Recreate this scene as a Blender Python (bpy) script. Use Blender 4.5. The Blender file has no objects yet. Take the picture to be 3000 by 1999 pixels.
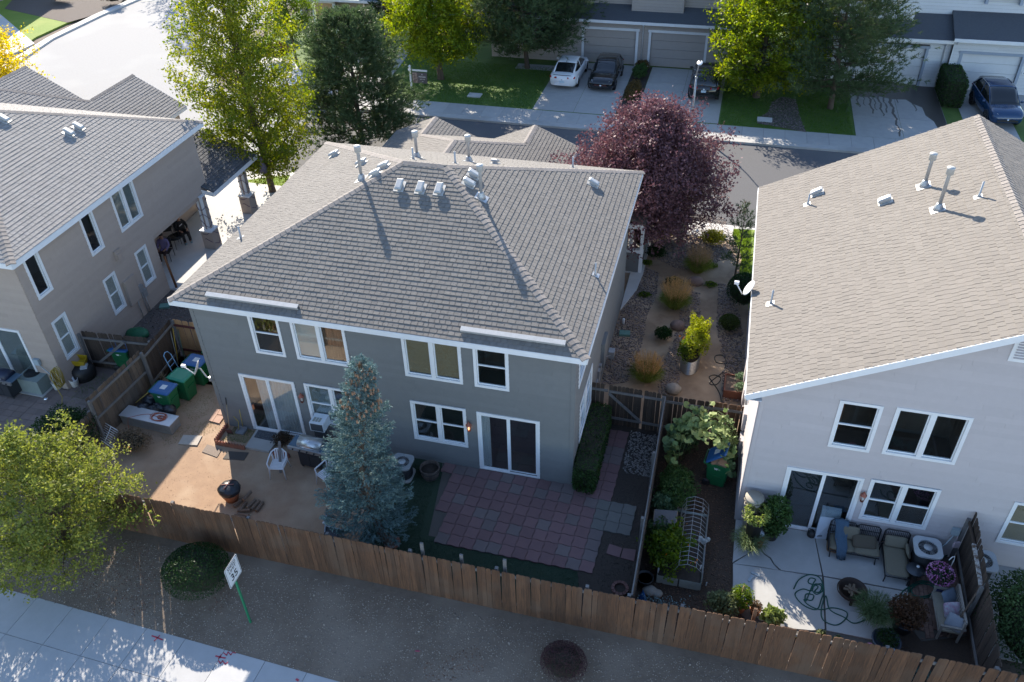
import bpy, math, random
import numpy as np
from mathutils import Vector, Matrix, Euler
random.seed(7); RNG = np.random.default_rng(7)
S = bpy.context.scene; COL = S.collection
# ---------------------------------------------------------------- camera, world, sun, exposure
CX, CY, CZ = 15.7394, -18.4470, 20.3403
YAW, PITCH, ROLL, F = math.radians(-15.5940), math.radians(37.6674), math.radians(-1.6614), 2465.0
f0 = Vector((math.sin(YAW), math.cos(YAW), 0)); r0 = Vector((math.cos(YAW), -math.sin(YAW), 0))
FW = f0*math.cos(PITCH) - Vector((0, 0, math.sin(PITCH))); U0 = f0*math.sin(PITCH) + Vector((0, 0, math.cos(PITCH)))
RT = r0*math.cos(ROLL) + U0*math.sin(ROLL); UP = U0*math.cos(ROLL) - r0*math.sin(ROLL)
cd = bpy.data.cameras.new('camera'); cam = bpy.data.objects.new('camera', cd); COL.objects.link(cam)
cd.sensor_width = 36; cd.lens = 36*F/3000; cd.clip_start = .1; cd.clip_end = 600
cam.matrix_world = Matrix(((RT.x, UP.x, -FW.x, CX), (RT.y, UP.y, -FW.y, CY), (RT.z, UP.z, -FW.z, CZ), (0, 0, 0, 1)))
S.camera = cam
W = bpy.data.worlds.new('World'); S.world = W; W.use_nodes = True
nt = W.node_tree; nt.nodes.clear()
wo = nt.nodes.new('ShaderNodeOutputWorld'); bg = nt.nodes.new('ShaderNodeBackground'); sk = nt.nodes.new('ShaderNodeTexSky')
sk.sky_type = 'NISHITA'; sk.sun_disc = False
SUN_EL, SUN_AZ = 29.8, -34.0        # azimuth from +Y, towards +X positive
sk.sun_elevation = math.radians(SUN_EL); sk.sun_rotation = math.radians(SUN_AZ); sk.altitude = 1400
sk.air_density = 1.0; sk.dust_density = .6; sk.ozone_density = 1.2
bg.inputs[1].default_value = .15
nt.links.new(sk.outputs[0], bg.inputs[0]); nt.links.new(bg.outputs[0], wo.inputs[0])
sd = bpy.data.lights.new('sun', 'SUN'); sun = bpy.data.objects.new('sun', sd); COL.objects.link(sun)
sd.energy = 5.0; sd.angle = math.radians(.5); sd.color = (1, .90, .76)
el, az = math.radians(SUN_EL), math.radians(SUN_AZ)
SD = Vector((math.sin(az)*math.cos(el), math.cos(az)*math.cos(el), math.sin(el)))
sun.rotation_euler = SD.to_track_quat('Z', 'Y').to_euler(); sun.location = (0, 0, 60)
S.view_settings.view_transform = 'Standard'; S.view_settings.look = 'None'
S.view_settings.exposure = 1.27; S.view_settings.gamma = 1; S.view_settings.use_curve_mapping = False
S.render.engine = 'CYCLES'; S.cycles.max_bounces = 6; S.cycles.transparent_max_bounces = 12
# ---------------------------------------------------------------- survey helpers: sight line of a surveyed point met with a plane of the site
def ray(x, y): return FW + RT*((x-1500)/F) - UP*((y-999.5)/F)
def G(x, y, z=0.0):
    d = ray(x, y); t = (z-CZ)/d.z; return Vector((CX+d.x*t, CY+d.y*t, z))
def YP(x, y, yy):
    d = ray(x, y); t = (yy-CY)/d.y; return Vector((CX+d.x*t, yy, CZ+d.z*t))
def XP(x, y, xx):
    d = ray(x, y); t = (xx-CX)/d.x; return Vector((xx, CY+d.y*t, CZ+d.z*t))
# ---------------------------------------------------------------- materials
MATS = {}
def mat(name, c1, c2=None, rough=.8, ns=6, bump=0, bs=60, isl=0, obr=0, metal=0, spec=.5, coat=0, stretch=None, detail=4, c3=None, ns3=.4, emit=None, contrast=.25, trans=0, alpha=None):
    if name in MATS: return MATS[name]
    m = bpy.data.materials.new(name); m.use_nodes = True; MATS[name] = m
    t = m.node_tree; N = t.nodes; L = t.links; b = N['Principled BSDF']; o = N['Material Output']
    b.inputs['Roughness'].default_value = rough; b.inputs['Metallic'].default_value = metal
    b.inputs['Specular IOR Level'].default_value = spec; b.inputs['Coat Weight'].default_value = coat
    tc = N.new('ShaderNodeTexCoord'); src = tc.outputs['Object']
    if stretch:
        mp = N.new('ShaderNodeMapping'); mp.inputs['Scale'].default_value = stretch; L.new(src, mp.inputs[0]); src = mp.outputs[0]
    col = None
    if c2 is None: c2 = tuple(v*.88 for v in c1)
    nz = N.new('ShaderNodeTexNoise'); nz.inputs['Scale'].default_value = ns; nz.inputs['Detail'].default_value = detail; nz.inputs['Roughness'].default_value = .65
    L.new(src, nz.inputs['Vector'])
    mr = N.new('ShaderNodeMapRange'); mr.inputs[1].default_value = .5-contrast; mr.inputs[2].default_value = .5+contrast; L.new(nz.outputs[0], mr.inputs[0])
    mx = N.new('ShaderNodeMix'); mx.data_type = 'RGBA'; mx.inputs[6].default_value = (*c1, 1); mx.inputs[7].default_value = (*c2, 1)
    L.new(mr.outputs[0], mx.inputs[0]); col = mx.outputs[2]
    if c3:
        n3 = N.new('ShaderNodeTexNoise'); n3.inputs['Scale'].default_value = ns3; n3.inputs['Detail'].default_value = 3; L.new(tc.outputs['Object'], n3.inputs['Vector'])
        m3 = N.new('ShaderNodeMapRange'); m3.inputs[1].default_value = .48; m3.inputs[2].default_value = .66; L.new(n3.outputs[0], m3.inputs[0])
        x3 = N.new('ShaderNodeMix'); x3.data_type = 'RGBA'; x3.inputs[7].default_value = (*c3, 1); L.new(m3.outputs[0], x3.inputs[0]); L.new(col, x3.inputs[6]); col = x3.outputs[2]
    for k, amt in (('isl', isl), ('obr', obr)):
        if amt:
            if k == 'isl': g = N.new('ShaderNodeNewGeometry'); s = g.outputs['Random Per Island']
            else: g = N.new('ShaderNodeObjectInfo'); s = g.outputs['Random']
            r = N.new('ShaderNodeMapRange'); r.inputs[3].default_value = 1-amt; r.inputs[4].default_value = 1+amt; L.new(s, r.inputs[0])
            h = N.new('ShaderNodeHueSaturation'); L.new(r.outputs[0], h.inputs['Value']); L.new(col, h.inputs['Color']); col = h.outputs[0]
    L.new(col, b.inputs['Base Color'])
    if bump:
        bn = N.new('ShaderNodeTexNoise'); bn.inputs['Scale'].default_value = bs; bn.inputs['Detail'].default_value = 3; L.new(src, bn.inputs['Vector'])
        bp = N.new('ShaderNodeBump'); bp.inputs['Strength'].default_value = bump; bp.inputs['Distance'].default_value = .02
        L.new(bn.outputs[0], bp.inputs['Height']); L.new(bp.outputs[0], b.inputs['Normal'])
    if emit: b.inputs['Emission Color'].default_value = (*emit[0], 1); b.inputs['Emission Strength'].default_value = emit[1]
    if trans:
        tr = N.new('ShaderNodeBsdfTranslucent'); ms = N.new('ShaderNodeMixShader'); ms.inputs[0].default_value = trans
        L.new(col, tr.inputs[0]); L.new(b.outputs[0], ms.inputs[1]); L.new(tr.outputs[0], ms.inputs[2]); L.new(ms.outputs[0], o.inputs[0])
    if alpha is not None:
        tp = N.new('ShaderNodeBsdfTransparent'); ms = N.new('ShaderNodeMixShader'); ms.inputs[0].default_value = alpha
        L.new(tp.outputs[0], ms.inputs[1]); L.new(b.outputs[0], ms.inputs[2]); L.new(ms.outputs[0], o.inputs[0])
    return m
def leafmat(name, ca, cb, cc=None, trans=.35, nsc=.55, rough=.5):
    """leaf colour per leaf plus slow drift through the crown"""
    if name in MATS: return MATS[name]
    m = bpy.data.materials.new(name); m.use_nodes = True; MATS[name] = m
    t = m.node_tree; N = t.nodes; L = t.links; b = N['Principled BSDF']; o = N['Material Output']
    g = N.new('ShaderNodeNewGeometry'); cr = N.new('ShaderNodeValToRGB')
    cr.color_ramp.elements[0].color = (*ca, 1); cr.color_ramp.elements[1].color = (*cb, 1)
    if cc: e = cr.color_ramp.elements.new(.93); e.color = (*cb, 1); cr.color_ramp.elements[2].color = (*cc, 1); cr.color_ramp.elements[1].position = .9
    tc = N.new('ShaderNodeTexCoord'); nz = N.new('ShaderNodeTexNoise'); nz.inputs['Scale'].default_value = nsc; nz.inputs['Detail'].default_value = 2
    L.new(tc.outputs['Object'], nz.inputs['Vector'])
    a = N.new('ShaderNodeMath'); a.operation = 'MULTIPLY_ADD'; a.inputs[1].default_value = .55; L.new(g.outputs['Random Per Island'], a.inputs[0])
    s = N.new('ShaderNodeMapRange'); s.inputs[1].default_value = .3; s.inputs[2].default_value = .7; s.inputs[4].default_value = .45; L.new(nz.outputs[0], s.inputs[0])
    L.new(s.outputs[0], a.inputs[2]); L.new(a.outputs[0], cr.inputs[0]); L.new(cr.outputs[0], b.inputs['Base Color'])
    b.inputs['Roughness'].default_value = rough; b.inputs['Specular IOR Level'].default_value = .22
    if trans:
        tr = N.new('ShaderNodeBsdfTranslucent'); ms = N.new('ShaderNodeMixShader'); ms.inputs[0].default_value = trans
        hs = N.new('ShaderNodeHueSaturation'); hs.inputs['Saturation'].default_value = 1.15; hs.inputs['Value'].default_value = 1.5
        L.new(cr.outputs[0], hs.inputs['Color']); L.new(hs.outputs[0], tr.inputs[0])
        L.new(b.outputs[0], ms.inputs[1]); L.new(tr.outputs[0], ms.inputs[2]); L.new(ms.outputs[0], o.inputs[0])
    return m
def glassmat():
    if 'glass' in MATS: return MATS['glass']
    m = bpy.data.materials.new('window glass'); m.use_nodes = True; MATS['glass'] = m
    t = m.node_tree; N = t.nodes; L = t.links; N.remove(N['Principled BSDF']); o = N['Material Output']
    tp = N.new('ShaderNodeBsdfTransparent'); tp.inputs[0].default_value = (.90, .93, .93, 1)
    gl = N.new('ShaderNodeBsdfGlossy'); gl.inputs['Roughness'].default_value = .02; gl.inputs[0].default_value = (.9, .95, 1, 1)
    fr = N.new('ShaderNodeLayerWeight'); fr.inputs[0].default_value = .5; ms = N.new('ShaderNodeMixShader')
    pw = N.new('ShaderNodeMath'); pw.operation = 'POWER'; pw.inputs[1].default_value = 3.0; L.new(fr.outputs['Facing'], pw.inputs[0])
    ma = N.new('ShaderNodeMath'); ma.operation = 'MULTIPLY_ADD'; ma.inputs[1].default_value = .8; ma.inputs[2].default_value = .10; ma.use_clamp = True; L.new(pw.outputs[0], ma.inputs[0])
    L.new(ma.outputs[0], ms.inputs[0]); L.new(tp.outputs[0], ms.inputs[1]); L.new(gl.outputs[0], ms.inputs[2]); L.new(ms.outputs[0], o.inputs[0])
    return m
GLASS = glassmat()
# ---------------------------------------------------------------- mesh builder
class MB:
    def __init__(s): s.v = []; s.f = []; s.sm = []
    def add(s, vs, fs, smooth=False):
        n = len(s.v); s.v += [tuple(v) for v in vs]; s.f += [tuple(i+n for i in f) for f in fs]; s.sm += [smooth]*len(fs); return s
    def box(s, a, b, M=None):
        x0, y0, z0 = a; x1, y1, z1 = b
        vs = [Vector(p) for p in ((x0, y0, z0), (x1, y0, z0), (x1, y1, z0), (x0, y1, z0), (x0, y0, z1), (x1, y0, z1), (x1, y1, z1), (x0, y1, z1))]
        if M is not None: vs = [M @ v for v in vs]
        return s.add(vs, [(0, 3, 2, 1), (4, 5, 6, 7), (0, 1, 5, 4), (1, 2, 6, 5), (2, 3, 7, 6), (3, 0, 4, 7)])
    def cbox(s, c, d, rz=0, rx=0, ry=0):
        M = Matrix.Translation(c) @ Euler((rx, ry, rz)).to_matrix().to_4x4()
        return s.box((-d[0]/2, -d[1]/2, -d[2]/2), (d[0]/2, d[1]/2, d[2]/2), M)
    def prism(s, poly, z0, z1):
        n = len(poly); vs = [(p[0], p[1], z0) for p in poly]+[(p[0], p[1], z1) for p in poly]
        A = sum(poly[i][0]*poly[(i+1) % n][1]-poly[(i+1) % n][0]*poly[i][1] for i in range(n))
        if A < 0: poly = poly[::-1]; return s.prism(poly, z0, z1)
        return s.add(vs, [tuple(range(n))[::-1], tuple(range(n, 2*n))]+[(i, (i+1) % n, n+(i+1) % n, n+i) for i in range(n)])
    def slab(s, pts, off):
        """closed slab: planar polygon pts extruded by vector off"""
        n = len(pts); off = Vector(off); a = [Vector(p) for p in pts]; b = [p+off for p in a]
        nrm = Vector((0, 0, 0))
        for i in range(n): nrm += a[i].cross(a[(i+1) % n])
        if nrm.dot(off) < 0: a = a[::-1]; b = b[::-1]
        return s.add(a+b, [tuple(range(n))[::-1], tuple(range(n, 2*n))]+[(i, (i+1) % n, n+(i+1) % n, n+i) for i in range(n)])
    def tube(s, pts, r, n=8, cap=True, smooth=True):
        pts = [Vector(p) for p in pts]; m = len(pts)
        if not hasattr(r, '__len__'): r = [r]*m
        vs = []; up = None
        for i, p in enumerate(pts):
            t = (pts[min(i+1, m-1)]-pts[max(i-1, 0)]).normalized()
            if up is None: up = Vector((0, 0, 1)) if abs(t.z) < .9 else Vector((1, 0, 0))
            a = t.cross(up)
            if a.length < 1e-4: a = t.cross(Vector((1, .3, 0)))
            a.normalize(); c = a.cross(t).normalized(); up = c
            for k in range(n):
                g = 2*math.pi*k/n; vs.append(p+(a*math.cos(g)+c*math.sin(g))*r[i])
        fs = [(i*n+k, i*n+(k+1) % n, (i+1)*n+(k+1) % n, (i+1)*n+k) for i in range(m-1) for k in range(n)]
        if cap: fs += [tuple(range(n))[::-1], tuple(range((m-1)*n, m*n))]
        return s.add(vs, fs, smooth)
    def lathe(s, c, prof, n=20, M=None, smooth=True):
        """prof: list of (radius, z) from bottom to top"""
        vs = []; m = len(prof)
        for (r, z) in prof:
            for k in range(n):
                g = 2*math.pi*k/n; v = Vector((r*math.cos(g), r*math.sin(g), z))
                vs.append((M @ v if M is not None else v)+Vector(c))
        fs = [(i*n+k, i*n+(k+1) % n, (i+1)*n+(k+1) % n, (i+1)*n+k) for i in range(m-1) for k in range(n)]
        fs += [tuple(range(n))[::-1], tuple(range((m-1)*n, m*n))]
        return s.add(vs, fs, smooth)
    def ball(s, c, r, n=12, m=8, seed=None, amp=0, flat=0):
        rr = random.Random(seed); r = r if hasattr(r, '__len__') else (r, r, r); vs = []
        for i in range(m+1):
            a = -math.pi/2+math.pi*i/m
            for k in range(n):
                g = 2*math.pi*k/n; q = 1+(rr.uniform(-amp, amp) if 0 < i < m else 0)
                vs.append((c[0]+r[0]*q*math.cos(a)*math.cos(g), c[1]+r[1]*q*math.cos(a)*math.sin(g), c[2]+r[2]*q*math.sin(a)))
        return s.add(vs, [(i*n+k, i*n+(k+1) % n, (i+1)*n+(k+1) % n, (i+1)*n+k) for i in range(m) for k in range(n)], not flat)
    def loft(s, rings, smooth=True, cap=True, closed=True):
        n = len(rings[0]); vs = [p for r in rings for p in r]
        fs = [(i*n+k, i*n+(k+1) % n, (i+1)*n+(k+1) % n, (i+1)*n+k) for i in range(len(rings)-1) for k in range(n if closed else n-1)]
        if cap: fs += [tuple(range(n))[::-1], tuple(range((len(rings)-1)*n, len(rings)*n))]
        return s.add(vs, fs, smooth)
    def xf(s, M): s.v = [tuple(M @ Vector(v)) for v in s.v]; return s
ROOT = {}
def _root(o):
    while o.parent: o = o.parent
    return ROOT.get(o.name, Vector((0, 0, 0)))
def link(name, me, parent=None, m=None, label=None, kind=None):
    o = bpy.data.objects.new(name, me); COL.objects.link(o)
    if m is not None: me.materials.append(m)
    if parent is not None: o.parent = parent
    if label: o['label'] = label
    if kind: o['kind'] = kind
    return o
def part(name, mb, m, parent=None, label=None, kind=None, fix=False):
    me = bpy.data.meshes.new(name); sh = _root(parent) if parent is not None else Vector((0, 0, 0))
    vs = [(v[0]-sh.x, v[1]-sh.y, v[2]-sh.z) for v in mb.v] if sh.length else mb.v
    me.from_pydata(vs, [], mb.f); me.update()
    if any(mb.sm): me.polygons.foreach_set('use_smooth', mb.sm)
    if fix:
        import bmesh
        bm = bmesh.new(); bm.from_mesh(me); bmesh.ops.recalc_face_normals(bm, faces=bm.faces); bm.to_mesh(me); bm.free()
    return link(name, me, parent, m, label, kind)
def npart(name, V, Fq, m, parent=None, kind=None, smooth=False):
    """big mesh from numpy: V (n,3), Fq (m,k) same-size faces"""
    sh = _root(parent) if parent is not None else Vector((0, 0, 0))
    V = np.asarray(V, np.float32)-np.array(sh, np.float32); Fq = np.asarray(Fq, np.int32)
    me = bpy.data.meshes.new(name); me.vertices.add(len(V)); me.vertices.foreach_set('co', V.ravel())
    k = Fq.shape[1]; me.loops.add(Fq.size); me.loops.foreach_set('vertex_index', Fq.ravel())
    me.polygons.add(len(Fq)); me.polygons.foreach_set('loop_start', np.arange(0, Fq.size, k, dtype=np.int32)); me.polygons.foreach_set('loop_total', np.full(len(Fq), k, np.int32))
    me.update(calc_edges=True)
    return link(name, me, parent, m, None, kind)
def thing(name, label, cat, loc=(0, 0, 0), group=None):
    o = bpy.data.objects.new(name, None); COL.objects.link(o); o.location = loc; o.empty_display_size = .3
    o['label'] = label; o['category'] = cat
    if group: o['group'] = group
    ROOT[o.name] = Vector(loc); return o
def solo(name, mb, m, label, cat, group=None, kind=None, fix=False):
    o = part(name, mb, m, None, None, kind, fix); o['label'] = label
    o['category'] = cat
    if group: o['group'] = group
    return o
def struct(name, mb, m): return part(name, mb, m, None, None, 'structure')
def dup(o, loc=None, rz=None, label=None, parent=None, scale=None):
    c = o.copy(); COL.objects.link(c)
    if parent is not None: c.parent = parent
    if loc is not None: c.location = loc; ROOT[c.name] = Vector(loc)
    if rz is not None: c.rotation_euler = (0, 0, rz)
    if scale is not None: c.scale = (scale,)*3
    if label: c['label'] = label
    for ch in list(o.children): dup(ch, parent=c)
    return c
def clip(poly, win):
    """Sutherland-Hodgman: convex poly against convex ccw window (2D)"""
    out = poly
    n = len(win)
    for i in range(n):
        ax, ay = win[i]; bx, by = win[(i+1) % n]; ins = out; out = []
        if not ins: return []
        def sd_(p): return (bx-ax)*(p[1]-ay)-(by-ay)*(p[0]-ax)
        for j in range(len(ins)):
            p, q = ins[j-1], ins[j]; dp, dq = sd_(p), sd_(q)
            if (dp >= 0) != (dq >= 0): t = dp/(dp-dq); out.append((p[0]+(q[0]-p[0])*t, p[1]+(q[1]-p[1])*t))
            if dq >= 0: out.append(q)
    return out
def ccw(p):
    A = sum(p[i][0]*p[(i+1) % len(p)][1]-p[(i+1) % len(p)][0]*p[i][1] for i in range(len(p)))
    return p if A > 0 else p[::-1]
# ---------------------------------------------------------------- common materials
WHITE = mat('white paint', (.78, .79, .80), (.70, .71, .72), .55, 3)
VINYL = mat('white vinyl', (.80, .82, .84), (.76, .78, .80), .35, 3)
CONC = mat('concrete', (.43, .42, .40), (.36, .355, .34), .9, 3, .15, 40, c3=(.33, .32, .30), ns3=.5)
CONC2 = mat('pale sidewalk concrete', (.55, .54, .52), (.48, .475, .46), .9, 2.5, .1, 60, obr=.06)
SLABM = mat('slab concrete', (.40, .395, .38), (.34, .335, .325), .9, 2.5, .12, 50, obr=.07)
ASPH = mat('asphalt', (.105, .105, .11), (.085, .085, .09), .9, 20, .2, 150, c3=(.125, .122, .12), ns3=.15)
ASPH2 = mat('pale worn asphalt', (.30, .30, .30), (.26, .26, .262), .9, 8, .15, 120, c3=(.34, .34, .335), ns3=.12)
DIRT = mat('bare dirt', (.150, .115, .085), (.105, .082, .064), .95, 2.2, .5, 35, c3=(.19, .155, .12), ns3=.5)
SAND = mat('sandy yard', (.36, .24, .155), (.29, .19, .125), .95, 3, .35, 45, c3=(.40, .29, .20), ns3=.6)
DG = mat('decomposed granite path', (.31, .22, .145), (.235, .165, .11), .95, 4, .4, 60, c3=(.42, .31, .21), ns3=.7)
SOIL = mat('dark soil mulch', (.060, .047, .038), (.035, .028, .023), .95, 12, .7, 60)
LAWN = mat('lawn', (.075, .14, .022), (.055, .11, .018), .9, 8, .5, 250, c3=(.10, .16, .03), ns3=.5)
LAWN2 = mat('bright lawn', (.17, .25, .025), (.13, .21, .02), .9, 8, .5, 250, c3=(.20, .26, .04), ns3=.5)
TURF = mat('dark turf', (.028, .052, .030), (.020, .040, .024), .95, 10, .6, 300)
BARK = mat('bark', (.13, .095, .07), (.08, .058, .042), .95, 6, .8, 30, stretch=(4, 4, 1))
DARKM = mat('black metal', (.018, .018, .02), None, .45, 3)
STEEL = mat('brushed steel', (.55, .56, .57), None, .35, 5, metal=.9)
GALV = mat('galvanised metal', (.46, .465, .47), (.36, .365, .37), .45, 6, metal=.55)
BLACKP = mat('black plastic', (.02, .021, .023), None, .5, 3)
TERRA = mat('terracotta', (.40, .17, .09), (.32, .14, .08), .85, 8)
ROPE = mat('wicker', (.26, .17, .095), (.17, .11, .06), .85, 40, .5, 80)
# ================================================================ roof tools
SHG = mat('grey brown shingles', (.190, .176, .160), (.156, .146, .134), .92, 9, .4, 220, isl=.08, obr=.08, c3=(.17, .158, .145), ns3=.25)
SHT = mat('tan brown shingles', (.200, .180, .158), (.168, .152, .135), .92, 9, .4, 220, isl=.06, obr=.06, c3=(.188, .17, .15), ns3=.25)
SHL = mat('light grey shingles', (.275, .262, .25), (.235, .225, .215), .92, 9, .4, 220, isl=.06, obr=.06)
SHD = mat('dark slate shingles', (.085, .092, .105), (.065, .072, .084), .92, 9, .5, 220, isl=.15)
CAPM = mat('ridge cap shingles', (.25, .225, .205), (.20, .18, .165), .92, 9, .4, 200, obr=.10, isl=.1)
METV = mat('painted vent metal', (.50, .50, .49), (.40, .40, .39), .5, 9, metal=.2)
CAMV = Vector((CX, CY, CZ))
class Roof:
    def __init__(s, house, m, expo=.17, seed=1):
        s.h = house; s.m = m; s.e = expo; s.rr = random.Random(seed); s.tabs = []; s.deck = MB(); s.caps = []
    def face(s, poly, eave=(0, 1), pieces=None, shingle=True, th=.10):
        """poly: 3D points of one planar roof face, ccw seen from above; eave = indexes of the eave edge"""
        P = [Vector(p) for p in poly]; U = (P[eave[1]]-P[eave[0]]).normalized()
        nn = Vector((0, 0, 0))
        for i in range(len(P)): nn += P[i].cross(P[(i+1) % len(P)])
        nn.normalize()
        if nn.z < 0: nn = -nn; P = P[::-1]; O = Vector(poly[eave[0]])
        O = Vector(poly[eave[0]]); V = nn.cross(U).normalized()
        if V.z < 0: V = -V
        s.deck.slab([p-nn*.004 for p in P], -Vector((0, 0, 1))*.05)
        if not shingle: return nn
        W2 = lambda p: ((p-O).dot(U), (p-O).dot(V))
        wins = [ccw([W2(Vector(q)) for q in pc]) for pc in (pieces or [poly])]
        us = [w[0] for wn in wins for w in wn]; vs = [w[1] for wn in wins for w in wn]
        u0, u1, v0, v1 = min(us), max(us), min(vs), max(vs); e = s.e; v = v0-.02; row = 0
        while v < v1:
            u = u0-s.rr.uniform(0, .3)
            while u < u1:
                w = s.rr.choice((.15, .18, .2, .23)); g = s.rr.choice((.004, .007, .010))
                q = [(u+g, v), (u+w-g, v), (u+w-g, v+e), (u+g, v+e)]; t = s.rr.choice((.013, .015, .018))
                for wn in wins:
                    c = clip(q, wn)
                    if len(c) >= 3:
                        top = []; bot = []
                        for (a, b) in c:
                            base = O+U*a+V*b; f = (b-v)/e
                            top.append(base+nn*(t*(1-f)+.0025)); bot.append(base-nn*.003)
                        k = len(c); ctr = top[0]
                        s.tabs.append(((ctr-CAMV).length, top+bot, k))
                u += w
            v += e; row += 1
        return nn
    def cap(s, a, b, n1, n2, w=.15, step=.2):
        """overlapping bent cap shingles along ridge or hip from a (low) to b (high)"""
        a, b = Vector(a), Vector(b); d = (b-a); L = d.length; d.normalize(); n1, n2 = Vector(n1).normalized(), Vector(n2).normalized()
        s1 = n1.cross(d).normalized(); s2 = n2.cross(d).normalized(); mid = (n1+n2).normalized()
        if s1.dot(s2) > 0: s2 = -s2
        if (s1).dot(n2) > 0: s1 = -s1
        if (s2).dot(n1) > 0: s2 = -s2
        k = int(L/step)
        for i in range(k):
            p = a+d*(i*step); q = a+d*((i+1)*step+.02); h0, h1 = .026, .010; ww = w*s.rr.uniform(.96, 1.04)
            vs = [p+s1*ww+n1*h0, p+mid*(h0+.006), p+s2*ww+n2*h0, q+s1*ww+n1*h1, q+mid*(h1+.006), q+s2*ww+n2*h1]
            vs += [v-mid*.03 for v in vs]
            fs = [(0, 1, 4, 3), (1, 2, 5, 4), (0, 6, 7, 1), (1, 7, 8, 2), (0, 3, 9, 6), (2, 8, 11, 5), (3, 4, 10, 9), (4, 5, 11, 10)]
            s.caps.append(((p-CAMV).length, vs, fs))
    def done(s, nmax=300, capmax=110, capmat=None):
        roof = part('roof', s.deck, s.m, s.h, fix=True); s.tabs.sort(key=lambda t: t[0]); s.roof = roof
        def solid(k): return [tuple(range(k))]+[(i, i+k, (i+1) % k+k, (i+1) % k) for i in range(k)]
        for (dd, vs, k) in s.tabs[:nmax]: part('shingle', MB().add(vs, solid(k)), s.m, roof)
        rest = MB()
        for (dd, vs, k) in s.tabs[nmax:]: rest.add(vs, solid(k))
        if rest.v: part('shingles', rest, s.m, s.h, kind='stuff')
        s.caps.sort(key=lambda t: t[0]); rc = MB()
        for i, (dd, vs, fs) in enumerate(s.caps):
            if i < capmax: part('ridge_cap', MB().add(vs, fs), capmat or CAPM, roof)
            else: rc.add(vs, fs)
        if rc.v: part('ridge_caps', rc, capmat or CAPM, roof, kind='stuff')
        return roof
def hit(px, py, P, n):
    d = ray(px, py); n = Vector(n); return CAMV+d*((Vector(P)-CAMV).dot(n)/d.dot(n))
def frame_on(p, n, up=None):
    """matrix with z = roof normal, y = upslope"""
    n = Vector(n).normalized(); y = (Vector((0, 0, 1))-n*n.z).normalized(); x = y.cross(n)
    return Matrix(((x.x, y.x, n.x, p.x), (x.y, y.y, n.y, p.y), (x.z, y.z, n.z, p.z), (0, 0, 0, 1)))
def box_vent(house, p, n):
    M = frame_on(p, n)
    b = MB(); b.box((-.17, -.24, .001), (.17, .2, .026), M); b.box((-.07, -.12, .026), (.07, .12, .10), M)
    v = part('roof_vent', b, METV, house)
    h = MB(); zt = .105
    h.add([M @ Vector(q) for q in ((-.11, -.22, zt-.03), (.11, -.22, zt-.03), (.11, .19, zt), (-.11, .19, zt), (-.11, -.22, zt+.03), (.11, -.22, zt+.03), (.11, .19, zt+.06), (-.11, .19, zt+.06), (-.08, -.17, zt+.06), (.08, -.17, zt+.06), (.08, .14, zt+.09), (-.08, .14, zt+.09))],
          [(3, 2, 1, 0), (0, 1, 5, 4), (1, 2, 6, 5), (2, 3, 7, 6), (3, 0, 4, 7), (4, 5, 9, 8), (5, 6, 10, 9), (6, 7, 11, 10), (7, 4, 8, 11), (8, 9, 10, 11)])
    part('hood', h, METV, v)
def flue(house, p, n, h=.95, r=.056, cap=True):
    M = frame_on(p, n); b = MB(); b.box((-.2, -.22, .001), (.2, .2, .024), M)
    b.lathe((p.x, p.y, p.z-.02), [(.15, 0), (.13, .1), (.085, .2), (.08, .22)], 14)
    b.lathe((p.x, p.y, p.z), [(r, .0), (r, h), (r*.98, h+.01)], 14)
    f = part('flue_pipe', b, GALV, house)
    if cap:
        c = MB(); c.lathe((p.x, p.y, p.z+h-.02), [(r*1.2, 0), (r*1.95, .02), (r*1.95, .19), (r*2.05, .2), (r*2.05, .225), (r*.6, .25)], 18)
        part('flue_cap', c, METV, f)
def pipe_vent(house, p, n, h=.38):
    M = frame_on(p, n); b = MB(); b.box((-.11, -.13, .001), (.11, .11, .022), M)
    b.lathe((p.x, p.y, p.z), [(.055, -.02), (.045, .08), (.03, .1), (.03, h), (.022, h+.003), (.022, h-.02)], 10); part('vent_pipe', b, GALV, house)
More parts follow.
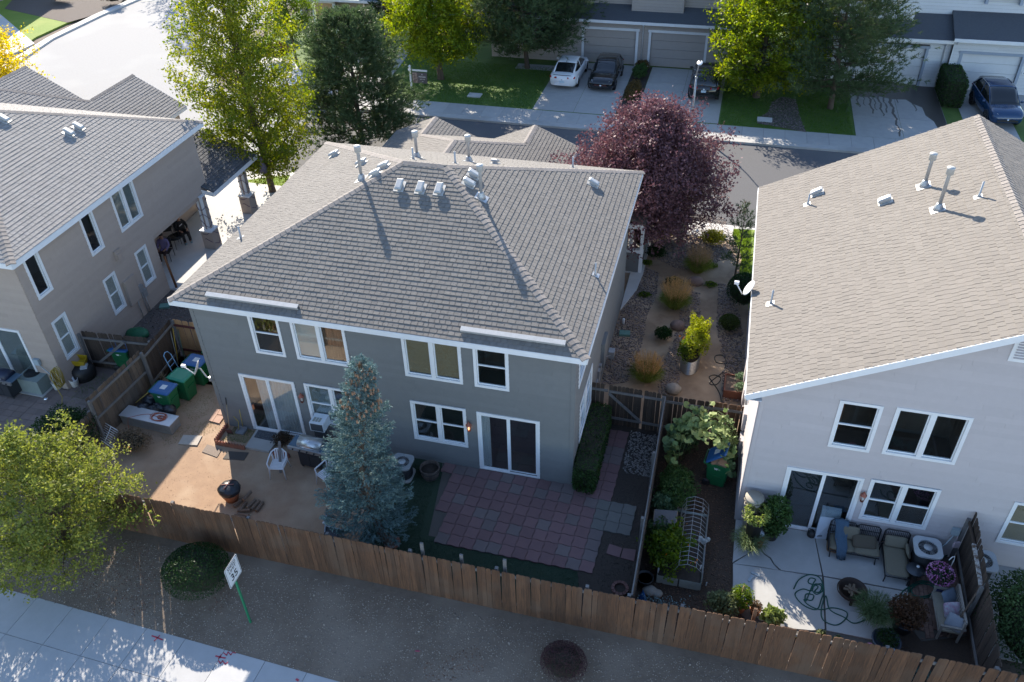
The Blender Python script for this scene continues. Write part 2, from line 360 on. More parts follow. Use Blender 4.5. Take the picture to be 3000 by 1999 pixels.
# ================================================================ walls and windows
TAUPE = mat('taupe grey siding', (.176, .181, .180), (.160, .165, .164), .8, 5, .12, 90, obr=.035)
BEIGE = mat('tan siding', (.40, .325, .275), (.37, .30, .25), .8, 5, .12, 90, obr=.035)
OFFW = mat('off white siding', (.50, .458, .458), (.47, .43, .43), .8, 5, .12, 90, obr=.03)
GREIGE = mat('warm grey siding', (.40, .35, .31), (.37, .325, .29), .8, 5, .1, 90, obr=.03)
PALE = mat('pale blue grey siding', (.66, .67, .68), (.62, .63, .64), .8, 5, .1, 90, obr=.03)
def mtrim(m): return m
def siding(parent, O, U, N, poly, opens, m, course=.166, step=3.66, seed=3, backing=True):
    """lap boards on a planar wall. poly: convex outline [(u,z)], opens: [(u0,u1,z0,z1)]"""
    rr = random.Random(seed); O, U, N = Vector(O), Vector(U), Vector(N); Z = Vector((0, 0, 1)); poly = ccw(poly)
    us = [p[0] for p in poly]; zs = [p[1] for p in poly]; u0, u1, z0, z1 = min(us), max(us), min(zs), max(zs)
    core = MB(); gu = sorted({u0, u1, *[o[0] for o in opens], *[o[1] for o in opens]}); gz = sorted({z0, z1, *[o[2] for o in opens], *[o[3] for o in opens]})
    gu = [g for g in gu if u0 <= g <= u1]; gz = [g for g in gz if z0 <= g <= z1]
    for i in range(len(gu)-1):
        for j in range(len(gz)-1):
            cu, cz = (gu[i]+gu[i+1])/2, (gz[j]+gz[j+1])/2
            if any(o[0] < cu < o[1] and o[2] < cz < o[3] for o in opens): continue
            c = clip([(gu[i], gz[j]), (gu[i+1], gz[j]), (gu[i+1], gz[j+1]), (gu[i], gz[j+1])], poly)
            if len(c) >= 3: core.slab([O+U*a+Z*b for a, b in c], -N*.06)
    wall = part('wall', core, mat('lap shade backing', (.10, .095, .09), None, .95), parent, fix=True)  # backing coloured dark so the course gaps stand in for lap shade
    z = z0
    while z < z1-.01:
        cz = z+course/2; cuts = sorted([(o[0], o[1]) for o in opens if o[2] < cz < o[3]]); segs = []; a = u0
        for c0, c1 in cuts:
            if c0 > a: segs.append((a, c0))
            a = max(a, c1)
        if a < u1: segs.append((a, u1))
        off = rr.uniform(0, step); fin = []
        for (a, b) in segs:
            js = [u0+off+k*step for k in range(-1, 6)]; js = [j for j in js if a+.3 < j < b-.3]; pts = [a]+js+[b]
            for k in range(len(pts)-1): fin.append((pts[k]+(.0015 if k else 0), pts[k+1]-(.0015 if k < len(pts)-2 else 0)))
        for a, b in fin:
            c = clip([(a, z+.007), (b, z+.007), (b, z+course-.006), (a, z+course-.006)], poly)
            if len(c) < 3: continue
            k = len(c); front = [O+U*p[0]+Z*p[1]+N*(.032-.026*(p[1]-z)/course) for p in c]; back = [O+U*p[0]+Z*p[1]+N*.001 for p in c]
            part('siding_board', MB().add(front+back, [tuple(range(k))]+[(i, i+k, (i+1) % k+k, (i+1) % k) for i in range(k)]), m, wall)
        z += course
    return wall
COVERS = {'tan': mat('tan blinds', (.40, .30, .18), (.36, .27, .16), .8, 2, stretch=(1, 1, 60)), 'white': mat('white blinds', (.62, .60, .55), (.50, .49, .46), .8, 2, stretch=(1, 1, 60)),
          'brown': mat('brown curtain', (.22, .13, .08), (.10, .06, .04), .9, 3, stretch=(14, 14, .5)), 'curtain': mat('pale curtain', (.55, .56, .56), (.36, .38, .40), .9, 3, stretch=(18, 18, .4)),
          'screen': mat('insect screen', (.07, .075, .08), None, .9), 'grey': mat('grey shade', (.24, .27, .26), (.20, .23, .225), .9, 3, stretch=(1, 1, 50))}
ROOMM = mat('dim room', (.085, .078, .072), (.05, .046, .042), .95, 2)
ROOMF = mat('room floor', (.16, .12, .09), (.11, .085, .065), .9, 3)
def window(parent, O, U, N, u0, u1, z0, z1, units, trim=.09, label=None, deep=.9, sill=False, slider=False, tm=None, name='window', gridm=None):
    """trimmed opening; units: [(share, kind, cover)]; kind h = hung with meeting rail, f = fixed, s = slider leaf, g = gridded"""
    O, U, N = Vector(O), Vector(U), Vector(N); Z = Vector((0, 0, 1)); tm = tm or WHITE
    P = lambda u, z, n: O+U*u+Z*z+N*n
    def bar(mb, a, b, c, d, n0, n1):
        vs = [P(a, c, n0), P(b, c, n0), P(b, d, n0), P(a, d, n0), P(a, c, n1), P(b, c, n1), P(b, d, n1), P(a, d, n1)]
        mb.add(vs, [(0, 3, 2, 1), (4, 5, 6, 7), (0, 1, 5, 4), (1, 2, 6, 5), (2, 3, 7, 6), (3, 0, 4, 7)])
    t = MB(); bar(t, u0, u1, z1-trim, z1, .002, .045); bar(t, u0, u1, z0, z0+(trim if not slider else .055), .002, .047)
    bar(t, u0, u0+trim, z0+trim, z1-trim, .002, .045); bar(t, u1-trim, u1, z0+trim, z1-trim, .002, .045)
    iu0, iu1, iz0, iz1 = u0+trim, u1-trim, z0+(trim if not slider else .055), z1-trim
    n = len(units); mull = 0 if slider else .13; tot = (iu1-iu0)-mull*(n-1); a = iu0; rects = []
    for i, (sh, kind, cov) in enumerate(units):
        b = a+tot*sh; rects.append((a, b, kind, cov))
        if i < n-1 and mull: bar(t, b, b+mull, iz0, iz1, .002, .043)
        a = b+mull
    w = part(name, t, tm, parent, label, fix=True)
    for i, (a, b, kind, cov) in enumerate(rects):
        s = MB(); k = .035 if not slider else .05; dn = -.012 if (slider and i % 2) else -.02+.03*(slider and 1)
        fn0, fn1 = dn-.03, dn+.012
        bar(s, a, a+k, iz0, iz1, fn0, fn1); bar(s, b-k, b, iz0, iz1, fn0, fn1); bar(s, a+k, b-k, iz1-k, iz1, fn0, fn1); bar(s, a+k, b-k, iz0, iz0+k, fn0, fn1)
        zm = iz0+(iz1-iz0)*.5
        if kind == 'h': bar(s, a+k, b-k, zm-.02, zm+.02, fn0, fn1+.008)
        if kind == 'g':
            for q in (1, 2, 3): bar(s, a+k+(b-a-2*k)*q/4-.008, a+k+(b-a-2*k)*q/4+.008, iz0+k, iz1-k, fn0+.01, fn1-.01)
            bar(s, a+k, b-k, zm-.008, zm+.008, fn0+.009, fn1-.011)
        part('sash', s, VINYL, w, fix=True)
        g = MB(); bar(g, a+k, b-k, iz0+k, iz1-k, dn-.012, dn-.006); part('pane', g, GLASS, w)
        if cov:
            c = MB(); cz0 = iz0+.02; ca, cb = a+.02, b-.02
            if isinstance(cov, tuple): cov, fr0, fr1 = cov; ca, cb = a+(b-a)*fr0, a+(b-a)*fr1
            if cov in ('curtain', 'brown'):
                m_ = max(6, int((cb-ca)/.05)); pts = [(ca+(cb-ca)*q/m_, -.048+(.010 if q % 2 else -.008)) for q in range(m_+1)]
                vs = [P(u, cz0+(.04 if q % 3 == 0 else .0), nn_) for q, (u, nn_) in enumerate(pts)]+[P(u, iz1-.01, nn_) for (u, nn_) in pts]
                vs += [v-N*.006 for v in vs]; m1 = m_+1
                c.add(vs, [(q, q+1, m1+q+1, m1+q) for q in range(m_)]+[(2*m1+q+1, 2*m1+q, 3*m1+q, 3*m1+q+1) for q in range(m_)])
                part('curtain', c, COVERS[cov], w)
            elif cov == 'screen': bar(c, a+k, b-k, iz0+k, zm-.02, dn-.004, dn-.002); part('insect_screen', c, mat('screen mesh', (.05, .05, .05), None, .9, alpha=.45), w)
            else:
                zz = iz1-.02; sl = .05
                while zz > cz0+sl:
                    bar(c, ca, cb, zz-sl*.9, zz, -.050, -.045); zz -= sl
                part('blind', c, COVERS[cov], w)
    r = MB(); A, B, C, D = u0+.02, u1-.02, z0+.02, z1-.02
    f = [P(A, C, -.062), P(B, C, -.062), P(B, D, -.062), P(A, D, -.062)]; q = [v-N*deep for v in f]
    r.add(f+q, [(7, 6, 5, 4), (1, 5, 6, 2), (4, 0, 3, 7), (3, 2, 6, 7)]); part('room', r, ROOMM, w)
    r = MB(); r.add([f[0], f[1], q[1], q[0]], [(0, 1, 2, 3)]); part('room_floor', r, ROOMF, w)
    return w, (u0+.03, u1-.03, z0+.03, z1-.03)
def board(mb, a, b, w, h, up=(0, 0, 1)):
    """square-cut board from a to b, width w sideways, height h"""
    a, b = Vector(a), Vector(b); d = (b-a).normalized(); up = Vector(up); s = d.cross(up).normalized(); u = s.cross(d)
    vs = [p+s*x*w/2+u*y*h/2 for p in (a, b) for x, y in ((-1, -1), (1, -1), (1, 1), (-1, 1))]
    return mb.add(vs, [(0, 3, 2, 1), (4, 5, 6, 7), (0, 1, 5, 4), (1, 2, 6, 5), (2, 3, 7, 6), (3, 0, 4, 7)])
def wall_light(house, p, N, col, lit=False):
    U = Vector((0, 0, 1)).cross(Vector(N)); b = MB(); c = Vector(p)+Vector(N)*.12
    b.lathe((c.x, c.y, c.z+.10), [(.10, 0), (.085, .03), (.03, .10), (.015, .15)], 8, smooth=False)
    b.lathe((c.x, c.y, c.z-.14), [(.03, -.03), (.055, 0), (.055, .015)], 8, smooth=False)
    for k in range(6): g = k*math.pi/3; b.tube([(c.x+.085*math.cos(g), c.y+.085*math.sin(g), c.z+.1), (c.x+.052*math.cos(g), c.y+.052*math.sin(g), c.z-.13)], .006, 4)
    b.tube([Vector(p), c+Vector((0, 0, .2)), c+Vector((0, 0, .24))], .012, 6)
    l = part('wall_lantern', b, col, house)
    g = MB(); g.lathe((c.x, c.y, c.z-.1), [(.022, 0), (.034, .05), (.03, .1), (.01, .14)], 8)
    part('bulb', g, mat('lit bulb', (1, .6, .3), None, .3, emit=((1, .45, .2), 1)) if lit else mat('frosted bulb', (.6, .6, .58), None, .3), l)
def fascia(house, pts, drop=.19, m=None, close=True):
    n = len(pts)
    for i in range(n if close else n-1):
        a, b = Vector(pts[i]), Vector(pts[(i+1) % n]); mb = MB(); d = (b-a).normalized(); s = d.cross(Vector((0, 0, 1)))
        e = .022*(i % 2)
        board(mb, a-Vector((0, 0, drop/2+.008))+s*.012-d*e*0, b-Vector((0, 0, drop/2+.008))+s*.012+d*.0, .022, drop); part('fascia', mb, m or WHITE, house)
# ================================================================ ground
g = MB(); g.box((-260, -4.96, -1.2), (260, 330, -.14)); g.box((-260, -160, -1.3), (260, -4.961, -.62)); struct('ground', g, DIRT)
def area(name, pts, z=0.0, m=DIRT, base=-.139): return struct(name, MB().prism(pts, base, z), m)
# asphalt: residential street and the wide side street
area('street', [(-20, 17.9), (60, 16.2), (60, 27.5), (-13.2, 27.6), (-17.5, 29.5), (-19.5, 33.0), (-21, 40), (-24, 90), (-34, 90), (-36.2, 42), (-36.3, 37), (-35.3, 32), (-33.5, 27.5), (-33, 18.5)], -.12, ASPH, -.3)
area('cul_de_sac', [(-33.2, 18.0), (-9.0, 18.4), (-9.0, 27.45), (-13.3, 27.65), (-17.6, 29.55), (-19.6, 33.0), (-21.1, 40), (-24.1, 90), (-33.9, 90), (-36.1, 42), (-36.2, 37), (-35.2, 32), (-33.4, 27.5)], -.114, ASPH2, -.119)
# back strip of earth outside the long fence
ZW = -.43      # the strip outside the fence falls to the back pavement
def edge_y(x): return -7.66-.034*x
g = MB(); xs = [-30+i*2.5 for i in range(45)]; ys = 9; vs = []
def dirt_z(x, y): t = max(0, min(1, (-5.2-y)/(-5.2-edge_y(x)))); return ZW*t*t*(3-2*t)*.35+ZW*t*.65
for x in xs:
    for j in range(ys+1): y = -4.95+(edge_y(x)+4.95)*j/ys; vs.append((x, y, dirt_z(x, y)))
g.add(vs, [(i*(ys+1)+j, i*(ys+1)+j+1, (i+1)*(ys+1)+j+1, (i+1)*(ys+1)+j) for i in range(len(xs)-1) for j in range(ys)], True)
struct('dirt_strip', g, mat('gravelly dirt', (.172, .132, .100), (.118, .090, .068), .95, 5, .7, 28, c3=(.192, .152, .118), ns3=.5))
area('left_yard', [(-4.0, -4.95), (6.6, -4.95), (6.6, 0), (0, 0), (0, 3.1), (-3.75, 3.1)], 0, SAND)
area('turf', [(6.6, -4.95), (14.9, -4.95), (14.9, -.02), (6.6, -.02)], 0, TURF)
area('side_soil', [(13.75, -4.95), (15.0, -4.95), (15.0, 3.1), (12.45, 3.1), (12.45, -.3)], .012, SOIL, 0)
area('mulch_bed', [(15.0, -4.95), (23.9, -4.95), (23.9, -.25), (17.6, -.25), (17.6, 3.1), (15.0, 3.1)], 0, mat('wood mulch', (.080, .052, .036), (.045, .032, .024), .95, 18, .9, 70))
area('side_garden', [(12.45, 3.1), (17.6, 3.1), (17.6, 17.0), (8.5, 17.4), (8.5, 11)], 0, DG)
area('gravel_side', [(-6.8, 1.8), (-.0, 1.8), (0, 3.1), (0, 11.3), (-6.5, 11.3), (-6.8, 7)], 0, mat('gravel base', (.13, .105, .095), (.08, .068, .06), .95, 15, .8, 50))
area('front_ground', [(-30, 11.3), (8.5, 11.3), (8.5, 18.15), (-30, 18.15)], 0, DIRT)
area('left_ground', [(-40, -4.95), (-4.05, -4.95), (-3.8, 1.8), (-6.8, 1.8), (-6.8, .2), (-40, .2)], 0, mat('dusty earth', (.14, .105, .085), (.10, .078, .063), .95, 5, .5, 35))
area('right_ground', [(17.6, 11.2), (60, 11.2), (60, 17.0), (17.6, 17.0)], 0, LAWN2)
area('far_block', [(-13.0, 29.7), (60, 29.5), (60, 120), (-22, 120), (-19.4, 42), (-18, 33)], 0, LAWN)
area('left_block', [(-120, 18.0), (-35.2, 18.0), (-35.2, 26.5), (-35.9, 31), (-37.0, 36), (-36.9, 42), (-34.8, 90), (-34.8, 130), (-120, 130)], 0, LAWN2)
# sidewalks as rows of slabs on a base
def slabs(name, p0, p1, width, n, z=.0, m=SLABM, gap=.012, rows=1, base=-.138, rz=.004):
    p0, p1 = Vector((*p0, 0)), Vector((*p1, 0)); d = p1-p0; L = d.length; d.normalize(); s = Vector((-d.y, d.x, 0)); w = L/n; hw = width/rows
    b = MB(); b.prism([(p0)[:2], (p1)[:2], (p1+s*width)[:2], (p0+s*width)[:2]], base, z-.02); o = struct(name, b, mat('joint grime', (.10, .09, .08), None, .95))
    for r in range(rows):
        for i in range(n):
            a = p0+d*(i*w+gap/2)+s*(r*hw+gap/2); c = p0+d*((i+1)*w-gap/2)+s*((r+1)*hw-gap/2); b_ = p0+d*((i+1)*w-gap/2)+s*(r*hw+gap/2); e = p0+d*(i*w+gap/2)+s*((r+1)*hw-gap/2)
            part('slab', MB().prism([a[:2], b_[:2], c[:2], e[:2]], z-.1, z+random.uniform(-rz, rz)*.5), m, o)
    return o
slabs('far_sidewalk', (-12.0, 28.12), (59.5, 27.95), 1.62, 60, .004)
b = MB(); b.box((-12.5, 27.52, -.139), (60, 27.72, .0)); b.box((-12.5, 27.722, -.139), (60, 28.10, -.004)); struct('kerb', b, CONC)
# drive aprons dip is ignored: kerb is rolled
WALKM = mat('back sidewalk slab', (.42, .42, .42), (.37, .37, .37), .85, 2.5, .08, 60, obr=.05)
dW = Vector((5.71+1.87, -8.05+7.80)).normalized()
slabs('back_sidewalk', (-13.45, edge_y(-13.45)-3.78), (20.5, edge_y(20.5)-3.78), 3.78, 27, ZW+.004, WALKM, .014, rows=3, base=-.61)
b = MB(); b.prism([(-60, -40), (80, -40), (80, -14.3), (-60, -9.6)], -.61, -.58); struct('main_road', b, ASPH2)
# drives
def drive(name, x0, x1, y0, y1, nx, ny, z=.006, m=SLABM):
    b = MB(); b.box((x0, y0, -.136), (x1, y1, z-.02)); o = struct(name, b, mat('joint grime', (.10, .09, .08), None, .95))
    for i in range(nx):
        for j in range(ny):
            a, c = x0+(x1-x0)*i/nx, x0+(x1-x0)*(i+1)/nx; p, q = y0+(y1-y0)*j/ny, y0+(y1-y0)*(j+1)/ny
            part('slab', MB().box((a+.008, p+.008, -.08), (c-.008, q-.008, z)), m, o)
    return o
drive('driveway_a', 4.0, 9.1, 29.78, 38.4, 2, 3); drive('driveway_b', 10.3, 15.2, 29.78, 38.4, 2, 3)
drive('driveway_c', 22.85, 28.0, 29.66, 38.4, 2, 3); drive('driveway_d', 28.95, 31.6, 29.66, 38.4, 1, 3)
drive('walk_a', 1.2, 4.0, 36.4, 37.4, 3, 1); drive('walk_b', 15.25, 17.6, 37.2, 38.2, 2, 1); drive('walk_d', 31.7, 36, 35.2, 38.2, 2, 1)
area('far_left_driveway', [(-10.9, 29.76), (-6.2, 29.76), (-7.2, 39.8), (-12.6, 39.8)], .006, SLABM, -.13)
area('near_walkway', [(-9.3, 13.0), (-5.6, 13.2), (-4.6, 18.2), (-12, 18.2), (-12, 14.4)], .014, CONC2, -.13)
area('near_sidewalk', [(-12, 17.6), (17.6, 16.55), (60, 15.3), (60, 16.9), (17.6, 17.9), (-12, 18.9)], .018, CONC2, -.13)
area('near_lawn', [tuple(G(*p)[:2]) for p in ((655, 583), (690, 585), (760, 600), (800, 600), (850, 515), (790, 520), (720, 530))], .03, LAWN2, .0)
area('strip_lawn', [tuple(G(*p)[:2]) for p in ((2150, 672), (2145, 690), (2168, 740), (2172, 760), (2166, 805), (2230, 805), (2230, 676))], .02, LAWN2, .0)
area('far_left_walk', [(-37.0, 26.0), (-35.25, 26.2), (-35.25, 31), (-36, 36), (-36.1, 42), (-34.6, 60), (-33.95, 60), (-35.4, 42), (-35.4, 36), (-34.4, 31), (-33.4, 26.0)], .016, CONC2, -.13)
area('corner_driveway', [(-36.0, 26.0), (-36.0, 34.6), (-45.5, 41.5), (-52, 36), (-46, 26)], .026, CONC2, -.13)
area('far_path', [(-13.4, 29.9), (-11.4, 31.0), (-14.6, 34.8), (-17.9, 35.5), (-18.6, 34.0), (-16.5, 30.6)], .024, CONC2, -.1)
area('gravel_island', [tuple(G(*p)[:2]) for p in ((2218, 362), (2225, 345), (2250, 330), (2262, 300), (2290, 285), (2330, 292), (2338, 320), (2345, 350), (2362, 388))], .02, mat('gravel base', (.1, .1, .1)), 0)
area('bed_between', [(9.12, 29.79), (10.28, 29.79), (10.28, 38.3), (9.12, 38.3)], .02, SOIL, 0)
area('upper_left_bed', [(-45, 42), (-36.9, 39.6), (-35.3, 43.6), (-36.6, 47), (-50, 52)], .014, mat('gravel base', (.1, .1, .1)), 0)
# wet patches on driveway c
WETM = mat('wet concrete', (.075, .068, .062), (.06, .055, .05), .35, 3)
rr = random.Random(5); b = MB(); b.prism([(22.87, 38.38), (27.98, 38.38), (27.98, 31.6), (27.7, 30.7), (27.45, 31.2), (27.3, 32.6), (26.95, 33.4), (26.9, 34.6), (26.4, 35.1), (26.1, 35.7), (25.3, 35.6), (24.6, 35.9), (23.6, 35.6), (22.87, 35.9)], .0065, .0085)
for i_, (x, ye, w) in enumerate(((25.15, 30.0, .16), (24.8, 33.2, .12), (24.5, 32.6, .13), (24.2, 33.6, .09), (23.95, 33.0, .14), (23.6, 34.2, .08), (23.25, 33.7, .12), (26.45, 33.8, .10), (25.6, 34.8, .08))):
    L_, R_ = [], []; y = 35.9; k = 0
    while y > ye: k += 1; xx = x+.06*math.sin(k*1.1+i_)+(.02 if k % 2 else -.02)-(y-36)*.02; ww = w*(.55+.45*(y-ye)/(36-ye))*rr.uniform(.7, 1.25); L_.append((xx-ww/2, y)); R_.append((xx+ww/2, y)); y -= .28
    for k in range(len(L_)-1): b.add([(L_[k+1][0], L_[k+1][1], .0088+.0002*i_), (R_[k+1][0], R_[k+1][1], .0088+.0002*i_), (R_[k][0], R_[k][1], .0088+.0002*i_), (L_[k][0], L_[k][1], .0088+.0002*i_)], [(0, 1, 2, 3)])
struct('wet_stain', b, WETM)
# ---- paver patio of wavy interlocking pavers
PAV = [mat('red paver', (.185, .108, .108), (.155, .094, .096), .9, 5, .3, 90, obr=.10), mat('grey paver', (.165, .130, .126), (.14, .112, .11), .9, 5, .3, 90, obr=.08), mat('green grey paver', (.155, .150, .138), (.13, .128, .118), .9, 5, .3, 90, obr=.08)]
b = MB(); b.prism([(8.05, -.02), (8.2, -.45), (8.62, -3.05), (13.8, -3.1), (13.75, -1.5), (14.6, -1.55), (14.6, -.9), (13.9, -.8), (13.9, 3.0), (13.0, 3.0), (13.0, -.02)], .001, .008); pat = struct('paver_patio', b, mat('joint grime', (.10, .09, .08)))
def wavy(x, y, s, z0, z1, ph, n=6, g=.0035):
    amp = .016; P = []
    def wv(t): return amp*math.sin(2*math.pi*t)
    for k in range(n): t = k/n; P.append((x+t*s, y+wv(t)))
    for k in range(n): t = k/n; P.append((x+s-wv(t), y+t*s))
    for k in range(n): t = 1-k/n; P.append((x+t*s, y+s+wv(t)))
    for k in range(n): t = 1-k/n; P.append((x-wv(t), y+t*s))
    cx, cy = x+s/2, y+s/2; P = [(cx+(p[0]-cx)*(1-g/s*2), cy+(p[1]-cy)*(1-g/s*2)) for p in P]
    return MB().prism(P, z0, z1)
rr = random.Random(11); s = .405
for i in range(-1, 16):
    for j in range(-8, 8):
        x, y = 8.55+i*s+.012*j, -.03-s+j*s
        inside = (j <= 0 and y > -3.35 and (8.5 <= x <= 13.55)) or (x < 8.5 and x > 8.0 and y > -.6 and j <= 0) or (j > 0 and 12.9 <= x <= 13.75 and y < 2.7) or (13.5 < x < 14.3 and -1.75 < y < -.75)
        if inside:
            m = PAV[2] if x > 13.3 and -1.8 < y < -.7 and j <= 0 else (PAV[1] if rr.random() < (.17 if x < 12.6 else .4) else PAV[0])
            part('paver', wavy(x, y, s-.008, .003, .05+rr.uniform(-.003, .003), 0), m, pat)
for pts in (((1785, 1596), (1823, 1609), (1814, 1636), (1776, 1624)), ((1826, 1609), (1863, 1614), (1857, 1647), (1818, 1637))):
    part('paver', MB().prism([tuple(G(*p)[:2]) for p in pts], .01, .045), PAV[0], pat, label='loose red paver lying apart from the patio')
# ---- right patio of broken concrete slabs
RPC = mat('grey patio concrete', (.42, .42, .41), (.36, .36, .352), .9, 3, .2, 40, obr=.04, c3=(.36, .355, .34), ns3=.8)
b = MB(); b.prism([(17.66, -3.35), (18.35, -4.02), (21.35, -4.0), (22.7, -.3), (17.66, -.3)], .001, .02); rp = struct('concrete_patio', b, mat('joint grime', (.10, .09, .08)))
def GP(*pp): return [tuple(G(*p)[:2]) for p in pp]
part('slab', MB().prism([(17.64, -.26), (19.93, -.26)]+GP((2407, 1689), (2352, 1683), (2287, 1673), (2268, 1655), (2258, 1637), (2240, 1625), (2223, 1606), (2146, 1650)), .01, .05), RPC, rp)
part('slab', MB().prism(GP((2148, 1654), (2222, 1608), (2238, 1628), (2255, 1640), (2265, 1657), (2284, 1676), (2284, 1674), (2222, 1663)), .01, .049), RPC, rp)
part('slab', MB().prism(GP((2147, 1655), (2284, 1675), (2350, 1686), (2407, 1693), (2415, 1846), (2378, 1850), (2325, 1845), (2223, 1818), (2147, 1725)), .01, .051), RPC, rp)
part('slab', MB().prism(GP((2413, 1694), (2520, 1713), (2658, 1738), (2656, 1800), (2575, 1875), (2565, 1879), (2421, 1850)), .01, .05), RPC, rp)
part('slab', MB().prism([(19.95, -.26), (23.35, -.26)]+GP((2752, 1690), (2657, 1680), (2657, 1734), (2520, 1709), (2412, 1690)), .01, .048), RPC, rp)
# brick paving beside it
BP = mat('brick paving', (.20, .125, .10), (.15, .095, .078), .9, 8, .3, 90, obr=.15)
b = MB(); b.prism(GP((2657, 1735), (2660, 1700), (2745, 1625), (2800, 1620), (2840, 1700), (2860, 1860), (2700, 1880), (2650, 1820)), .001, .01); bp = struct('brick_paving', b, mat('joint grime', (.10, .09, .08)))
poly = ccw(GP((2660, 1738), (2660, 1705), (2748, 1640), (2800, 1640), (2838, 1700), (2858, 1855), (2700, 1875), (2655, 1815))); cnt = 0
for i in range(26):
    for j in range(16):
        x, y = 21.6+i*.115, -4.3+j*.235+(i % 2)*.11
        c = clip([(x, y), (x+.105, y), (x+.105, y+.225), (x, y+.225)], poly)
        if len(c) == 4 and cnt < 290: part('brick', MB().prism(c, .005, .045+rr.uniform(-.003, .003)), BP, bp); cnt += 1
# left neighbour's patio bricks
b = MB(); b.prism([(-14, -2.6), (-5.4, -2.4), (-5.0, 1.7), (-6.75, 1.7), (-6.75, .25), (-14, .25)], .001, .03); lp = struct('neighbour_patio', b, mat('dusty pavers', (.17, .13, .115), (.13, .10, .09), .9, 4, .3, 40))
for i in range(22):
    for j in range(9):
        x, y = -13.9+i*.40, -2.35+j*.29
        if x < -5.6-(.2 if j < 3 else 0): part('paver', MB().box((x+.006, y+.006, .02), (x+.394, y+.284, .05+rr.uniform(-.004, .004))), mat('dusty paver', (.20, .155, .14), (.16, .125, .11), .9, 5, .3, 60, obr=.12), lp)
# ================================================================ main house
def vv(*a): return Vector(a)
NS = lambda k: (vv(0, -k, 1).normalized(), vv(-k, 0, 1).normalized(), vv(k, 0, 1).normalized(), vv(0, k, 1).normalized())
KM = 2.48/5.895
H1 = thing('grey_duplex_house', 'grey two storey duplex with hip roof at the centre, blue spruce at its back wall', 'house', (6.2, 5.5, 0))
R1 = Roof(H1, SHG, .168, 1)
xa, xb, ya, yb, ze, zr = -.39, 12.84, -.39, 11.4, 5.59, 8.07
rA, rB = (5.5, 5.505, zr), (6.97, 5.505, zr)
nR = R1.face([(xa, ya, ze), (xb, ya, ze), rB, rA]); nL = R1.face([(xa, yb, ze), (xa, ya, ze), rA]); nE = R1.face([(xb, ya, ze), (xb, yb, ze), rB]); nF = R1.face([(xb, yb, ze), (xa, yb, ze), rA, rB])
R1.cap((xa, ya, ze), rA, nL, nR); R1.cap((xb, ya, ze), rB, nR, nE); R1.cap((xb, yb, ze), rB, nE, nF); R1.cap((xa, yb, ze), rA, nF, nL); R1.cap(rA, rB, nF, nR)
def front_wing(R, xc, y0, y1, zc, half_r, xe, gx, k, zmax=None):
    """cross-gabled garage wing: central ridge at xc, gable ridges gx either side, eaves at xc+-xe, front y1"""
    zg = zc-k*gx; ze_ = zc-k*xe; yh = half_r+gx; o = []
    for sg in (1, -1):
        X = lambda d: xc+sg*d
        A, B, C, D, E_, F_ = (X(0), y0, zc), (X(0), half_r, zc), (X(gx), yh, zg), (X(gx), y1, zg), (X(xe), y1, ze_), (X(xe), y0, ze_)
        pc = [[F_, E_, D, C, (X(gx), y0, zg)], [(X(gx), y0, zg), C, B, A]]
        n1 = R.face([F_, E_, D, C, B, A], (0, 1) if sg > 0 else (1, 0), pc)
        ym = y1; d = y1-yh; V = (X(gx-d), y1, zg-k*d)
        n2 = R.face([D, C, V], (0, 1), [[D, C, V]]) if True else None
        o.append((A, B, C, D, E_, F_, V, n1))
    Cc, V1, V2, C2, Bc = o[0][2], o[0][6], o[1][6], o[1][2], o[0][1]
    nf = R.face([Cc, V1, V2, C2, Bc], (1, 2), [[Cc, V1, V2, C2, Bc]])
    for (A, B, C, D, E_, F_, V, n1) in o:
        sg = 1 if E_[0] > xc else -1; n2 = vv(-sg*k, 0, 1).normalized()
        R.cap(C, B, n1, nf); R.cap(D, C, n1, n2)
    R.cap(Bc, (Bc[0], y0, zc), o[0][7], o[1][7]); return o
# the dormer slopes of the gables face back toward the middle; their eave edge is the front-valley direction
W1 = front_wing(R1, 4.08, 11.0, 19.5, 4.6, 14.77, 4.76, 2.57, .42)
FX = [(xa, ya, ze), (xb, ya, ze), (xb, yb, ze), (xa, yb, ze)]
fascia(H1, FX)
b = MB(); z = ze-.19
for q in (((xa+.02, ya+.02), (xb-.02, 0)), ((xa+.02, 0), (0, 11.0)), ((12.45, 0), (xb-.02, 11.0)), ((xa+.02, 11.0), (xb-.02, yb-.02))): b.box((*q[0], z-.012), (*q[1], z))
part('soffit', b, WHITE, H1)
X6 = YP(888.9, 1124.2, -.03).x
wt = 5.30
OP = [(2.03, 3.09, 3.635, wt), (3.485, 5.31, 3.635, wt), (7.146, 9.015, 3.635, wt), (9.387, 10.475, 3.635, wt), (7.179, 9.026, .935, 2.614), (X6, X6+1.85, .935, 2.614), (1.10, 3.13, .07, 2.585), (9.379, 11.409, .07, 2.585)]
O1, Ux, Nb = (0, 0, 0), (1, 0, 0), (0, -1, 0)
SP = [[(1, 'h', 'screen')], [(.5, 'f', 'white'), (.5, 'f', 'brown')], [(.5, 'f', 'tan'), (.5, 'f', 'tan')], [(1, 'h', None)], [(.5, 'h', None), (.5, 'h', None)], [(.5, 'h', 'grey'), (.5, 'h', None)],
      [(.5, 's', ('curtain', .5, 1.0)), (.5, 's', 'curtain')], [(.5, 's', ('curtain', 0, .33)), (.5, 's', None)]]
HO = []
for (a, b_, c, d), sp in zip(OP, SP):
    sl = sp[0][1] == 's'; w, ho = window(H1, O1, Ux, Nb, a, b_, c, d, sp, slider=sl, name='sliding_door' if sl else 'window'); HO.append(ho)
siding(H1, O1, Ux, Nb, [(0, 0), (12.45, 0), (12.45, 5.39), (0, 5.39)], HO, TAUPE, seed=1)
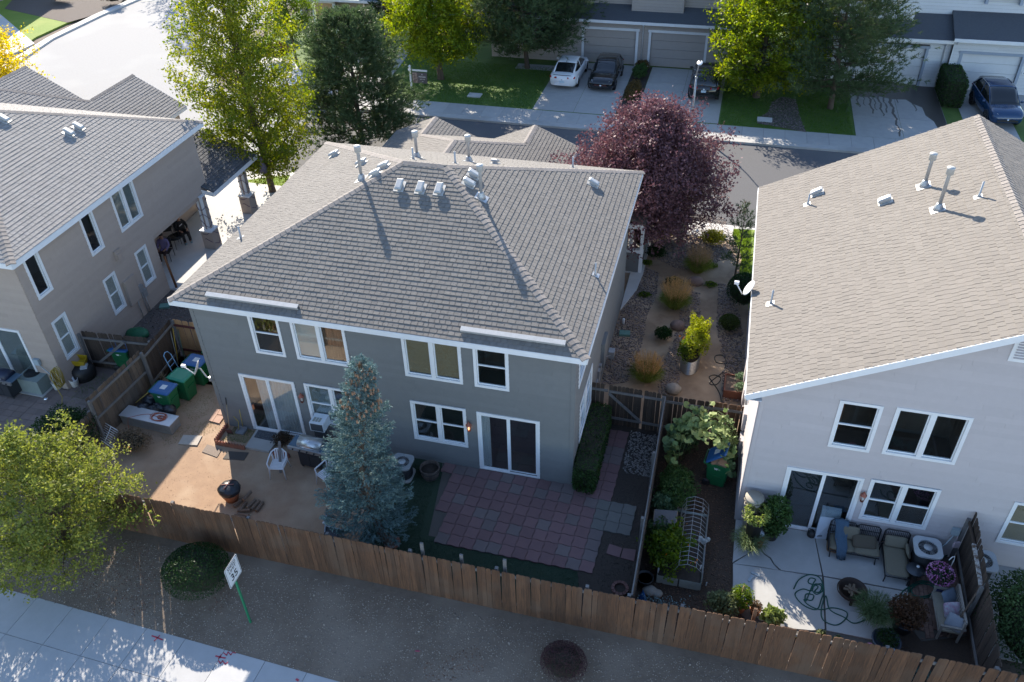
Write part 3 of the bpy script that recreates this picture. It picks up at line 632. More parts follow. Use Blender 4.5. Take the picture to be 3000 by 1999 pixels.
# right side wall, windows seen at a grazing angle
def sidewin(house, x, N, pts, **k):
    ys = [XP(*p, x) for p in pts]; return min(p.y for p in ys), max(p.y for p in ys), min(p.z for p in ys), max(p.z for p in ys)
OS = []
for (y0, y1, z0, z1, u) in ((.95, 3.1, .95, 2.62, [(.5, 'h', None), (.5, 'h', None)]), (.55, 1.65, 3.635, wt, [(1, 'h', None)]), (3.3, 5.1, 3.635, wt, [(.5, 'f', 'tan'), (.5, 'f', 'tan')]), (5.9, 7.0, 3.9, wt, [(1, 'h', None)])):
    w, ho = window(H1, (12.45, 0, 0), (0, 1, 0), (1, 0, 0), y0, y1, z0, z1, u); OS.append(ho)
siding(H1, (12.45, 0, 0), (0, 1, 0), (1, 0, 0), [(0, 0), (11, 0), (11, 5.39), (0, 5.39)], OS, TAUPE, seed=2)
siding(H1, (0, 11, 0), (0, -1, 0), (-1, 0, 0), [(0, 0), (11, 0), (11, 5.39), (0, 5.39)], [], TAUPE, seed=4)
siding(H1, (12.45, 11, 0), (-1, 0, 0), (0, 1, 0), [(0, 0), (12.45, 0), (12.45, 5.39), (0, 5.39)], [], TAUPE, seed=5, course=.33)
for (x, y, sx, sy) in ((0, 0, -1, -1), (12.45, 0, 1, -1)):
    b = MB(); b.box((min(x, x-sx*.1), y-.034, 0), (max(x, x-sx*.1), y-.002, 5.39)); b.box((min(x, x+sx*.034), y-.034, 0), (max(x, x+sx*.034), y+.1, 5.39)); part('corner_board', b, TAUPE, H1)
# front wing walls
wm = MB(); wm.slab([(-.3, 11.0, 0), (-.3, 19.1, 0), (-.3, 19.1, 2.6), (-.3, 11.0, 2.6)], (.1, 0, 0)); wm.slab([(8.5, 11.0, 0), (8.5, 19.1, 0), (8.5, 19.1, 2.6), (8.5, 11.0, 2.6)], (-.1, 0, 0)); wm.slab([(-.3, 19.1, 0), (8.5, 19.1, 0), (8.5, 19.1, 2.55), (6.65, 19.1, 3.4), (5.3, 19.1, 2.8), (4.08, 19.1, 2.4), (2.8, 19.1, 2.8), (1.5, 19.1, 3.4), (-.3, 19.1, 2.55)], (0, -.1, 0)); part('garage_wing_wall', wm, TAUPE, H1)
for o in W1:
    A, B, C, D, E_, F_, V, n1 = o; fascia(H1, [F_, E_] if E_[0] > 4 else [E_, F_], .17, close=False); fascia(H1, [E_, D], .17, close=False)
# right entry porch with small dark roof
pr = Roof(H1, SHG, .168, 9)
b = MB(); b.slab([(11.2, 12.75, 3.05), (13.0, 12.75, 2.55), (13.0, 15.6, 2.55), (11.2, 15.6, 3.05)], (0, 0, -.08)); part('porch_roof', b, mat('old porch shingles', (.085, .08, .075), (.13, .12, .11), .9, 14, .6, 60), H1)
b = MB(); b.box((11.6, 12.72, 2.28), (12.98, 12.78, 2.48)); b.box((12.82, 12.8, .08), (12.96, 12.94, 2.3)); b.box((12.35, 12.8, 1.2), (12.5, 12.94, 2.3)); b.box((11.6, 12.78, 1.06), (12.98, 12.96, 1.2)); b.box((12.82, 15.2, .08), (12.96, 15.34, 2.4)); part('porch_frame', b, WHITE, H1)
b = MB(); b.box((11.6, 12.82, .08), (12.94, 12.92, 1.06)); b.box((12.84, 12.96, .08), (12.92, 15.2, 1.06)); b.box((11.4, 11.0, 0), (11.5, 15.4, 2.8)); part('porch_skirt', b, TAUPE, H1)
b = MB(); b.prism([(12.5, 9.9), (12.62, 10.3), (12.95, 11.5), (13.05, 12.8), (12.5, 12.8)], .005, .08); part('porch_slab', b, CONC2, H1)
b = MB(); b.prism([(11.5, 12.81), (13.05, 12.81), (13.05, 15.6), (11.5, 15.6)], .005, .08); part('porch_slab', b, CONC2, H1)
# lamps, dish, boxes
COP = mat('copper lantern', (.30, .09, .06), (.2, .07, .05), .4, 8, metal=.4)
wall_light(H1, (9.13, -.02, 1.95), Nb, COP, True); wall_light(H1, (3.36, -.02, 2.0), Nb, COP)
b = MB(); b.box((12.45, 5.0, .9), (12.60, 5.8, 1.95)); part('meter_cabinet', b, TAUPE, H1)
b = MB(); b.box((12.45, 4.4, .7), (12.55, 4.62, 1.2)); b.box((12.45, 4.1, .5), (12.54, 4.3, .95)); b.box((12.45, 4.68, .95), (12.56, 4.84, 1.25)); b.tube([(12.5, 4.5, .7), (12.5, 4.5, .02)], .02, 6); b.tube([(12.5, 4.2, .5), (12.5, 4.2, .02)], .02, 6); part('utility_boxes', b, GALV, H1)
b = MB(); c = vv(12.72, 6.1, .75); b.cbox(c, (.22, .28, .3)); b.tube([c, c+vv(-.0, .0, -.7)], .022, 6); b.tube([c+vv(0, -.1, 0), c+vv(-.2, -.35, .05), c+vv(-.25, -.35, -.2)], .02, 6); part('gas_meter', b, GALV, H1)
# roof hardware
for p in ((1172, 546), (1233, 553), (1288, 557)): box_vent(H1, hit(*p, rA, nR), nR)
for p in ((1384, 515), (1370, 540), (1735, 540)): box_vent(H1, hit(*p, rA, nE) if False else hit(*p, rB, nE), nE)
for p in ((1127, 491), (1103, 513), (1062, 481), (982, 456)): box_vent(H1, hit(*p, rA, nL), nL)
box_vent(H1, hit(1450, 481, rB, nF), nF)
flue(H1, hit(1060, 526, rA, nL), nL, 1.0); flue(H1, hit(1410, 580, rB, nE), nE, .95); flue(H1, hit(1222, 462, rA, nF), nF, .8); flue(H1, hit(1374, 474, rB, nF), nF, .8)
for p, P, n in (((1211, 468), rA, nF), ((1334, 480), rB, nF), ((1678, 492), rB, nF), ((1744, 806), rB, nE), ((706, 697), rA, nL)): pipe_vent(H1, hit(*p, P, n), n, .45)
for (pa, pb) in (((606, 868), (874, 909)), ((1350, 972), (1657, 1014))):
    a, c = hit(*pa, rA, nR), hit(*pb, rA, nR); c = vv(c.x, (c.y+a.y)/2, 0); a = vv(a.x, c.y, 0); zz = ze+KM*(a.y-ya); b = MB(); V = vv(0, math.cos(math.atan(KM)), math.sin(math.atan(KM)))
    for (v0, v1, n0, n1) in ((-.03, .12, .10, .122), (-.03, -.01, .02, .10), (.10, .12, .015, .10)):
        P = lambda x, v, n: vv(x, a.y, zz)+V*v+nR*n
        vs = [P(x, v, n) for x in (a.x, c.x) for v, n in ((v0, n0), (v1, n0), (v1, n1), (v0, n1))]; b.add(vs, [(0, 3, 2, 1), (4, 5, 6, 7), (0, 1, 5, 4), (1, 2, 6, 5), (2, 3, 7, 6), (3, 0, 4, 7)])
    part('rain_diverter', b, METV, H1, fix=True)
R1.done(300, 120)
# ================================================================ left neighbour
H2 = thing('tan_left_house', 'tan two storey house at the left edge with a covered side porch where people sit', 'house', (-13, 6, 0))
R2 = Roof(H2, SHL, .168, 2)
dx, dy, dz = -19.24, .34, .26
xa2, xb2, ya2, yb2, ze2, zr2 = xa+dx, -6.37, ya+dy, yb+dy, ze+dz, zr+dz
qA, qB = (5.5+dx, 5.505+dy, zr2), (6.97+dx, 5.505+dy, zr2)
R2.face([(xa2, ya2, ze2), (xb2, ya2, ze2), qB, qA]); mE = R2.face([(xb2, ya2, ze2), (xb2, yb2, ze2), qB]); R2.face([(xb2, yb2, ze2), (xa2, yb2, ze2), qA, qB]); R2.face([(xa2, yb2, ze2), (xa2, ya2, ze2), qA], shingle=False)
R2.cap((xb2, ya2, ze2), qB, nR, nE); R2.cap((xb2, yb2, ze2), qB, nE, nF); R2.cap(qA, qB, nF, nR)
W2_ = front_wing(R2, -19.4, 11.3, 19.9, 6.2, 12.7, 6.3, 3.45, .545)
fascia(H2, [(xa2, ya2, ze2), (xb2, ya2, ze2), (xb2, yb2, ze2), (xa2, yb2, ze2)], .2)
for o in W2_:
    A, B, C, D, E_, F_, V, n1 = o
    if E_[0] > -19: fascia(H2, [F_, E_], .17, close=False); fascia(H2, [E_, D], .17, close=False)
b = MB()
for q in (((xa2, ya2+.02), (xb2-.02, .35)), ((-6.8, .35), (xb2-.02, 11.4)), ((xa2, 11.4), (xb2-.02, yb2-.02))): b.box((*q[0], ze2-.212), (*q[1], ze2-.2))
part('soffit', b, WHITE, H2)
OS = []; x = -6.8
specs = [((112.7, 879.6), (155, 847.7), 5.5, None, [(1, 'f', None)]), ((270, 754), (305, 722), 5.5, None, [(1, 'f', None)]), ((355, 680), (419, 633.7), 5.5, None, [(.5, 'f', 'grey'), (.5, 'f', 'grey')]),
         ((425, 840.5), (457, 815), None, (391, 742.7), [(1, 'h', 'white')]), ((337, 925), (370, 895), None, (296.9, 824), [(1, 'h', 'white')]), ((195.6, 1056), (233, 1020), None, (145.5, 948.5), [(1, 'h', 'white')])]
for bl, br, zt, tl, u in specs:
    a, c = XP(*bl, x), XP(*br, x); zz = zt if zt else XP(*tl, x).z
    w, ho = window(H2, (x, 0, 0), (0, 1, 0), (1, 0, 0), a.y, c.y, (a.z+c.z)/2, zz, u, trim=.10); OS.append(ho)
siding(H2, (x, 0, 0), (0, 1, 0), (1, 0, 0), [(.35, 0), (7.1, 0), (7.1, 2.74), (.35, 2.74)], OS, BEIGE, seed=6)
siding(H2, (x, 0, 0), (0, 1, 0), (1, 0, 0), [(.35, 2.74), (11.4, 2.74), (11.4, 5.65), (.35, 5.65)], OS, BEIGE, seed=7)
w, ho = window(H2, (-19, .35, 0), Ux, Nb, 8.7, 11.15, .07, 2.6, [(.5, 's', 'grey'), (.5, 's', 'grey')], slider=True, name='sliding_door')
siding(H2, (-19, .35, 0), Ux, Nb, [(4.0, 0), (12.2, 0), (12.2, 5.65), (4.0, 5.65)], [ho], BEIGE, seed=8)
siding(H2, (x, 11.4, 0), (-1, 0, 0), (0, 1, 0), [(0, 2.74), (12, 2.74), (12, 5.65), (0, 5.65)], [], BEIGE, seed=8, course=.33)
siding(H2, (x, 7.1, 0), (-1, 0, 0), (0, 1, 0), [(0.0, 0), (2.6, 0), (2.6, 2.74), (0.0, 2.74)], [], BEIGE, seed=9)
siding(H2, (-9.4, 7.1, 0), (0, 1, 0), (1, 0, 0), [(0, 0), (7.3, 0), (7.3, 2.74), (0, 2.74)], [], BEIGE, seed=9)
b = MB(); b.box((-9.4, 7.1, 2.70), (-6.8, 11.4, 2.74)); part('porch_ceiling', b, BEIGE, H2)
b = MB(); b.slab([(-16, 11.3, 0), (-13.4, 11.3, 0), (-13.4, 19.5, 0), (-22, 19.5, 0), (-22, 11.3, 0)], (0, 0, 2.6)); b.box((-13.4, 11.5, 0), (-9.45, 14.3, 2.6)); part('garage_wing_wall', b, BEIGE, H2)
b = MB(); b.prism([(-9.35, 7.12), (-6.45, 7.12), (-6.35, 14.5), (-5.9, 17), (-9.35, 17)], .005, .09); part('porch_slab', b, CONC2, H2)
# porch roof
pz = 2.98; PR = Roof(H2, SHD, .17, 4); PR.face([(-6.2, 11.0, pz-.15), (-6.2, 14.95, pz-.15), (-9.6, 14.95, pz+1.1), (-9.6, 11.0, pz+1.1)]); 
fascia(H2, [(-6.9, 10.98, pz-.05), (-6.2, 10.98, pz-.16), (-6.2, 14.97, pz-.16), (-9.6, 14.97, pz+1.05)], .2, close=False)
r = PR.done(0, 0)
for (px_, py_) in ((-6.78, 10.75), (-6.75, 14.2)):
    b = MB(); b.box((px_-.28, py_-.28, .09), (px_+.28, py_+.28, 1.0)); q = part('pillar_base', b, BEIGE, H2)
    b = MB(); b.box((px_-.31, py_-.31, 1.0), (px_+.31, py_+.31, 1.06)); b.box((px_-.16, py_-.16, 1.06), (px_+.16, py_+.16, 2.72)); q = part('porch_pillar', b, WHITE, H2)
    b = MB(); b.box((px_-.04, py_-.166, 1.08), (px_+.04, py_-.161, 2.7)); b.box((px_+.161, py_-.1, 1.08), (px_+.166, py_+.1, 2.7)); part('pillar_panel', b, BEIGE, q)
b = MB(); b.box((-6.87, 7.1, 2.54), (-6.81, 11.4, 2.72)); part('porch_beam', b, BEIGE, H2)
a, c = XP(352, 820, x), XP(408, 870, x)
b = MB(); b.box((x+.02, min(a.y, c.y), .9), (x+.14, max(a.y, c.y), 2.05)); part('meter_cabinet', b, BEIGE, H2)
for p in ((407, 845), (419, 858), (396, 870)): a = XP(*p, x); b = MB(); b.box((x+.02, a.y-.12, a.z-.16), (x+.13, a.y+.12, a.z+.16)); b.tube([(x+.06, a.y, a.z-.16), (x+.06, a.y, .02)], .018, 6); part('utility_box', b, GALV, H2)
a = XP(340, 745, x); b = MB(); b.box((x+.02, a.y-.16, a.z-.2), (x+.12, a.y+.16, a.z+.2)); b.box((x+.1, a.y-.12, a.z-.18), (x+.16, a.y+.12, a.z+.05)); part('wall_vent', b, BEIGE, H2)
b = MB(); a = YP(112, 1057, .33); b.box((a.x-.12, .2, a.z-.13), (a.x+.12, .31, a.z+.13)); b.tube([(a.x, .27, a.z-.13), (a.x+.5, .2, .7), (a.x+.6, .0, .5)], .018, 6); part('disconnect_box', b, mat('blue grey box', (.35, .42, .45)), H2)
for p in ((200, 392), (228, 375), (10, 352)): box_vent(H2, hit(*p, qB, mE), mE)
R2.done(280, 60)
# ================================================================ right neighbour
H3 = thing('white_right_house', 'off white two storey house with tan shingle gable roof on the right', 'house', (24, 5, 0))
R3 = Roof(H3, SHT, .19, 3)
x0, xr, k3, y0, y1 = 17.2, 23.82, .516, -.62, 11.45; z0 = 5.36; z1 = z0+k3*(xr-x0); x9 = 2*xr-x0
m1 = R3.face([(x0, y0, z0), (x0, y1, z0), (xr, y1, z1), (xr, y0, z1)], (0, 1)); m2 = R3.face([(x9, y0, z0), (x9, y1, z0), (xr, y1, z1), (xr, y0, z1)], (0, 1))
R3.cap((xr, y0, z1), (xr, y1, z1), m1, m2, .17)
R3.face([(19.0, 11.45, 5.1), (22.6, 11.45, 6.9), (22.6, 13.2, 6.9), (19.0, 13.2, 5.1)], (0, 3), shingle=False)
fascia(H3, [(xr, y0, z1), (x0, y0, z0)][::-1], .19, close=False); fascia(H3, [(xr, y0, z1), (x9, y0, z0)], .19, close=False); fascia(H3, [(x0, y1, z0), (x0, y0, z0)], .17, close=False)
b = MB(); b.box((x0+.02, y0, z0-.18), (17.63, y1, z0-.165)); part('soffit', b, WHITE, H3)
yw = -.2; O3 = (0, yw, 0)
OP3 = [((18.73, 20.83, .07, 2.6), [(.5, 's', None), (.5, 's', None)]), ((19.62, 20.71, 3.61, 5.31), [(1, 'h', None)]), ((21.02, 22.87, 3.65, 5.35), [(.5, 'f', None), (.5, 'f', None)]), ((21.0, 22.83, .97, 2.63), [(.5, 'h', None), (.5, 'h', 'screen')]), ((24.67, 26.4, .98, 2.65), [(.5, 'h', 'tan'), (.5, 'h', 'tan')]), ((24.9, 26.7, 3.65, 5.35), [(.5, 'f', None), (.5, 'f', None)])]
HO = []
for (a, b_, c, d), sp in OP3:
    sl = sp[0][1] == 's'; w, ho = window(H3, O3, Ux, Nb, a, b_, c, d, sp, slider=sl, name='sliding_door' if sl else 'window'); HO.append(ho)
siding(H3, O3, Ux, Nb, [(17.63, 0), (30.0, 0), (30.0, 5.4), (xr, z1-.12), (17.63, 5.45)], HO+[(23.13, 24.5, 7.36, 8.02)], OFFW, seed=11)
b = MB(); b.box((23.05, -.245, 7.28), (24.59, -.21, 8.1)); q = part('gable_vent', b, WHITE, H3)
for i in range(8): b = MB(); b.cbox((23.82, -.26, 7.41+i*.08), (1.36, .05, .012), rx=.6); part('louvre', b, OFFW, q)
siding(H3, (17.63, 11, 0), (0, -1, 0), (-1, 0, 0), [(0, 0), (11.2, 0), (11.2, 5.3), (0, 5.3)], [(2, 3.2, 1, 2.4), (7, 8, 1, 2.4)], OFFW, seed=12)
for (a, b_) in ((2.0, 3.2), (7.0, 8.0)): window(H3, (17.63, 11, 0), (0, -1, 0), (-1, 0, 0), a-.06, b_+.06, .94, 2.46, [(1, 'h', None)])
b = MB(); b.box((17.62, yw-.034, 0), (17.74, yw-.002, 5.45)); b.box((17.596, yw-.034, 0), (17.628, yw+.1, 5.45)); part('corner_board', b, OFFW, H3)
wall_light(H3, (20.97-.06, yw-.02, 1.95), Nb, COP)
b = MB()
for (a, z) in ((5.2, 1.0), (4.2, .8), (2.4, 1.3), (2.0, .5)): b.box((17.5, a, z), (17.625, a+.45, z+.7))
part('utility_boxes', b, OFFW, H3)
b = MB(); a = YP(2798, 1551, yw); b.box((a.x-.1, yw-.14, a.z-.12), (a.x+.1, yw-.03, a.z+.12)); b.tube([(a.x, yw-.1, a.z-.12), (a.x-.15, yw-.2, .7), (a.x-.5, yw-.3, .35), (22.9, -.8, .3)], .02, 6); part('disconnect_box', b, mat('blue grey box', (.35, .42, .45)), H3)
for p in ((2397, 568), (2596, 592)): box_vent(H3, hit(*p, (xr, 0, z1), m1), m1)
for p, h in (((2366, 600), .42), ((2867, 578), .5), ((2258, 891), .5)): pipe_vent(H3, hit(*p, (xr, 0, z1), m1), m1, h)
flue(H3, hit(2707, 546, (xr, 0, z1), m1), m1, .9); flue(H3, hit(2748, 614, (xr, 0, z1), m1), m1, 1.15)
R3.done(300, 110)
# satellite dishes hang on the walls, not part of them
def dish(p, d, arm, label):
    t = thing('satellite_dish', label, 'satellite dish', p); p = Vector(p); d = Vector(d).normalized()
    M = Matrix.Translation(p) @ d.to_track_quat('Z', 'Y').to_matrix().to_4x4(); b = MB(); rings = []
    for r in (.01, .1, .18, .25): rings.append([M @ Vector((r*math.cos(a)*.92, r*math.sin(a)*1.1, .55*r*r)) for a in [2*math.pi*k/20 for k in range(20)]])
    b.loft(rings+[[v-d*.012 for v in r] for r in rings[::-1]], cap=False); part('reflector', b, mat('dish grey', (.62, .62, .63), None, .5), t)
    b = MB(); b.tube([M @ Vector((0, -.3, .04)), M @ Vector((0, -.1, .42))], .018, 6); c = M @ Vector((0, -.06, .45)); b.cbox(c, (.14, .09, .09)); part('feed_arm', b, WHITE, t)
    b = MB(); b.tube([p, p-d*.1, Vector(arm)+(p-Vector(arm))*.4-Vector((0, 0, .12)), Vector(arm)], .025, 8); b.cbox(arm, (.08, .16, .16)); part('bracket', b, GALV, t)
dish((-.42, -.05, 2.55), (-.85, -.25, .35), (-.03, -.02, 2.15), 'grey satellite dish on the back left corner of the grey duplex above the green bins')
dish(tuple(XP(2196, 845, 17.1)), (-.8, -.1, .5), (17.58, XP(2196, 845, 17.1).y, 4.0), 'white satellite dish on the side wall under the eave of the off white house')
# ================================================================ fences
FW_ = mat('weathered cedar', (.155, .075, .036), (.066, .035, .021), .85, 3.2, .5, 24, stretch=(9, 9, .7), obr=.22, contrast=.2, c3=(.12, .072, .045), ns3=1.1)
FWG = mat('greyed cedar', (.15, .105, .072), (.085, .062, .046), .9, 3.2, .5, 24, stretch=(9, 9, .7), obr=.25, contrast=.2, c3=(.14, .115, .095), ns3=1.1)
FWD = mat('dark old cedar', (.080, .054, .038), (.042, .031, .025), .9, 3.2, .5, 24, stretch=(9, 9, .7), obr=.3, contrast=.2)
FWN = mat('new cedar', (.42, .235, .11), (.34, .18, .085), .85, 3.2, .4, 24, stretch=(9, 9, .7), obr=.1, contrast=.2)
RAILG = mat('grey fence rail', (.19, .18, .175), (.13, .125, .12), .9, 5, .4, 40)
def fence(name, label, a, b, h, m, side=1, w=.14, gap=.004, z0=.0, rails=(.35, 1.55), posts=True, rm=None, seed=1, tilt=.012, jitter=.012, parent=None, top=0, zf=None, skip=(), group=None, lean=0, gaps=None, hs=None):
    """dog-eared picket fence from a to b. side: +1 rails to the left of a->b"""
    rr = random.Random(seed); a, b = Vector((*a, 0)), Vector((*b, 0)); d = (b-a); L = d.length; d.normalize(); s = Vector((-d.y, d.x, 0))*side; n = int(L/w)
    t = parent or thing(name, label, 'fence', (a.x, a.y, 0), group)
    for i in range(n):
        g0 = gap+rr.uniform(0, gap)*(3 if (gaps and rr.random() < gaps) else 1); p = a+d*(i*w+w/2); hw = w/2-g0/2; hh = (hs(i/n) if hs else h)+rr.uniform(-jitter, jitter); zz = zf(p.x, p.y) if zf else z0
        if any(u0 < i*w < u1 for u0, u1 in skip): continue
        tl = rr.gauss(0, tilt); o = s*(-.009+rr.uniform(-.004, .004)); e = min(.035, hw*.5)
        P = [(-hw, zz), (hw, zz), (hw, hh-e), (hw-e*.6, hh-e*.25), (hw-e*1.25, hh), (-hw+e*1.25, hh), (-hw+e*.6, hh-e*.25), (-hw, hh-e)]
        vs = []
        for off in (o, o-s*.017):
            for (u, z) in P: vs.append(p+d*(u+tl*(z-zz))+off+s*lean*(z-zz)+Vector((0, 0, z)))
        k = len(P); part('board', MB().add(vs, [tuple(range(k))[::-1], tuple(range(k, 2*k))]+[(q, (q+1) % k, k+(q+1) % k, k+q) for q in range(k)]), m, t)
    for q in rails:
        mb = MB(); z = q*h/1.8; board(mb, a+s*(.02+lean*z)+Vector((0, 0, z)), b+s*(.02+lean*z)+Vector((0, 0, z)), .038, .088); part('rail', mb, rm or RAILG, t)
    if posts:
        k = max(1, round(L/2.44))
        for i in range(k+1):
            p = a+d*(L*i/k)+s*.085; mb = MB(); th = h-.06 if not isinstance(posts, dict) else posts.get(i, h-.06); mb.cbox((p.x, p.y, th/2-.05), (.088, .088, th+.1), math.atan2(d.y, d.x)); part('post', mb, rm or RAILG, t)
    return t
zf = lambda x, y: dirt_z(x, y-.02)-.02
fence('rear_fence', 'long brown dog-eared board fence running across the foreground above the dirt strip', (-1.02, -5.0), (26.2, -5.06), 1.78, FW_, 1, .139, .002, seed=4, zf=zf, gaps=.10, hs=lambda t: 1.76+.03*math.sin(t*9)+(.05 if t > .62 else 0))
for px, top in (((1238, 1655), 2.12), ((1478, 1712), 2.10)):
    pass
LF = thing('left_yard_fence', 'worn greyish board fence between the tan house yard and the green bins', 'fence', (-3.8, -1, 0))
fence('', '', (-3.95, -4.95), (-3.82, -1.72), 1.40, FWG, 1, .15, parent=LF, seed=5, rm=RAILG)
fence('', '', (-3.80, -1.72), (-3.62, 1.0), 1.90, FWG, -1, .17, parent=LF, seed=6, rails=(.9, 1.6))
fence('', '', (-3.60, 1.0), (-3.74, 3.16), 1.78, FWD, -1, .14, parent=LF, seed=7)
NF = fence('new_fence_panel', 'orange new cedar fence panel with dark red rail at the back of the bin area', (-3.70, 3.16), (-.02, 3.16), 1.75, FWN, -1, .14, seed=8, rm=mat('dark red rail', (.10, .025, .022)), posts=False)
GF = fence('dark_gate_fence', 'dark weathered gate and fence beside the tan house wall, blue lidded bin before it', (-6.74, 1.75), (-3.85, 1.95), 1.72, FWD, -1, .145, seed=9, rails=(.3, 1.5), tilt=.02)
b = MB(); board(b, (-6.3, 1.66, .35), (-4.9, 1.76, 1.5), .03, .1); part('brace', b, RAILG, GF)
MF = thing('middle_gate_fence', 'dark board fence with a diagonal braced gate between the grey and white houses', 'fence', (14, 3.1, 0))
fence('', '', (12.50, 3.12), (13.05, 3.12), 1.76, FWD, -1, .14, parent=MF, seed=10, posts=False)
fence('', '', (13.08, 3.10), (14.25, 3.08), 1.76, FWD, -1, .14, parent=MF, seed=11, posts=False, tilt=.004)
b = MB(); board(b, (13.1, 3.04, 1.45), (14.2, 3.02, .45), .03, .1); part('gate_brace', b, RAILG, MF)
fence('', '', (14.28, 3.08), (15.0, 3.06), 1.76, FWD, -1, .14, parent=MF, seed=12, posts=False)
fence('', '', (15.0, 3.06), (16.6, 3.04), 1.72, FWD, -1, .14, parent=MF, seed=13, posts=False)
fence('', '', (16.6, 3.04), (17.58, 3.03), 1.76, FW_, -1, .14, parent=MF, seed=14, posts=False)
fence('side_yard_fence', 'fence seen nearly edge on between the red paver patio and the planted yard', (15.02, -4.93), (15.0, 3.04), 1.74, FWD, 1, .14, seed=15, rails=(.4, 1.72))
RF = fence('right_yard_fence', 'leaning brown fence with peeling white painted rail beside the sofa patio', (23.86, -.26), (23.78, -4.95), 1.80, FWD, -1, .145, seed=16, rails=(.4,), tilt=.02, hs=lambda t: 2.05-.3*t)
b = MB(); board(b, (23.80, -.3, 1.66), (23.80, -1.1, 1.66), .045, .1); part('rail', b, FWD, RF)
b = MB(); board(b, (23.79, -1.1, 1.66), (23.77, -2.45, 1.62), .10, .05); part('peeling_rail', b, mat('peeling white paint', (.55, .54, .52), (.16, .11, .08), .9, 9, .5, 50, contrast=.08), RF)
b = MB(); board(b, (23.75, -2.5, 1.55), (23.3, -3.1, .1), .04, .1); part('brace', b, FWG, RF)
# posts standing taller inside the long fence
for i, (px, py) in enumerate(((1240, 1630), (1480, 1682), (1354, 1658), (2204, 1826))):
    x = YP(px, py, -4.86).x; b = MB(); hgt = (2.02, 2.02, 1.86, 2.05)[i]; b.cbox((x, -4.86, hgt/2-.05), (.09, .05, hgt+.1)); 
    solo('tall_post', b, RAILG if i != 3 else FW_, ['grey stake rising above the long fence, left of the turf', 'grey stake rising above the long fence in front of the red pavers', 'short grey stake just topping the long fence between two taller stakes', 'brown stake rising above the long fence by the potted shrubs'][i], 'post')
# ================================================================ plants
def rvec(n): v = RNG.normal(size=(n, 3)); return v/np.linalg.norm(v, axis=1, keepdims=True)
def leaf_quads(P, size, jit=.5, flat=0.0, asp=.62):
    """rhombic leaves at points P"""
    n = len(P); a = rvec(n); nr = rvec(n); nr[:, 2] = np.abs(nr[:, 2])+flat; nr /= np.linalg.norm(nr, axis=1, keepdims=True)
    a -= nr*(a*nr).sum(1, keepdims=True); a /= np.linalg.norm(a, axis=1, keepdims=True); b = np.cross(nr, a)
    s = (size*(1+RNG.uniform(-jit, jit, n)))[:, None]
    V = np.stack([P-a*s*.5, P+b*s*.5*asp+nr*s*.08, P+a*s*.5, P-b*s*.5*asp+nr*s*.08], 1).reshape(-1, 3)
    return V, np.arange(4*n).reshape(-1, 4)
def blades(P, D, L, w, curl=0):
    """thin triangles from P along D"""
    n = len(P); sd = np.cross(D, rvec(n)); sd /= (np.linalg.norm(sd, axis=1, keepdims=True)+1e-6)
    L = np.asarray(L).reshape(-1, 1)*np.ones((n, 1)); tip = P+D*L; 
    V = np.stack([P-sd*w/2, P+sd*w/2, tip], 1).reshape(-1, 3); return V, np.arange(3*n).reshape(-1, 3)
def limb_mesh(mb, a, b, r0, r1, sag=0, n=5, wob=.05, rr=random):
    a, b = Vector(a), Vector(b); k = 5; pts = []
    L = (b-a).length
    for i in range(k+1):
        t = i/k; p = a.lerp(b, t); p.z += sag*L*math.sin(math.pi*t); 
        if 0 < i < k: p += Vector((rr.uniform(-1, 1), rr.uniform(-1, 1), rr.uniform(-1, 1)))*wob*L*.3
        pts.append(p)
    mb.tube(pts, [r0+(r1-r0)*i/k for i in range(k+1)], n, cap=False); return pts
def broadleaf(name, label, base, H, R, m, trunk_h=1.8, nb=110, per=330, leaf=.11, prof=None, tr=.16, seed=1, lean=(0, 0), spread=.26, bm=None, group=None, squash=.7, up=.25, tag_cat='tree', multi=1, zmin=None):
    """boughs radiating from a leader, leaves gathered along the outer part of each bough"""
    global RNG
    RNG = np.random.default_rng(seed); rr = random.Random(seed); base = Vector(base); t = thing(name, label, tag_cat, base, group); bm = bm or BARK
    prof = prof or (lambda q: math.sin(math.pi*min(1, .12+q*.95))**.6)
    ax = lambda z: base+Vector((lean[0]*z/H, lean[1]*z/H, z)); tk = MB()
    zt = H*.93; tk.tube([ax(0)-Vector((0, 0, .15)), ax(.25), ax(trunk_h*.6), ax(trunk_h), ax(H*.5), ax(zt)], [tr*1.35, tr*1.05, tr*.95, tr*.85, tr*.45, .02], 10, cap=False); Ps = []
    for i in range(nb):
        q = ((i+.5)/nb)**.9; z = trunk_h*.75+(H-trunk_h*.75)*q; rad = R*prof(q)*rr.uniform(.62, 1.08); an = i*2.399+rr.uniform(-.35, .35)
        tip = ax(z)+Vector((math.cos(an)*rad, math.sin(an)*rad, rr.uniform(-.25, .2))); st = ax(max(trunk_h*.8, z-rad*up-.35))
        L = (tip-st).length; pts = limb_mesh(tk, st, tip, max(.016, tr*.30*(1-q*.7)*min(1, L/1.5)), .006, .06, 4, rr=rr)
        n = int(per*(.45+.55*min(1.4, L/R))); s = .30+.72*RNG.random(n)**.8; A = np.array(pts); idx = np.clip(s*5, 0, 4.999); i0 = idx.astype(int); f = (idx-i0)[:, None]
        p = A[i0]*(1-f)+A[i0+1]*f; sp = spread*(.35+.75*s)[:, None]*min(1.3, .5+L/2); nc = max(3, n//20); cid = RNG.integers(0, nc, n); p = p[cid]+(RNG.normal(size=(n, 3))*sp*np.array([1, 1, squash]))[cid]+RNG.normal(size=(n, 3))*leaf*1.15; Ps.append(p)
    P = np.concatenate(Ps); 
    if zmin: P = P[P[:, 2] > zmin]
    part('trunk', tk, bm, t); V, Fq = leaf_quads(P, leaf); npart('crown', V, Fq, m, t); return t
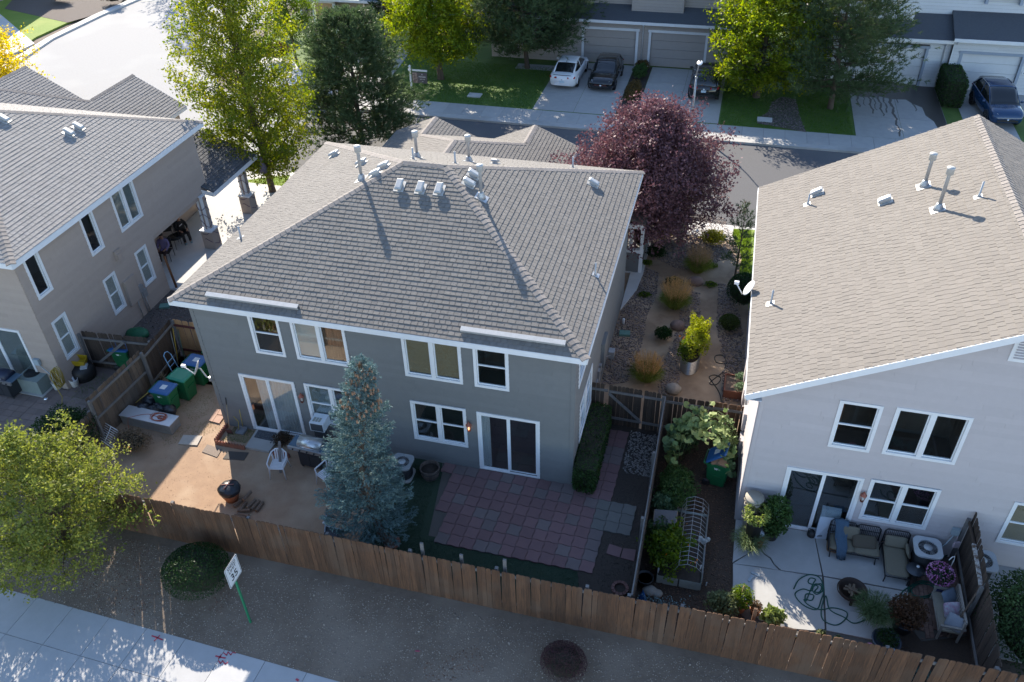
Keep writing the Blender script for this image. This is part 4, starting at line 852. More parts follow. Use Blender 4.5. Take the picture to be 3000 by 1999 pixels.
def pine(name, label, base, H, R, m, nb=95, tuft=24, seed=1, trunk_h=.8, tr=.17, needle=.17, group=None, prof=None, per=16, w=.014, droop=.1, lean=(0, 0)):
    global RNG
    RNG = np.random.default_rng(seed); rr = random.Random(seed); base = Vector(base); t = thing(name, label, 'tree', base, group)
    prof = prof or (lambda q: (1-q)**.55*min(1, .55+q*2.2)); tk = MB(); ax = lambda z: base+Vector((lean[0]*z/H, lean[1]*z/H, z))
    tk.tube([ax(-.15), ax(.3), ax(H*.5), ax(H)], [tr*1.2, tr, tr*.55, .015], 9, cap=False); PP = []; DD = []
    for i in range(nb):
        q = (i+.5)/nb; z = trunk_h+(H-trunk_h)*q; rad = R*prof(q)*rr.uniform(.75, 1.1); an = i*2.399+rr.uniform(-.4, .4)
        d = Vector((math.cos(an), math.sin(an), 0)); st = ax(z-.1); tip = ax(z)+d*rad+Vector((0, 0, rad*(.28-droop*(1-q))))
        pts = limb_mesh(tk, st, tip, max(.012, tr*.22*(1-q)+.01), .005, -.04, 4, rr=rr); A = np.array(pts)
        k = max(4, int(tuft*(.35+rad/R))); s = .25+.77*RNG.random(k)**.75; idx = np.clip(s*5, 0, 4.999); i0 = idx.astype(int); f = (idx-i0)[:, None]; p = A[i0]*(1-f)+A[i0+1]*f
        off = RNG.normal(size=(k, 3))*np.array([.22, .22, .13])*(.4+rad*.35); p = p+off*s[:, None]
        dd = np.array(d)*.55+off*1.2+np.array([0, 0, .55])+RNG.normal(size=(k, 3))*.22; dd /= np.linalg.norm(dd, axis=1, keepdims=True)
        for j in range(k):
            c = np.repeat(p[j][None], per, 0)+dd[j]*RNG.random((per, 1))*needle*1.3; v = dd[j]*.9+RNG.normal(size=(per, 3))*.55; v /= np.linalg.norm(v, axis=1, keepdims=True); PP.append(c); DD.append(v)
    P = np.concatenate(PP); D = np.concatenate(DD); V, Fq = blades(P, D, needle*RNG.uniform(.7, 1.2, len(P)), w)
    part('trunk', tk, BARK, t); npart('crown', V, Fq, m, t); return t
L_MAPLE = leafmat('golden maple leaves', (.05, .11, .016), (.26, .26, .03), (.38, .22, .03), .5)
L_YELL = leafmat('yellow leaves', (.40, .34, .02), (.62, .46, .02), (.50, .34, .02), .5)
L_LIME = leafmat('lime green leaves', (.07, .15, .014), (.28, .30, .02), (.38, .28, .03), .5)
L_GREEN = leafmat('mid green leaves', (.04, .09, .014), (.15, .20, .02), (.28, .26, .03), .45)
L_DARK = leafmat('dark green leaves', (.012, .034, .010), (.032, .072, .018), None, .25)
L_PLUM = leafmat('purple plum leaves', (.095, .048, .057), (.20, .105, .118), (.25, .14, .145), .22, rough=.55)
L_PINE = leafmat('pine needles', (.038, .068, .030), (.10, .14, .06), (.16, .15, .07), .3)
L_SPR = leafmat('blue spruce needles', (.075, .135, .138), (.165, .245, .24), (.24, .28, .22), .15)
L_MIX = leafmat('autumn ash leaves', (.085, .125, .03), (.28, .29, .07), (.42, .24, .14), .42)
L_OLIVE = leafmat('olive leaves', (.10, .13, .055), (.22, .24, .12), (.3, .3, .17), .3)
L_BRONZE = leafmat('bronze leaves', (.06, .035, .02), (.13, .07, .04), None, .3)
L_BARB = leafmat('dark barberry leaves', (.035, .015, .018), (.075, .03, .032), None, .2)
L_GRASSY = leafmat('ornamental grass', (.12, .17, .03), (.26, .28, .06), None, .3)
L_STRAW = leafmat('straw plumes', (.48, .28, .12), (.62, .42, .20), None, .3)
L_SEDUM = leafmat('pale sage leaves', (.13, .20, .12), (.24, .33, .19), None, .2)
L_PINK = leafmat('pink petals', (.42, .06, .30), (.68, .46, .66), None, .3)
L_ORANGE = leafmat('orange petals', (.65, .16, .01), (.75, .26, .02), None, .2)
L_DRY = leafmat('dry twigs', (.13, .09, .055), (.24, .175, .11), None, .1)
def tG(x, y, z=0): return tuple(G(x, y, z))
egg = lambda q: (math.sin(math.pi*min(1, .16+q*.84))**.75)*(1.05-.35*q)
broadleaf('maple_tree', 'tall upright maple turning yellow beside the tan house, leaning over the street', tG(800, 565), 11.4, 2.75, L_MAPLE, 1.7, 140, 370, .12, lambda q: (.62+.55*math.sin(math.pi*min(1, q*1.05)**.8)) if q < .86 else .55*(1-q)/.14+.12, .17, 21, (-.75, .3), .20, up=.75)
broadleaf('lawn_tree', 'small green tree on the bright lawn behind the yellow maple', tG(868, 178), 5.6, 2.2, L_GREEN, 2.3, 60, 260, .11, egg, .09, 22)
pine('pine_tree', 'dark round pine right of the yellow maple behind the grey duplex', tG(1062, 425), 7.3, 3.8, L_PINE, 130, 66, 23, needle=.20, per=15, w=.034, trunk_h=.4, prof=lambda q: (1-q)**.45*min(1, .8+q*1.5))
broadleaf('street_tree', 'lime green tree with thick trunk on the shaded far lawn by the hanging sign', tG(1292, 232), 7.2, 3.3, L_LIME, 2.2, 120, 380, .145, egg, .2, 24, (-.5, 0))
pine('pine_tree', 'wide sprawling pine standing over the white sedan', tG(1545, 200), 8.6, 5.2, L_PINE, 140, 72, 25, needle=.22, per=15, w=.036, trunk_h=1.3, prof=lambda q: (1-q)**.42*min(1, .7+q*1.6), lean=(-.9, .4))
broadleaf('street_tree', 'broad yellow green tree hanging over the black utility vehicle', tG(2215, 285), 8.9, 4.2, L_LIME, 1.4, 140, 420, .15, egg, .2, 26, (.2, .6))
pine('pine_tree', 'airy open pine in front of the white house with the wet driveway', tG(2432, 318), 9.0, 4.6, L_PINE, 120, 58, 27, needle=.22, per=14, w=.034, trunk_h=1.1, prof=lambda q: (1-q)**.42*min(1, .7+q*1.6), lean=(-.3, .3))
broadleaf('plum_tree', 'round purple leaf plum tree behind the grey duplex roof', (12.5, 15.5, 0), 6.4, 3.75, L_PLUM, 1.5, 175, 520, .115, lambda q: math.sin(math.pi*min(1, .2+q*.80))**.55, .2, 28, (.3, .6), .27, up=.9)
broadleaf('foreground_tree', 'autumn tinged green tree leaning in at the lower left corner over the sidewalk', (-1.7, -6.15, -.25), 4.9, 2.75, L_MIX, .9, 78, 520, .085, lambda q: math.sin(math.pi*min(1, .2+q*.8))**.7, .10, 29, (-.3, .1), .17, up=.6)
broadleaf('yellow_tree', 'bright yellow willowy tree at the upper left edge', (-26.6, 20.6, 0), 7.2, 3.1, L_YELL, 2.0, 75, 300, .13, egg, .14, 30)
broadleaf('autumn_tree', 'reddish green tree crown above the tan house porch at far left corner lawn', (-15.6, 46.5, 0), 6.2, 2.2, leafmat('russet leaves', (.14, .06, .03), (.28, .14, .05), None, .4), 1.6, 50, 220, .12, egg, .1, 31)
# a tall conifer column at the far left house and the shadow caster beyond the frame
pine('cypress_tree', 'narrow dark green column evergreen beside the far tan garage', tG(1140, 135), 8.5, 1.15, leafmat('cypress green', (.02, .045, .014), (.045, .075, .02), None, .2), 120, 26, 32, needle=.12, per=12, w=.03, prof=lambda q: min(1, .8+q)*(1-q**4))
pine('tall_fir_tree', 'tall fir tree beyond the top left corner casting a branched shadow on the street', (-34.8, 52.5, 0), 12, 3.0, L_PINE, 70, 20, 33, needle=.25, per=12, w=.04)
# blue spruce with cones
def spruce():
    global RNG
    RNG = np.random.default_rng(40); rr = random.Random(40); base = Vector(tG(1149, 1596)); H = 6.9; t = thing('blue_spruce', 'silvery blue spruce with brown cones at its tip in front of the grey duplex', 'tree', base)
    ax = lambda z: base+Vector((-.62*math.sin(math.pi*min(1, max(0, z)/H)**.6)*.95-.12*z/H, .25*z/H, z)); tk = MB(); tk.tube([ax(-.1), ax(.4), ax(3), ax(H)], [.15, .12, .075, .01], 9, cap=False); PP = []; DD = []; nb = 125
    for i in range(nb):
        q = (i+.5)/nb; z = 1.0+(H-1.0)*q**1.08; rad = (1.27*(1-q)**.72+.10)*rr.uniform(.66, 1.14); an = i*2.399+rr.uniform(-.3, .3); d = Vector((math.cos(an), math.sin(an), 0))
        tip = ax(z)+d*rad+Vector((0, 0, rad*(.02+.3*q))); pts = limb_mesh(tk, ax(z-.05), tip, .02*(1-q)+.008, .004, -.06, 4, rr=rr); A = np.array(pts); k = max(9, int(84*(.14+rad/1.4)))
        s = .22+.80*RNG.random(k)**.7; idx = np.clip(s*5, 0, 4.999); i0 = idx.astype(int); f = (idx-i0)[:, None]; p = A[i0]*(1-f)+A[i0+1]*f; sdw = np.array((-d.y, d.x, 0)); sd_ = RNG.normal(size=(k, 1))*.14*(.35+rad*.6); p = p+sdw*sd_+np.array([0, 0, 1])*RNG.normal(size=(k, 1))*.05
        dd = np.array(d)*.8+sdw*sd_*2.2+np.array([0, 0, .35])+RNG.normal(size=(k, 3))*.15; dd /= np.linalg.norm(dd, axis=1, keepdims=True); per = 15
        for j in range(k):
            c = p[j][None]+dd[j]*RNG.random((per, 1))*.15; v = dd[j]*.55+RNG.normal(size=(per, 3))*.55; v /= np.linalg.norm(v, axis=1, keepdims=True); PP.append(c); DD.append(v)
    P = np.concatenate(PP); D = np.concatenate(DD); V, Fq = blades(P, D, .060*RNG.uniform(.7, 1.2, len(P)), .022); part('trunk', tk, BARK, t); npart('crown', V, Fq, L_SPR, t)
    cn = MB()
    for i in range(190):
        q = rr.random()**.9; z = H-.02-1.45*q; r = (1.38*max(0, 1-z/H)**.72+.10)*rr.uniform(.7, 1.12); an = rr.uniform(0, 6.28); p = ax(z)+Vector((math.cos(an)*r, math.sin(an)*r, -.05)); cn.lathe((p.x, p.y, p.z-.1), [(.012, 0), (.034, .03), (.032, .08), (.010, .13)], 6)
    part('cones', cn, mat('spruce cone', (.36, .21, .125), (.24, .14, .085), .8, 20), t, kind='stuff')
spruce()
def bush(name, label, c, r, m, n=2600, leaf=.05, cat='shrub', group=None, clipped=False, seed=1, squash=1.0, inner=None, box=None, z0=0, noise=.25, stems=True):
    """leafy shell over a dark core; c base centre, r=(rx,ry,h)"""
    global RNG
    RNG = np.random.default_rng(seed); rr = random.Random(seed); t = thing(name, label, cat, c, group); rx, ry, h = r
    if box: P = RNG.uniform(-1, 1, (n*2, 3)); mx = np.abs(P).max(1); P = P[mx > .72][:n]; P = np.sign(P)*np.abs(P)**.9; P = P/np.maximum(1, (np.abs(P)**6).sum(1, keepdims=True)**(1/6)); P *= (1+RNG.normal(size=(len(P), 1))*.02)
    else:
        d = rvec(n); d[:, 2] = np.where(d[:, 2] < -.35, -d[:, 2], d[:, 2]); lump = 1+noise*(np.sin(d[:, 0]*5+seed)*np.sin(d[:, 1]*6+seed*2)*np.cos(d[:, 2]*5)); rad = (1-.38*RNG.random(n)**(2.2 if clipped else 1.1))*(1 if clipped else lump); P = d*rad[:, None]
    P = P*np.array([rx, ry, h/2])+np.array(c)+np.array([0, 0, h/2+z0]); P = P[P[:, 2] > c[2]+.01]
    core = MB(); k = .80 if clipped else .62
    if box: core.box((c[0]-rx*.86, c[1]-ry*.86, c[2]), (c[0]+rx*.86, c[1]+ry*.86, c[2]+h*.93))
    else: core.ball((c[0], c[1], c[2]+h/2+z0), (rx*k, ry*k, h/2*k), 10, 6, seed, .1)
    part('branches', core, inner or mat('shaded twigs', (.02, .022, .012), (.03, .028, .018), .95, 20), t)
    V, Fq = leaf_quads(P, leaf); npart('foliage', V, Fq, m, t); return t
def grass_clump(name, label, c, r, h, m, n=900, plume=None, np_=260, ph=1.0, seed=1, cat='ornamental grass', group=None, w=.012):
    global RNG
    RNG = np.random.default_rng(seed); t = thing(name, label, cat, c, group); a = RNG.uniform(0, 6.28, n); q = RNG.random(n)**.5; P = np.stack([c[0]+np.cos(a)*q*r*.35, c[1]+np.sin(a)*q*r*.35, np.full(n, c[2])], 1)
    D = np.stack([np.cos(a)*q*.75, np.sin(a)*q*.75, np.ones(n)], 1)+RNG.normal(size=(n, 3))*.12; D /= np.linalg.norm(D, axis=1, keepdims=True); V1, F1 = blades(P, D, h*RNG.uniform(.6, 1.1, n), w)
    tip = P+D*h*.75; D2 = D.copy(); D2[:, 2] -= .9; D2 += RNG.normal(size=(n, 3))*.2; D2 /= np.linalg.norm(D2, axis=1, keepdims=True); V2, F2 = blades(tip, D2, h*.35, w)
    npart('blades', np.concatenate([V1, V2]), np.concatenate([F1, F2+len(V1)]), m, t)
    if plume:
        k = np_; i = RNG.integers(0, n, k); P3 = P[i]; D3 = D[i]*[.55, .55, 1]; D3 /= np.linalg.norm(D3, axis=1, keepdims=True); V4, F4 = blades(P3, D3, ph, .006); Q = []; E_ = []
        for s in np.linspace(.68, 1, 7): Q.append(P3+D3*ph*s+RNG.normal(size=(k, 3))*.008); E_.append(D3+RNG.normal(size=(k, 3))*.35)
        Q = np.concatenate(Q); E_ = np.concatenate(E_); E_ /= np.linalg.norm(E_, axis=1, keepdims=True); V5, F5 = blades(Q, E_, .07, .016); npart('plumes', np.concatenate([V4, V5]), np.concatenate([F4, F5+len(V4)]), plume, t)
    return t
# ================================================================ cars
def paintm(n, c, r=.25): return mat(n, c, tuple(v*.95 for v in c), r, 2, coat=.6)
CGL = mat('car glass', (.012, .014, .016), None, .05, 3, spec=.8); TYRE = mat('tyre rubber', (.018, .018, .018), None, .8, 9); RIM = mat('alloy rim', (.45, .46, .48), None, .35, 4, metal=.8)
REDL = mat('red lamp lens', (.42, .012, .012), (.3, .01, .01), .2, 5, coat=.5); HEADL = mat('headlamp glass', (.55, .58, .6), (.4, .42, .45), .12, 6, spec=.8); CHR = mat('chrome trim', (.7, .71, .72), None, .18, 3, metal=1)
def interp(tab, y):
    for i in range(len(tab)-1):
        if tab[i][0] <= y <= tab[i+1][0]:
            t = (y-tab[i][0])/(tab[i+1][0]-tab[i][0]); t = t*t*(3-2*t)*.5+t*.5; return [tab[i][k]+(tab[i+1][k]-tab[i][k])*t for k in range(1, len(tab[i]))]
    return list(tab[0][1:]) if y < tab[0][0] else list(tab[-1][1:])
def car(name, label, loc, rz, col, L, Wd, deck, green, wheels, kind, plate=None, rails=False, trimred=False):
    """built with its nose toward +y. deck: [(y, halfwidth, zbottom, zshoulder, ztop)], green: [(y, hw_base, hw_roof, zbase, zroof)]"""
    t = thing(name, label, 'car', (0, 0, 0)); rings = []
    n = 26
    for i in range(n+1):
        y = -L/2+L*i/n; hw, zb, zs, zt = interp(deck, y)
        half = [(0, zb), (hw*.80, zb), (hw*.94, zb+.05), (hw*.99, zb+.22), (hw, (zb+zs)*.5+.05), (hw*.975, zs-.06), (hw*.93, zs), (hw*.80, zt-.01), (hw*.45, zt+.012), (0, zt+.018)]
        rings.append([Vector((x, y, z)) for x, z in half]+[Vector((-x, y, z)) for x, z in half[1:-1]][::-1])
    b = MB(); b.loft(rings); body = part('body', b, col, t, fix=True)
    rings = []; g0, g1 = green[0][0], green[-1][0]; n = 16
    for i in range(n+1):
        y = g0+(g1-g0)*i/n; hb, hr, zb, zr_ = interp(green, y); zr_ = max(zr_, zb+.004)
        rings.append([Vector(p) for p in ((hb, y, zb-.05), (hb*.99, y, zb), (hr+(hb-hr)*.12, y, zr_-.03*min(1, (zr_-zb)*3)), (hr*.8, y, zr_), (0, y, zr_+.012), (-hr*.8, y, zr_), (-hr-(hb-hr)*.12, y, zr_-.03*min(1, (zr_-zb)*3)), (-hb*.99, y, zb), (-hb, y, zb-.05))])
    b = MB(); b.loft(rings, closed=True); part('windows', b, CGL, t, fix=True)
    # roof skin: over the flat part of the greenhouse
    rs = [r for r in rings if r[4].z > max(q[4].z for q in rings)-.075]
    b = MB(); b.loft([[p+Vector((0, 0, .012)) for p in (r[2], r[3], r[4], r[5], r[6])]+[p-Vector((0, 0, .01)) for p in (r[6], r[5], r[4], r[3], r[2])] for r in rs]); part('roof', b, col, t, fix=True)
    # pillars
    s0, s1 = rs[0], rs[-1]; f, r_ = rings[-1], rings[0]
    for k in (2, 6):
        kk = 1 if k == 2 else 7; m_ = rings[int(n*.52)]
        b = MB(); b.tube([r_[kk]+Vector((0, .05, .0)), s0[k].lerp(r_[kk], .12), s0[k], s1[k], s1[k].lerp(f[kk], .12), f[kk]+Vector((0, -.02, .0))], [.06, .055, .03, .028, .028, .028], 6); part('pillar_rail', b, col, t)
        b = MB(); b.tube([m_[kk]+Vector((0, 0, -.02)), m_[k]], .028, 6); part('door_pillar', b, col, t)
    if rails:
        for k in (2, 6): b = MB(); b.tube([s0[k]+Vector((0, .1, .02)), s0[k]+Vector((0, .18, .06)), s1[k]+Vector((0, -.18, .06)), s1[k]+Vector((0, -.1, .02))], .016, 6); part('roof_rail', b, CHR, t)
    r = wheels[2]
    for sx in (-1, 1):
        for wy in wheels[:2]:
            hw = interp(deck, wy)[0]; M = Matrix.Translation((sx*(hw-.10), wy, r)) @ Matrix.Rotation(math.pi/2*sx, 4, 'Y')
            b = MB(); b.lathe((0, 0, 0), [(r*.66, -.11), (r*.93, -.11), (r, -.07), (r, .07), (r*.93, .11), (r*.66, .115)], 24, M); w = part('wheel', b, TYRE, t)
            b = MB(); b.lathe((0, 0, 0), [(r*.64, .06), (r*.66, .105), (r*.60, .10), (r*.55, .06), (.05, .085), (.0, .085)], 20, M)
            for q in range(5): g = q*2*math.pi/5; b.tube([M @ Vector((.03*math.cos(g), .03*math.sin(g), .09)), M @ Vector((r*.6*math.cos(g), r*.6*math.sin(g), .10))], .022, 5)
            part('rim', b, RIM, w)
            b = MB(); pts = [Vector((sx*(hw+.004), wy+(r+.05)*math.cos(a), r+(r+.05)*math.sin(a))) for a in [math.pi*q/10 for q in range(11)]]; b.tube(pts, .028, 6); part('wheel_arch', b, BLACKP if kind == 'suv' else col, t)
        # mirrors
        y = green[-1][0]-.42; hw = interp(deck, y)[0]; z = interp(deck, y)[2]+.07; b = MB(); b.ball((sx*(hw+.10), y, z), (.11, .055, .075), 10, 6); b.tube([(sx*(hw-.05), y, z-.04), (sx*(hw+.06), y, z)], .02, 5); part('side_mirror', b, col, t)
        b = MB(); zz = interp(deck, 0)[2]-.10
        for y in (-.35, .55): b.cbox((sx*(interp(deck, y)[0]+.004), y, zz), (.03, .16, .025))
        part('door_handle', b, col, t)
        hwf, hwr = interp(deck, L/2-.18)[0], interp(deck, -L/2+.16)[0]; zf_, zr_ = interp(deck, L/2-.18)[2], interp(deck, -L/2+.1)[2]
        b = MB(); b.slab([(sx*hwf*.52, L/2-.06, zf_-.13), (sx*hwf*.98, L/2-.28, zf_-.08), (sx*hwf*1.0, L/2-.42, zf_+.0), (sx*hwf*.70, L/2-.16, zf_+.005)], (0, .035, .03)); part('headlight', b, HEADL, t, fix=True)
        b = MB(); b.slab([(sx*hwr*.42, -L/2-.005, zr_-.13), (sx*hwr*.98, -L/2+.09, zr_-.13), (sx*hwr*1.02, -L/2+.22, zr_-.02), (sx*hwr*.42, -L/2+.0, zr_-.03)], (0, -.03, .01)); part('tail_light', b, REDL, t, fix=True)
    hw, zb, zs, zt = interp(deck, L/2-.02); b = MB(); b.cbox((0, L/2+.005, zs-.17), (hw*1.0, .03, .07)); b.cbox((0, L/2+.002, zb+.11), (hw*1.5, .04, .10)); part('grille', b, BLACKP, t)
    if trimred: b = MB(); b.cbox((0, L/2+.02, zs-.125), (hw*1.1, .012, .012)); part('trim_strip', b, mat('red trim', (.45, .12, .1), None, .4), t)
    b = MB(); b.lathe((0, L/2+.022, zs-.15), [(.0, -.006), (.062, -.006), (.062, .006), (0, .006)], 16, Matrix.Rotation(math.pi/2, 4, 'X')); part('badge', b, CHR, t)
    hw, zb, zs, zt = interp(deck, -L/2+.02)
    b = MB(); b.cbox((0, -L/2-.012, zb+.10), (hw*1.4, .04, .12)); part('bumper_skirt', b, BLACKP if kind != 'sedan' else col, t)
    b = MB(); b.cbox((0, -L/2-.022, zs-.24 if kind == 'sedan' else zs-.22), (.30, .015, .14)); part('licence_plate', b, mat('plate', (.62, .70, .74), (.35, .5, .6), .5, 30), t)
    b = MB(); b.lathe((0, -L/2-.012, zs-.10), [(0, -.006), (.05, -.006), (.05, .006), (0, .006)], 14, Matrix.Rotation(math.pi/2, 4, 'X')); part('rear_badge', b, CHR, t)
    if kind == 'sedan': b = MB(); b.tube([(-hw*.8, -L/2+.1, zt+.03), (0, -L/2+.02, zt+.055), (hw*.8, -L/2+.1, zt+.03)], .02, 6); part('spoiler', b, BLACKP, t); b = MB(); b.ball((0, green[0][0]+.95, 1.42), (.02, .09, .05), 8, 5); part('antenna_fin', b, BLACKP, t)
    t.location = loc; t.rotation_euler = (0, 0, rz); ROOT[t.name] = Vector(loc); return t
DK_S = [(-2.3, .70, .33, .82, .93), (-2.2, .82, .26, .92, .99), (-1.7, .88, .2, .93, 1.02), (-.9, .89, .18, .92, .99), (.6, .89, .18, .90, .95), (1.3, .88, .19, .86, .90), (1.95, .84, .21, .77, .80), (2.22, .74, .25, .66, .68), (2.3, .60, .32, .58, .60)]
GR_S = [(-1.85, .66, .56, .99, 1.0), (-1.0, .78, .58, .99, 1.33), (-.4, .80, .60, .97, 1.40), (.3, .80, .60, .95, 1.39), (1.22, .76, .60, .90, .93)]
car('white_sedan', 'white sedan parked tail out under the wide pine', (5.2, 35.35, .0), math.radians(-1), paintm('white car paint', (.74, .75, .76)), 4.6, 1.8, DK_S, GR_S, (-1.35, 1.4, .32), 'sedan')
DK_H = [(-2.05, .68, .33, .86, .92), (-1.98, .82, .27, .92, .97), (-1.4, .87, .2, .94, .98), (-.4, .88, .18, .93, .96), (.6, .88, .18, .90, .94), (1.2, .87, .19, .86, .93), (1.75, .83, .21, .76, .82), (1.98, .76, .25, .68, .71), (2.05, .66, .32, .60, .62)]
GR_H = [(-1.98, .72, .60, .90, .94), (-1.55, .76, .62, .94, 1.36), (-.7, .80, .63, .94, 1.45), (.1, .80, .62, .93, 1.44), (1.08, .77, .62, .91, .95)]
car('black_hatchback', 'black hatchback with red grille line facing out beside the white sedan', (7.65, 35.2, .0), math.radians(179), paintm('black car paint', (.010, .011, .014), .12), 4.1, 1.78, DK_H, GR_H, (-1.25, 1.3, .32), 'hatch', trimred=True)
DK_U = [(-2.3, .74, .42, .98, 1.04), (-2.22, .88, .36, 1.06, 1.10), (-1.5, .93, .30, 1.08, 1.12), (0, .94, .28, 1.06, 1.10), (1.1, .93, .28, 1.02, 1.08), (1.8, .90, .30, .96, 1.03), (2.15, .84, .34, .84, .90), (2.3, .72, .42, .70, .74)]
GR_U = [(-2.24, .78, .66, 1.06, 1.10), (-1.85, .82, .68, 1.08, 1.62), (-.8, .86, .70, 1.08, 1.72), (.2, .86, .69, 1.07, 1.70), (1.25, .82, .68, 1.05, 1.10)]
car('black_utility_vehicle', 'black sport utility vehicle seen from behind under the yellow green tree', (14.05, 34.95, .0), 0, paintm('dark car paint', (.014, .014, .016), .15), 4.6, 1.9, DK_U, GR_U, (-1.4, 1.4, .37), 'suv', rails=True)
car('blue_utility_vehicle', 'dark blue sport utility vehicle with silver roof rails facing the street', (30.75, 34.4, .0), math.radians(186), paintm('blue car paint', (.012, .045, .115), .15), 4.55, 1.88, DK_U, GR_U, (-1.4, 1.4, .37), 'suv', rails=True)
# ================================================================ far houses
def garage(h, x0, x1, y, m, zt=2.3, arch=False, tw=.16, tm=None):
    b = MB(); tm = tm or WHITE; b.box((x0-tw, y-.05, 0), (x0, y+.02, zt)); b.box((x1, y-.05, 0), (x1+tw, y+.02, zt)); b.box((x0-tw-.05, y-.07, zt), (x1+tw+.05, y+.02, zt+tw)); f = part('garage_frame', b, tm, h)
    for i in range(4): z0 = .02+(zt-.02)*i/4; b = MB(); b.box((x0, y+.12, z0+.01), (x1, y+.17, z0+(zt-.02)/4-.008)); part('door_panel', b, m, f)
    b = MB(); b.box((x0, y+.17, 0), (x1, y+.2, zt)); part('door_backing', b, m, f)
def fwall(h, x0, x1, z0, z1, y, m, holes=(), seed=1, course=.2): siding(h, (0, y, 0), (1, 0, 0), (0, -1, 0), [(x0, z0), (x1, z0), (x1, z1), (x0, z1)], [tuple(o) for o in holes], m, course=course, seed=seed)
A = thing('greige_far_house', 'warm grey house across the street with two garage doors behind the parked cars', 'house', (10, 38.5, 0))
DOORG = mat('greige garage door', (.40, .36, .33), (.37, .335, .305), .7, 3)
garage(A, 5.55, 9.05, 38.45, DOORG); garage(A, 10.05, 13.6, 38.45, DOORG)
fwall(A, -1.0, 17.5, 0, 3.0, 38.45, GREIGE, [(5.4, 9.2, 0, 2.46), (9.9, 13.75, 0, 2.46), (.5, 2, .9, 2.2)], 21)
window(A, (0, 38.45, 0), (1, 0, 0), (0, -1, 0), .45, 2.05, .85, 2.25, [(.5, 'f', None), (.5, 'f', None)])
b = MB(); b.slab([(-1.3, 38.0, 3.05), (17.8, 38.0, 3.05), (17.8, 40.0, 3.62), (-1.3, 40.0, 3.62)], (0, 0, -.1)); part('skirt_roof', b, SHD, A)
b = MB(); b.box((-1.3, 37.97, 2.86), (17.8, 38.02, 3.04)); part('gutter', b, WHITE, A)
b = MB(); b.tube([(9.5, 38.0, 2.86), (9.5, 38.38, 2.7), (9.5, 38.38, .05)], .05, 6); part('downpipe', b, WHITE, A)
fwall(A, -1, 17.5, 3.3, 7.5, 39.9, GREIGE, [(6.0, 7.2, 4.4, 6)], 22); window(A, (0, 39.9, 0), (1, 0, 0), (0, -1, 0), 5.2, 7.6, 4.35, 5.9, [(.5, 'h', 'white'), (.5, 'h', 'white')])
fwall(A, 8.6, 11.9, 3.3, 7.5, 39.2, GREIGE, [(9.2, 11.3, 5.0, 6.5)], 23); window(A, (0, 39.2, 0), (1, 0, 0), (0, -1, 0), 9.15, 11.35, 4.95, 6.5, [(.5, 'f', 'white'), (.5, 'f', 'white')])
b = MB(); b.box((8.55, 39.18, 3.3), (8.7, 39.9, 7.5)); b.box((11.85, 39.18, 3.3), (11.95, 39.9, 7.5)); part('bay_side', b, GREIGE, A)
b = MB(); b.box((-1, 40.2, 0), (17.5, 48, 7.4)); b.slab([(-1.5, 39.3, 7.5), (18, 39.3, 7.5), (18, 44, 9.3), (-1.5, 44, 9.3)], (0, 0, -.1)); part('house_body', b, GREIGE, A)
B_ = thing('white_far_house', 'pale house across the street at upper right with blue grey trim and gridded windows', 'house', (27, 38.5, 0))
DOORW = mat('white garage door', (.70, .71, .72), (.64, .65, .66), .6, 3); BGT = mat('blue grey trim', (.33, .38, .46), (.30, .35, .43), .6, 4)
yB = 38.2; garage(B_, 23.1, 26.95, yB, DOORW, 2.35, tm=BGT); garage(B_, 29.0, 32.3, yB-.35, DOORW, 2.3, tm=BGT)
fwall(B_, 20, 28.35, 0, 3.0, yB, PALE, [(22.94, 27.11, 0, 2.51)], 24); fwall(B_, 28.35, 33.3, 0, 3.25, yB-.35, PALE, [(28.84, 32.46, 0, 2.46)], 25)
fwall(B_, 20, 25.9, 3.3, 7.6, 39.3, PALE, [(20.5, 22.9, 4.6, 6)], 26); fwall(B_, 25.9, 34.2, 3.6, 8.0, 40.0, PALE, [(29.5, 33.6, 5.2, 6.9)], 27)
b = MB(); b.box((25.86, 39.28, 3.3), (25.98, 40.0, 7.6)); part('corner_wall', b, PALE, B_)
b = MB(); b.slab([(19.6, 37.7, 3.05), (28.35, 37.7, 3.05), (28.35, 40.0, 3.95), (19.6, 40.0, 3.95)], (0, 0, -.1)); b.slab([(28.2, 37.35, 3.3), (33.6, 37.35, 3.3), (33.6, 40.05, 4.2), (28.2, 40.05, 4.2)], (0, 0, -.1)); b.slab([(33.6, 37.35, 3.3), (40, 37.35, 3.3), (40, 40.0, 3.95), (33.6, 40.0, 3.95)], (0, 0, -.1)); part('skirt_roof', b, SHD, B_)
b = MB(); b.box((19.6, 37.66, 2.86), (28.3, 37.7, 3.05)); b.box((28.2, 37.31, 3.1), (33.6, 37.35, 3.3)); part('gutter', b, WHITE, B_)
for x in (28.0, 28.55): b = MB(); b.tube([(x, 37.75, 2.9), (x, yB-.1, 2.6), (x, yB-.1, .1)], .05, 6); part('downpipe', b, WHITE, B_)
for (a, c) in ((30.0, 31.75), (31.95, 33.6)):
    window(B_, (0, 40.0, 0), (1, 0, 0), (0, -1, 0), a, c, 5.15, 7.0, [(.5, 'g', 'tan'), (.5, 'g', 'brown')], tm=BGT, trim=.12)
b = MB(); b.box((29.75, 39.7, 5.02), (33.85, 39.96, 5.12))
for x in (29.9, 31.8, 33.7): b.box((x-.08, 39.72, 4.7), (x+.08, 39.96, 5.02))
part('sill_brackets', b, BGT, B_)
window(B_, (0, 39.3, 0), (1, 0, 0), (0, -1, 0), 21.0, 23.2, 4.5, 6.2, [(1, 'f', None)], tm=BGT)
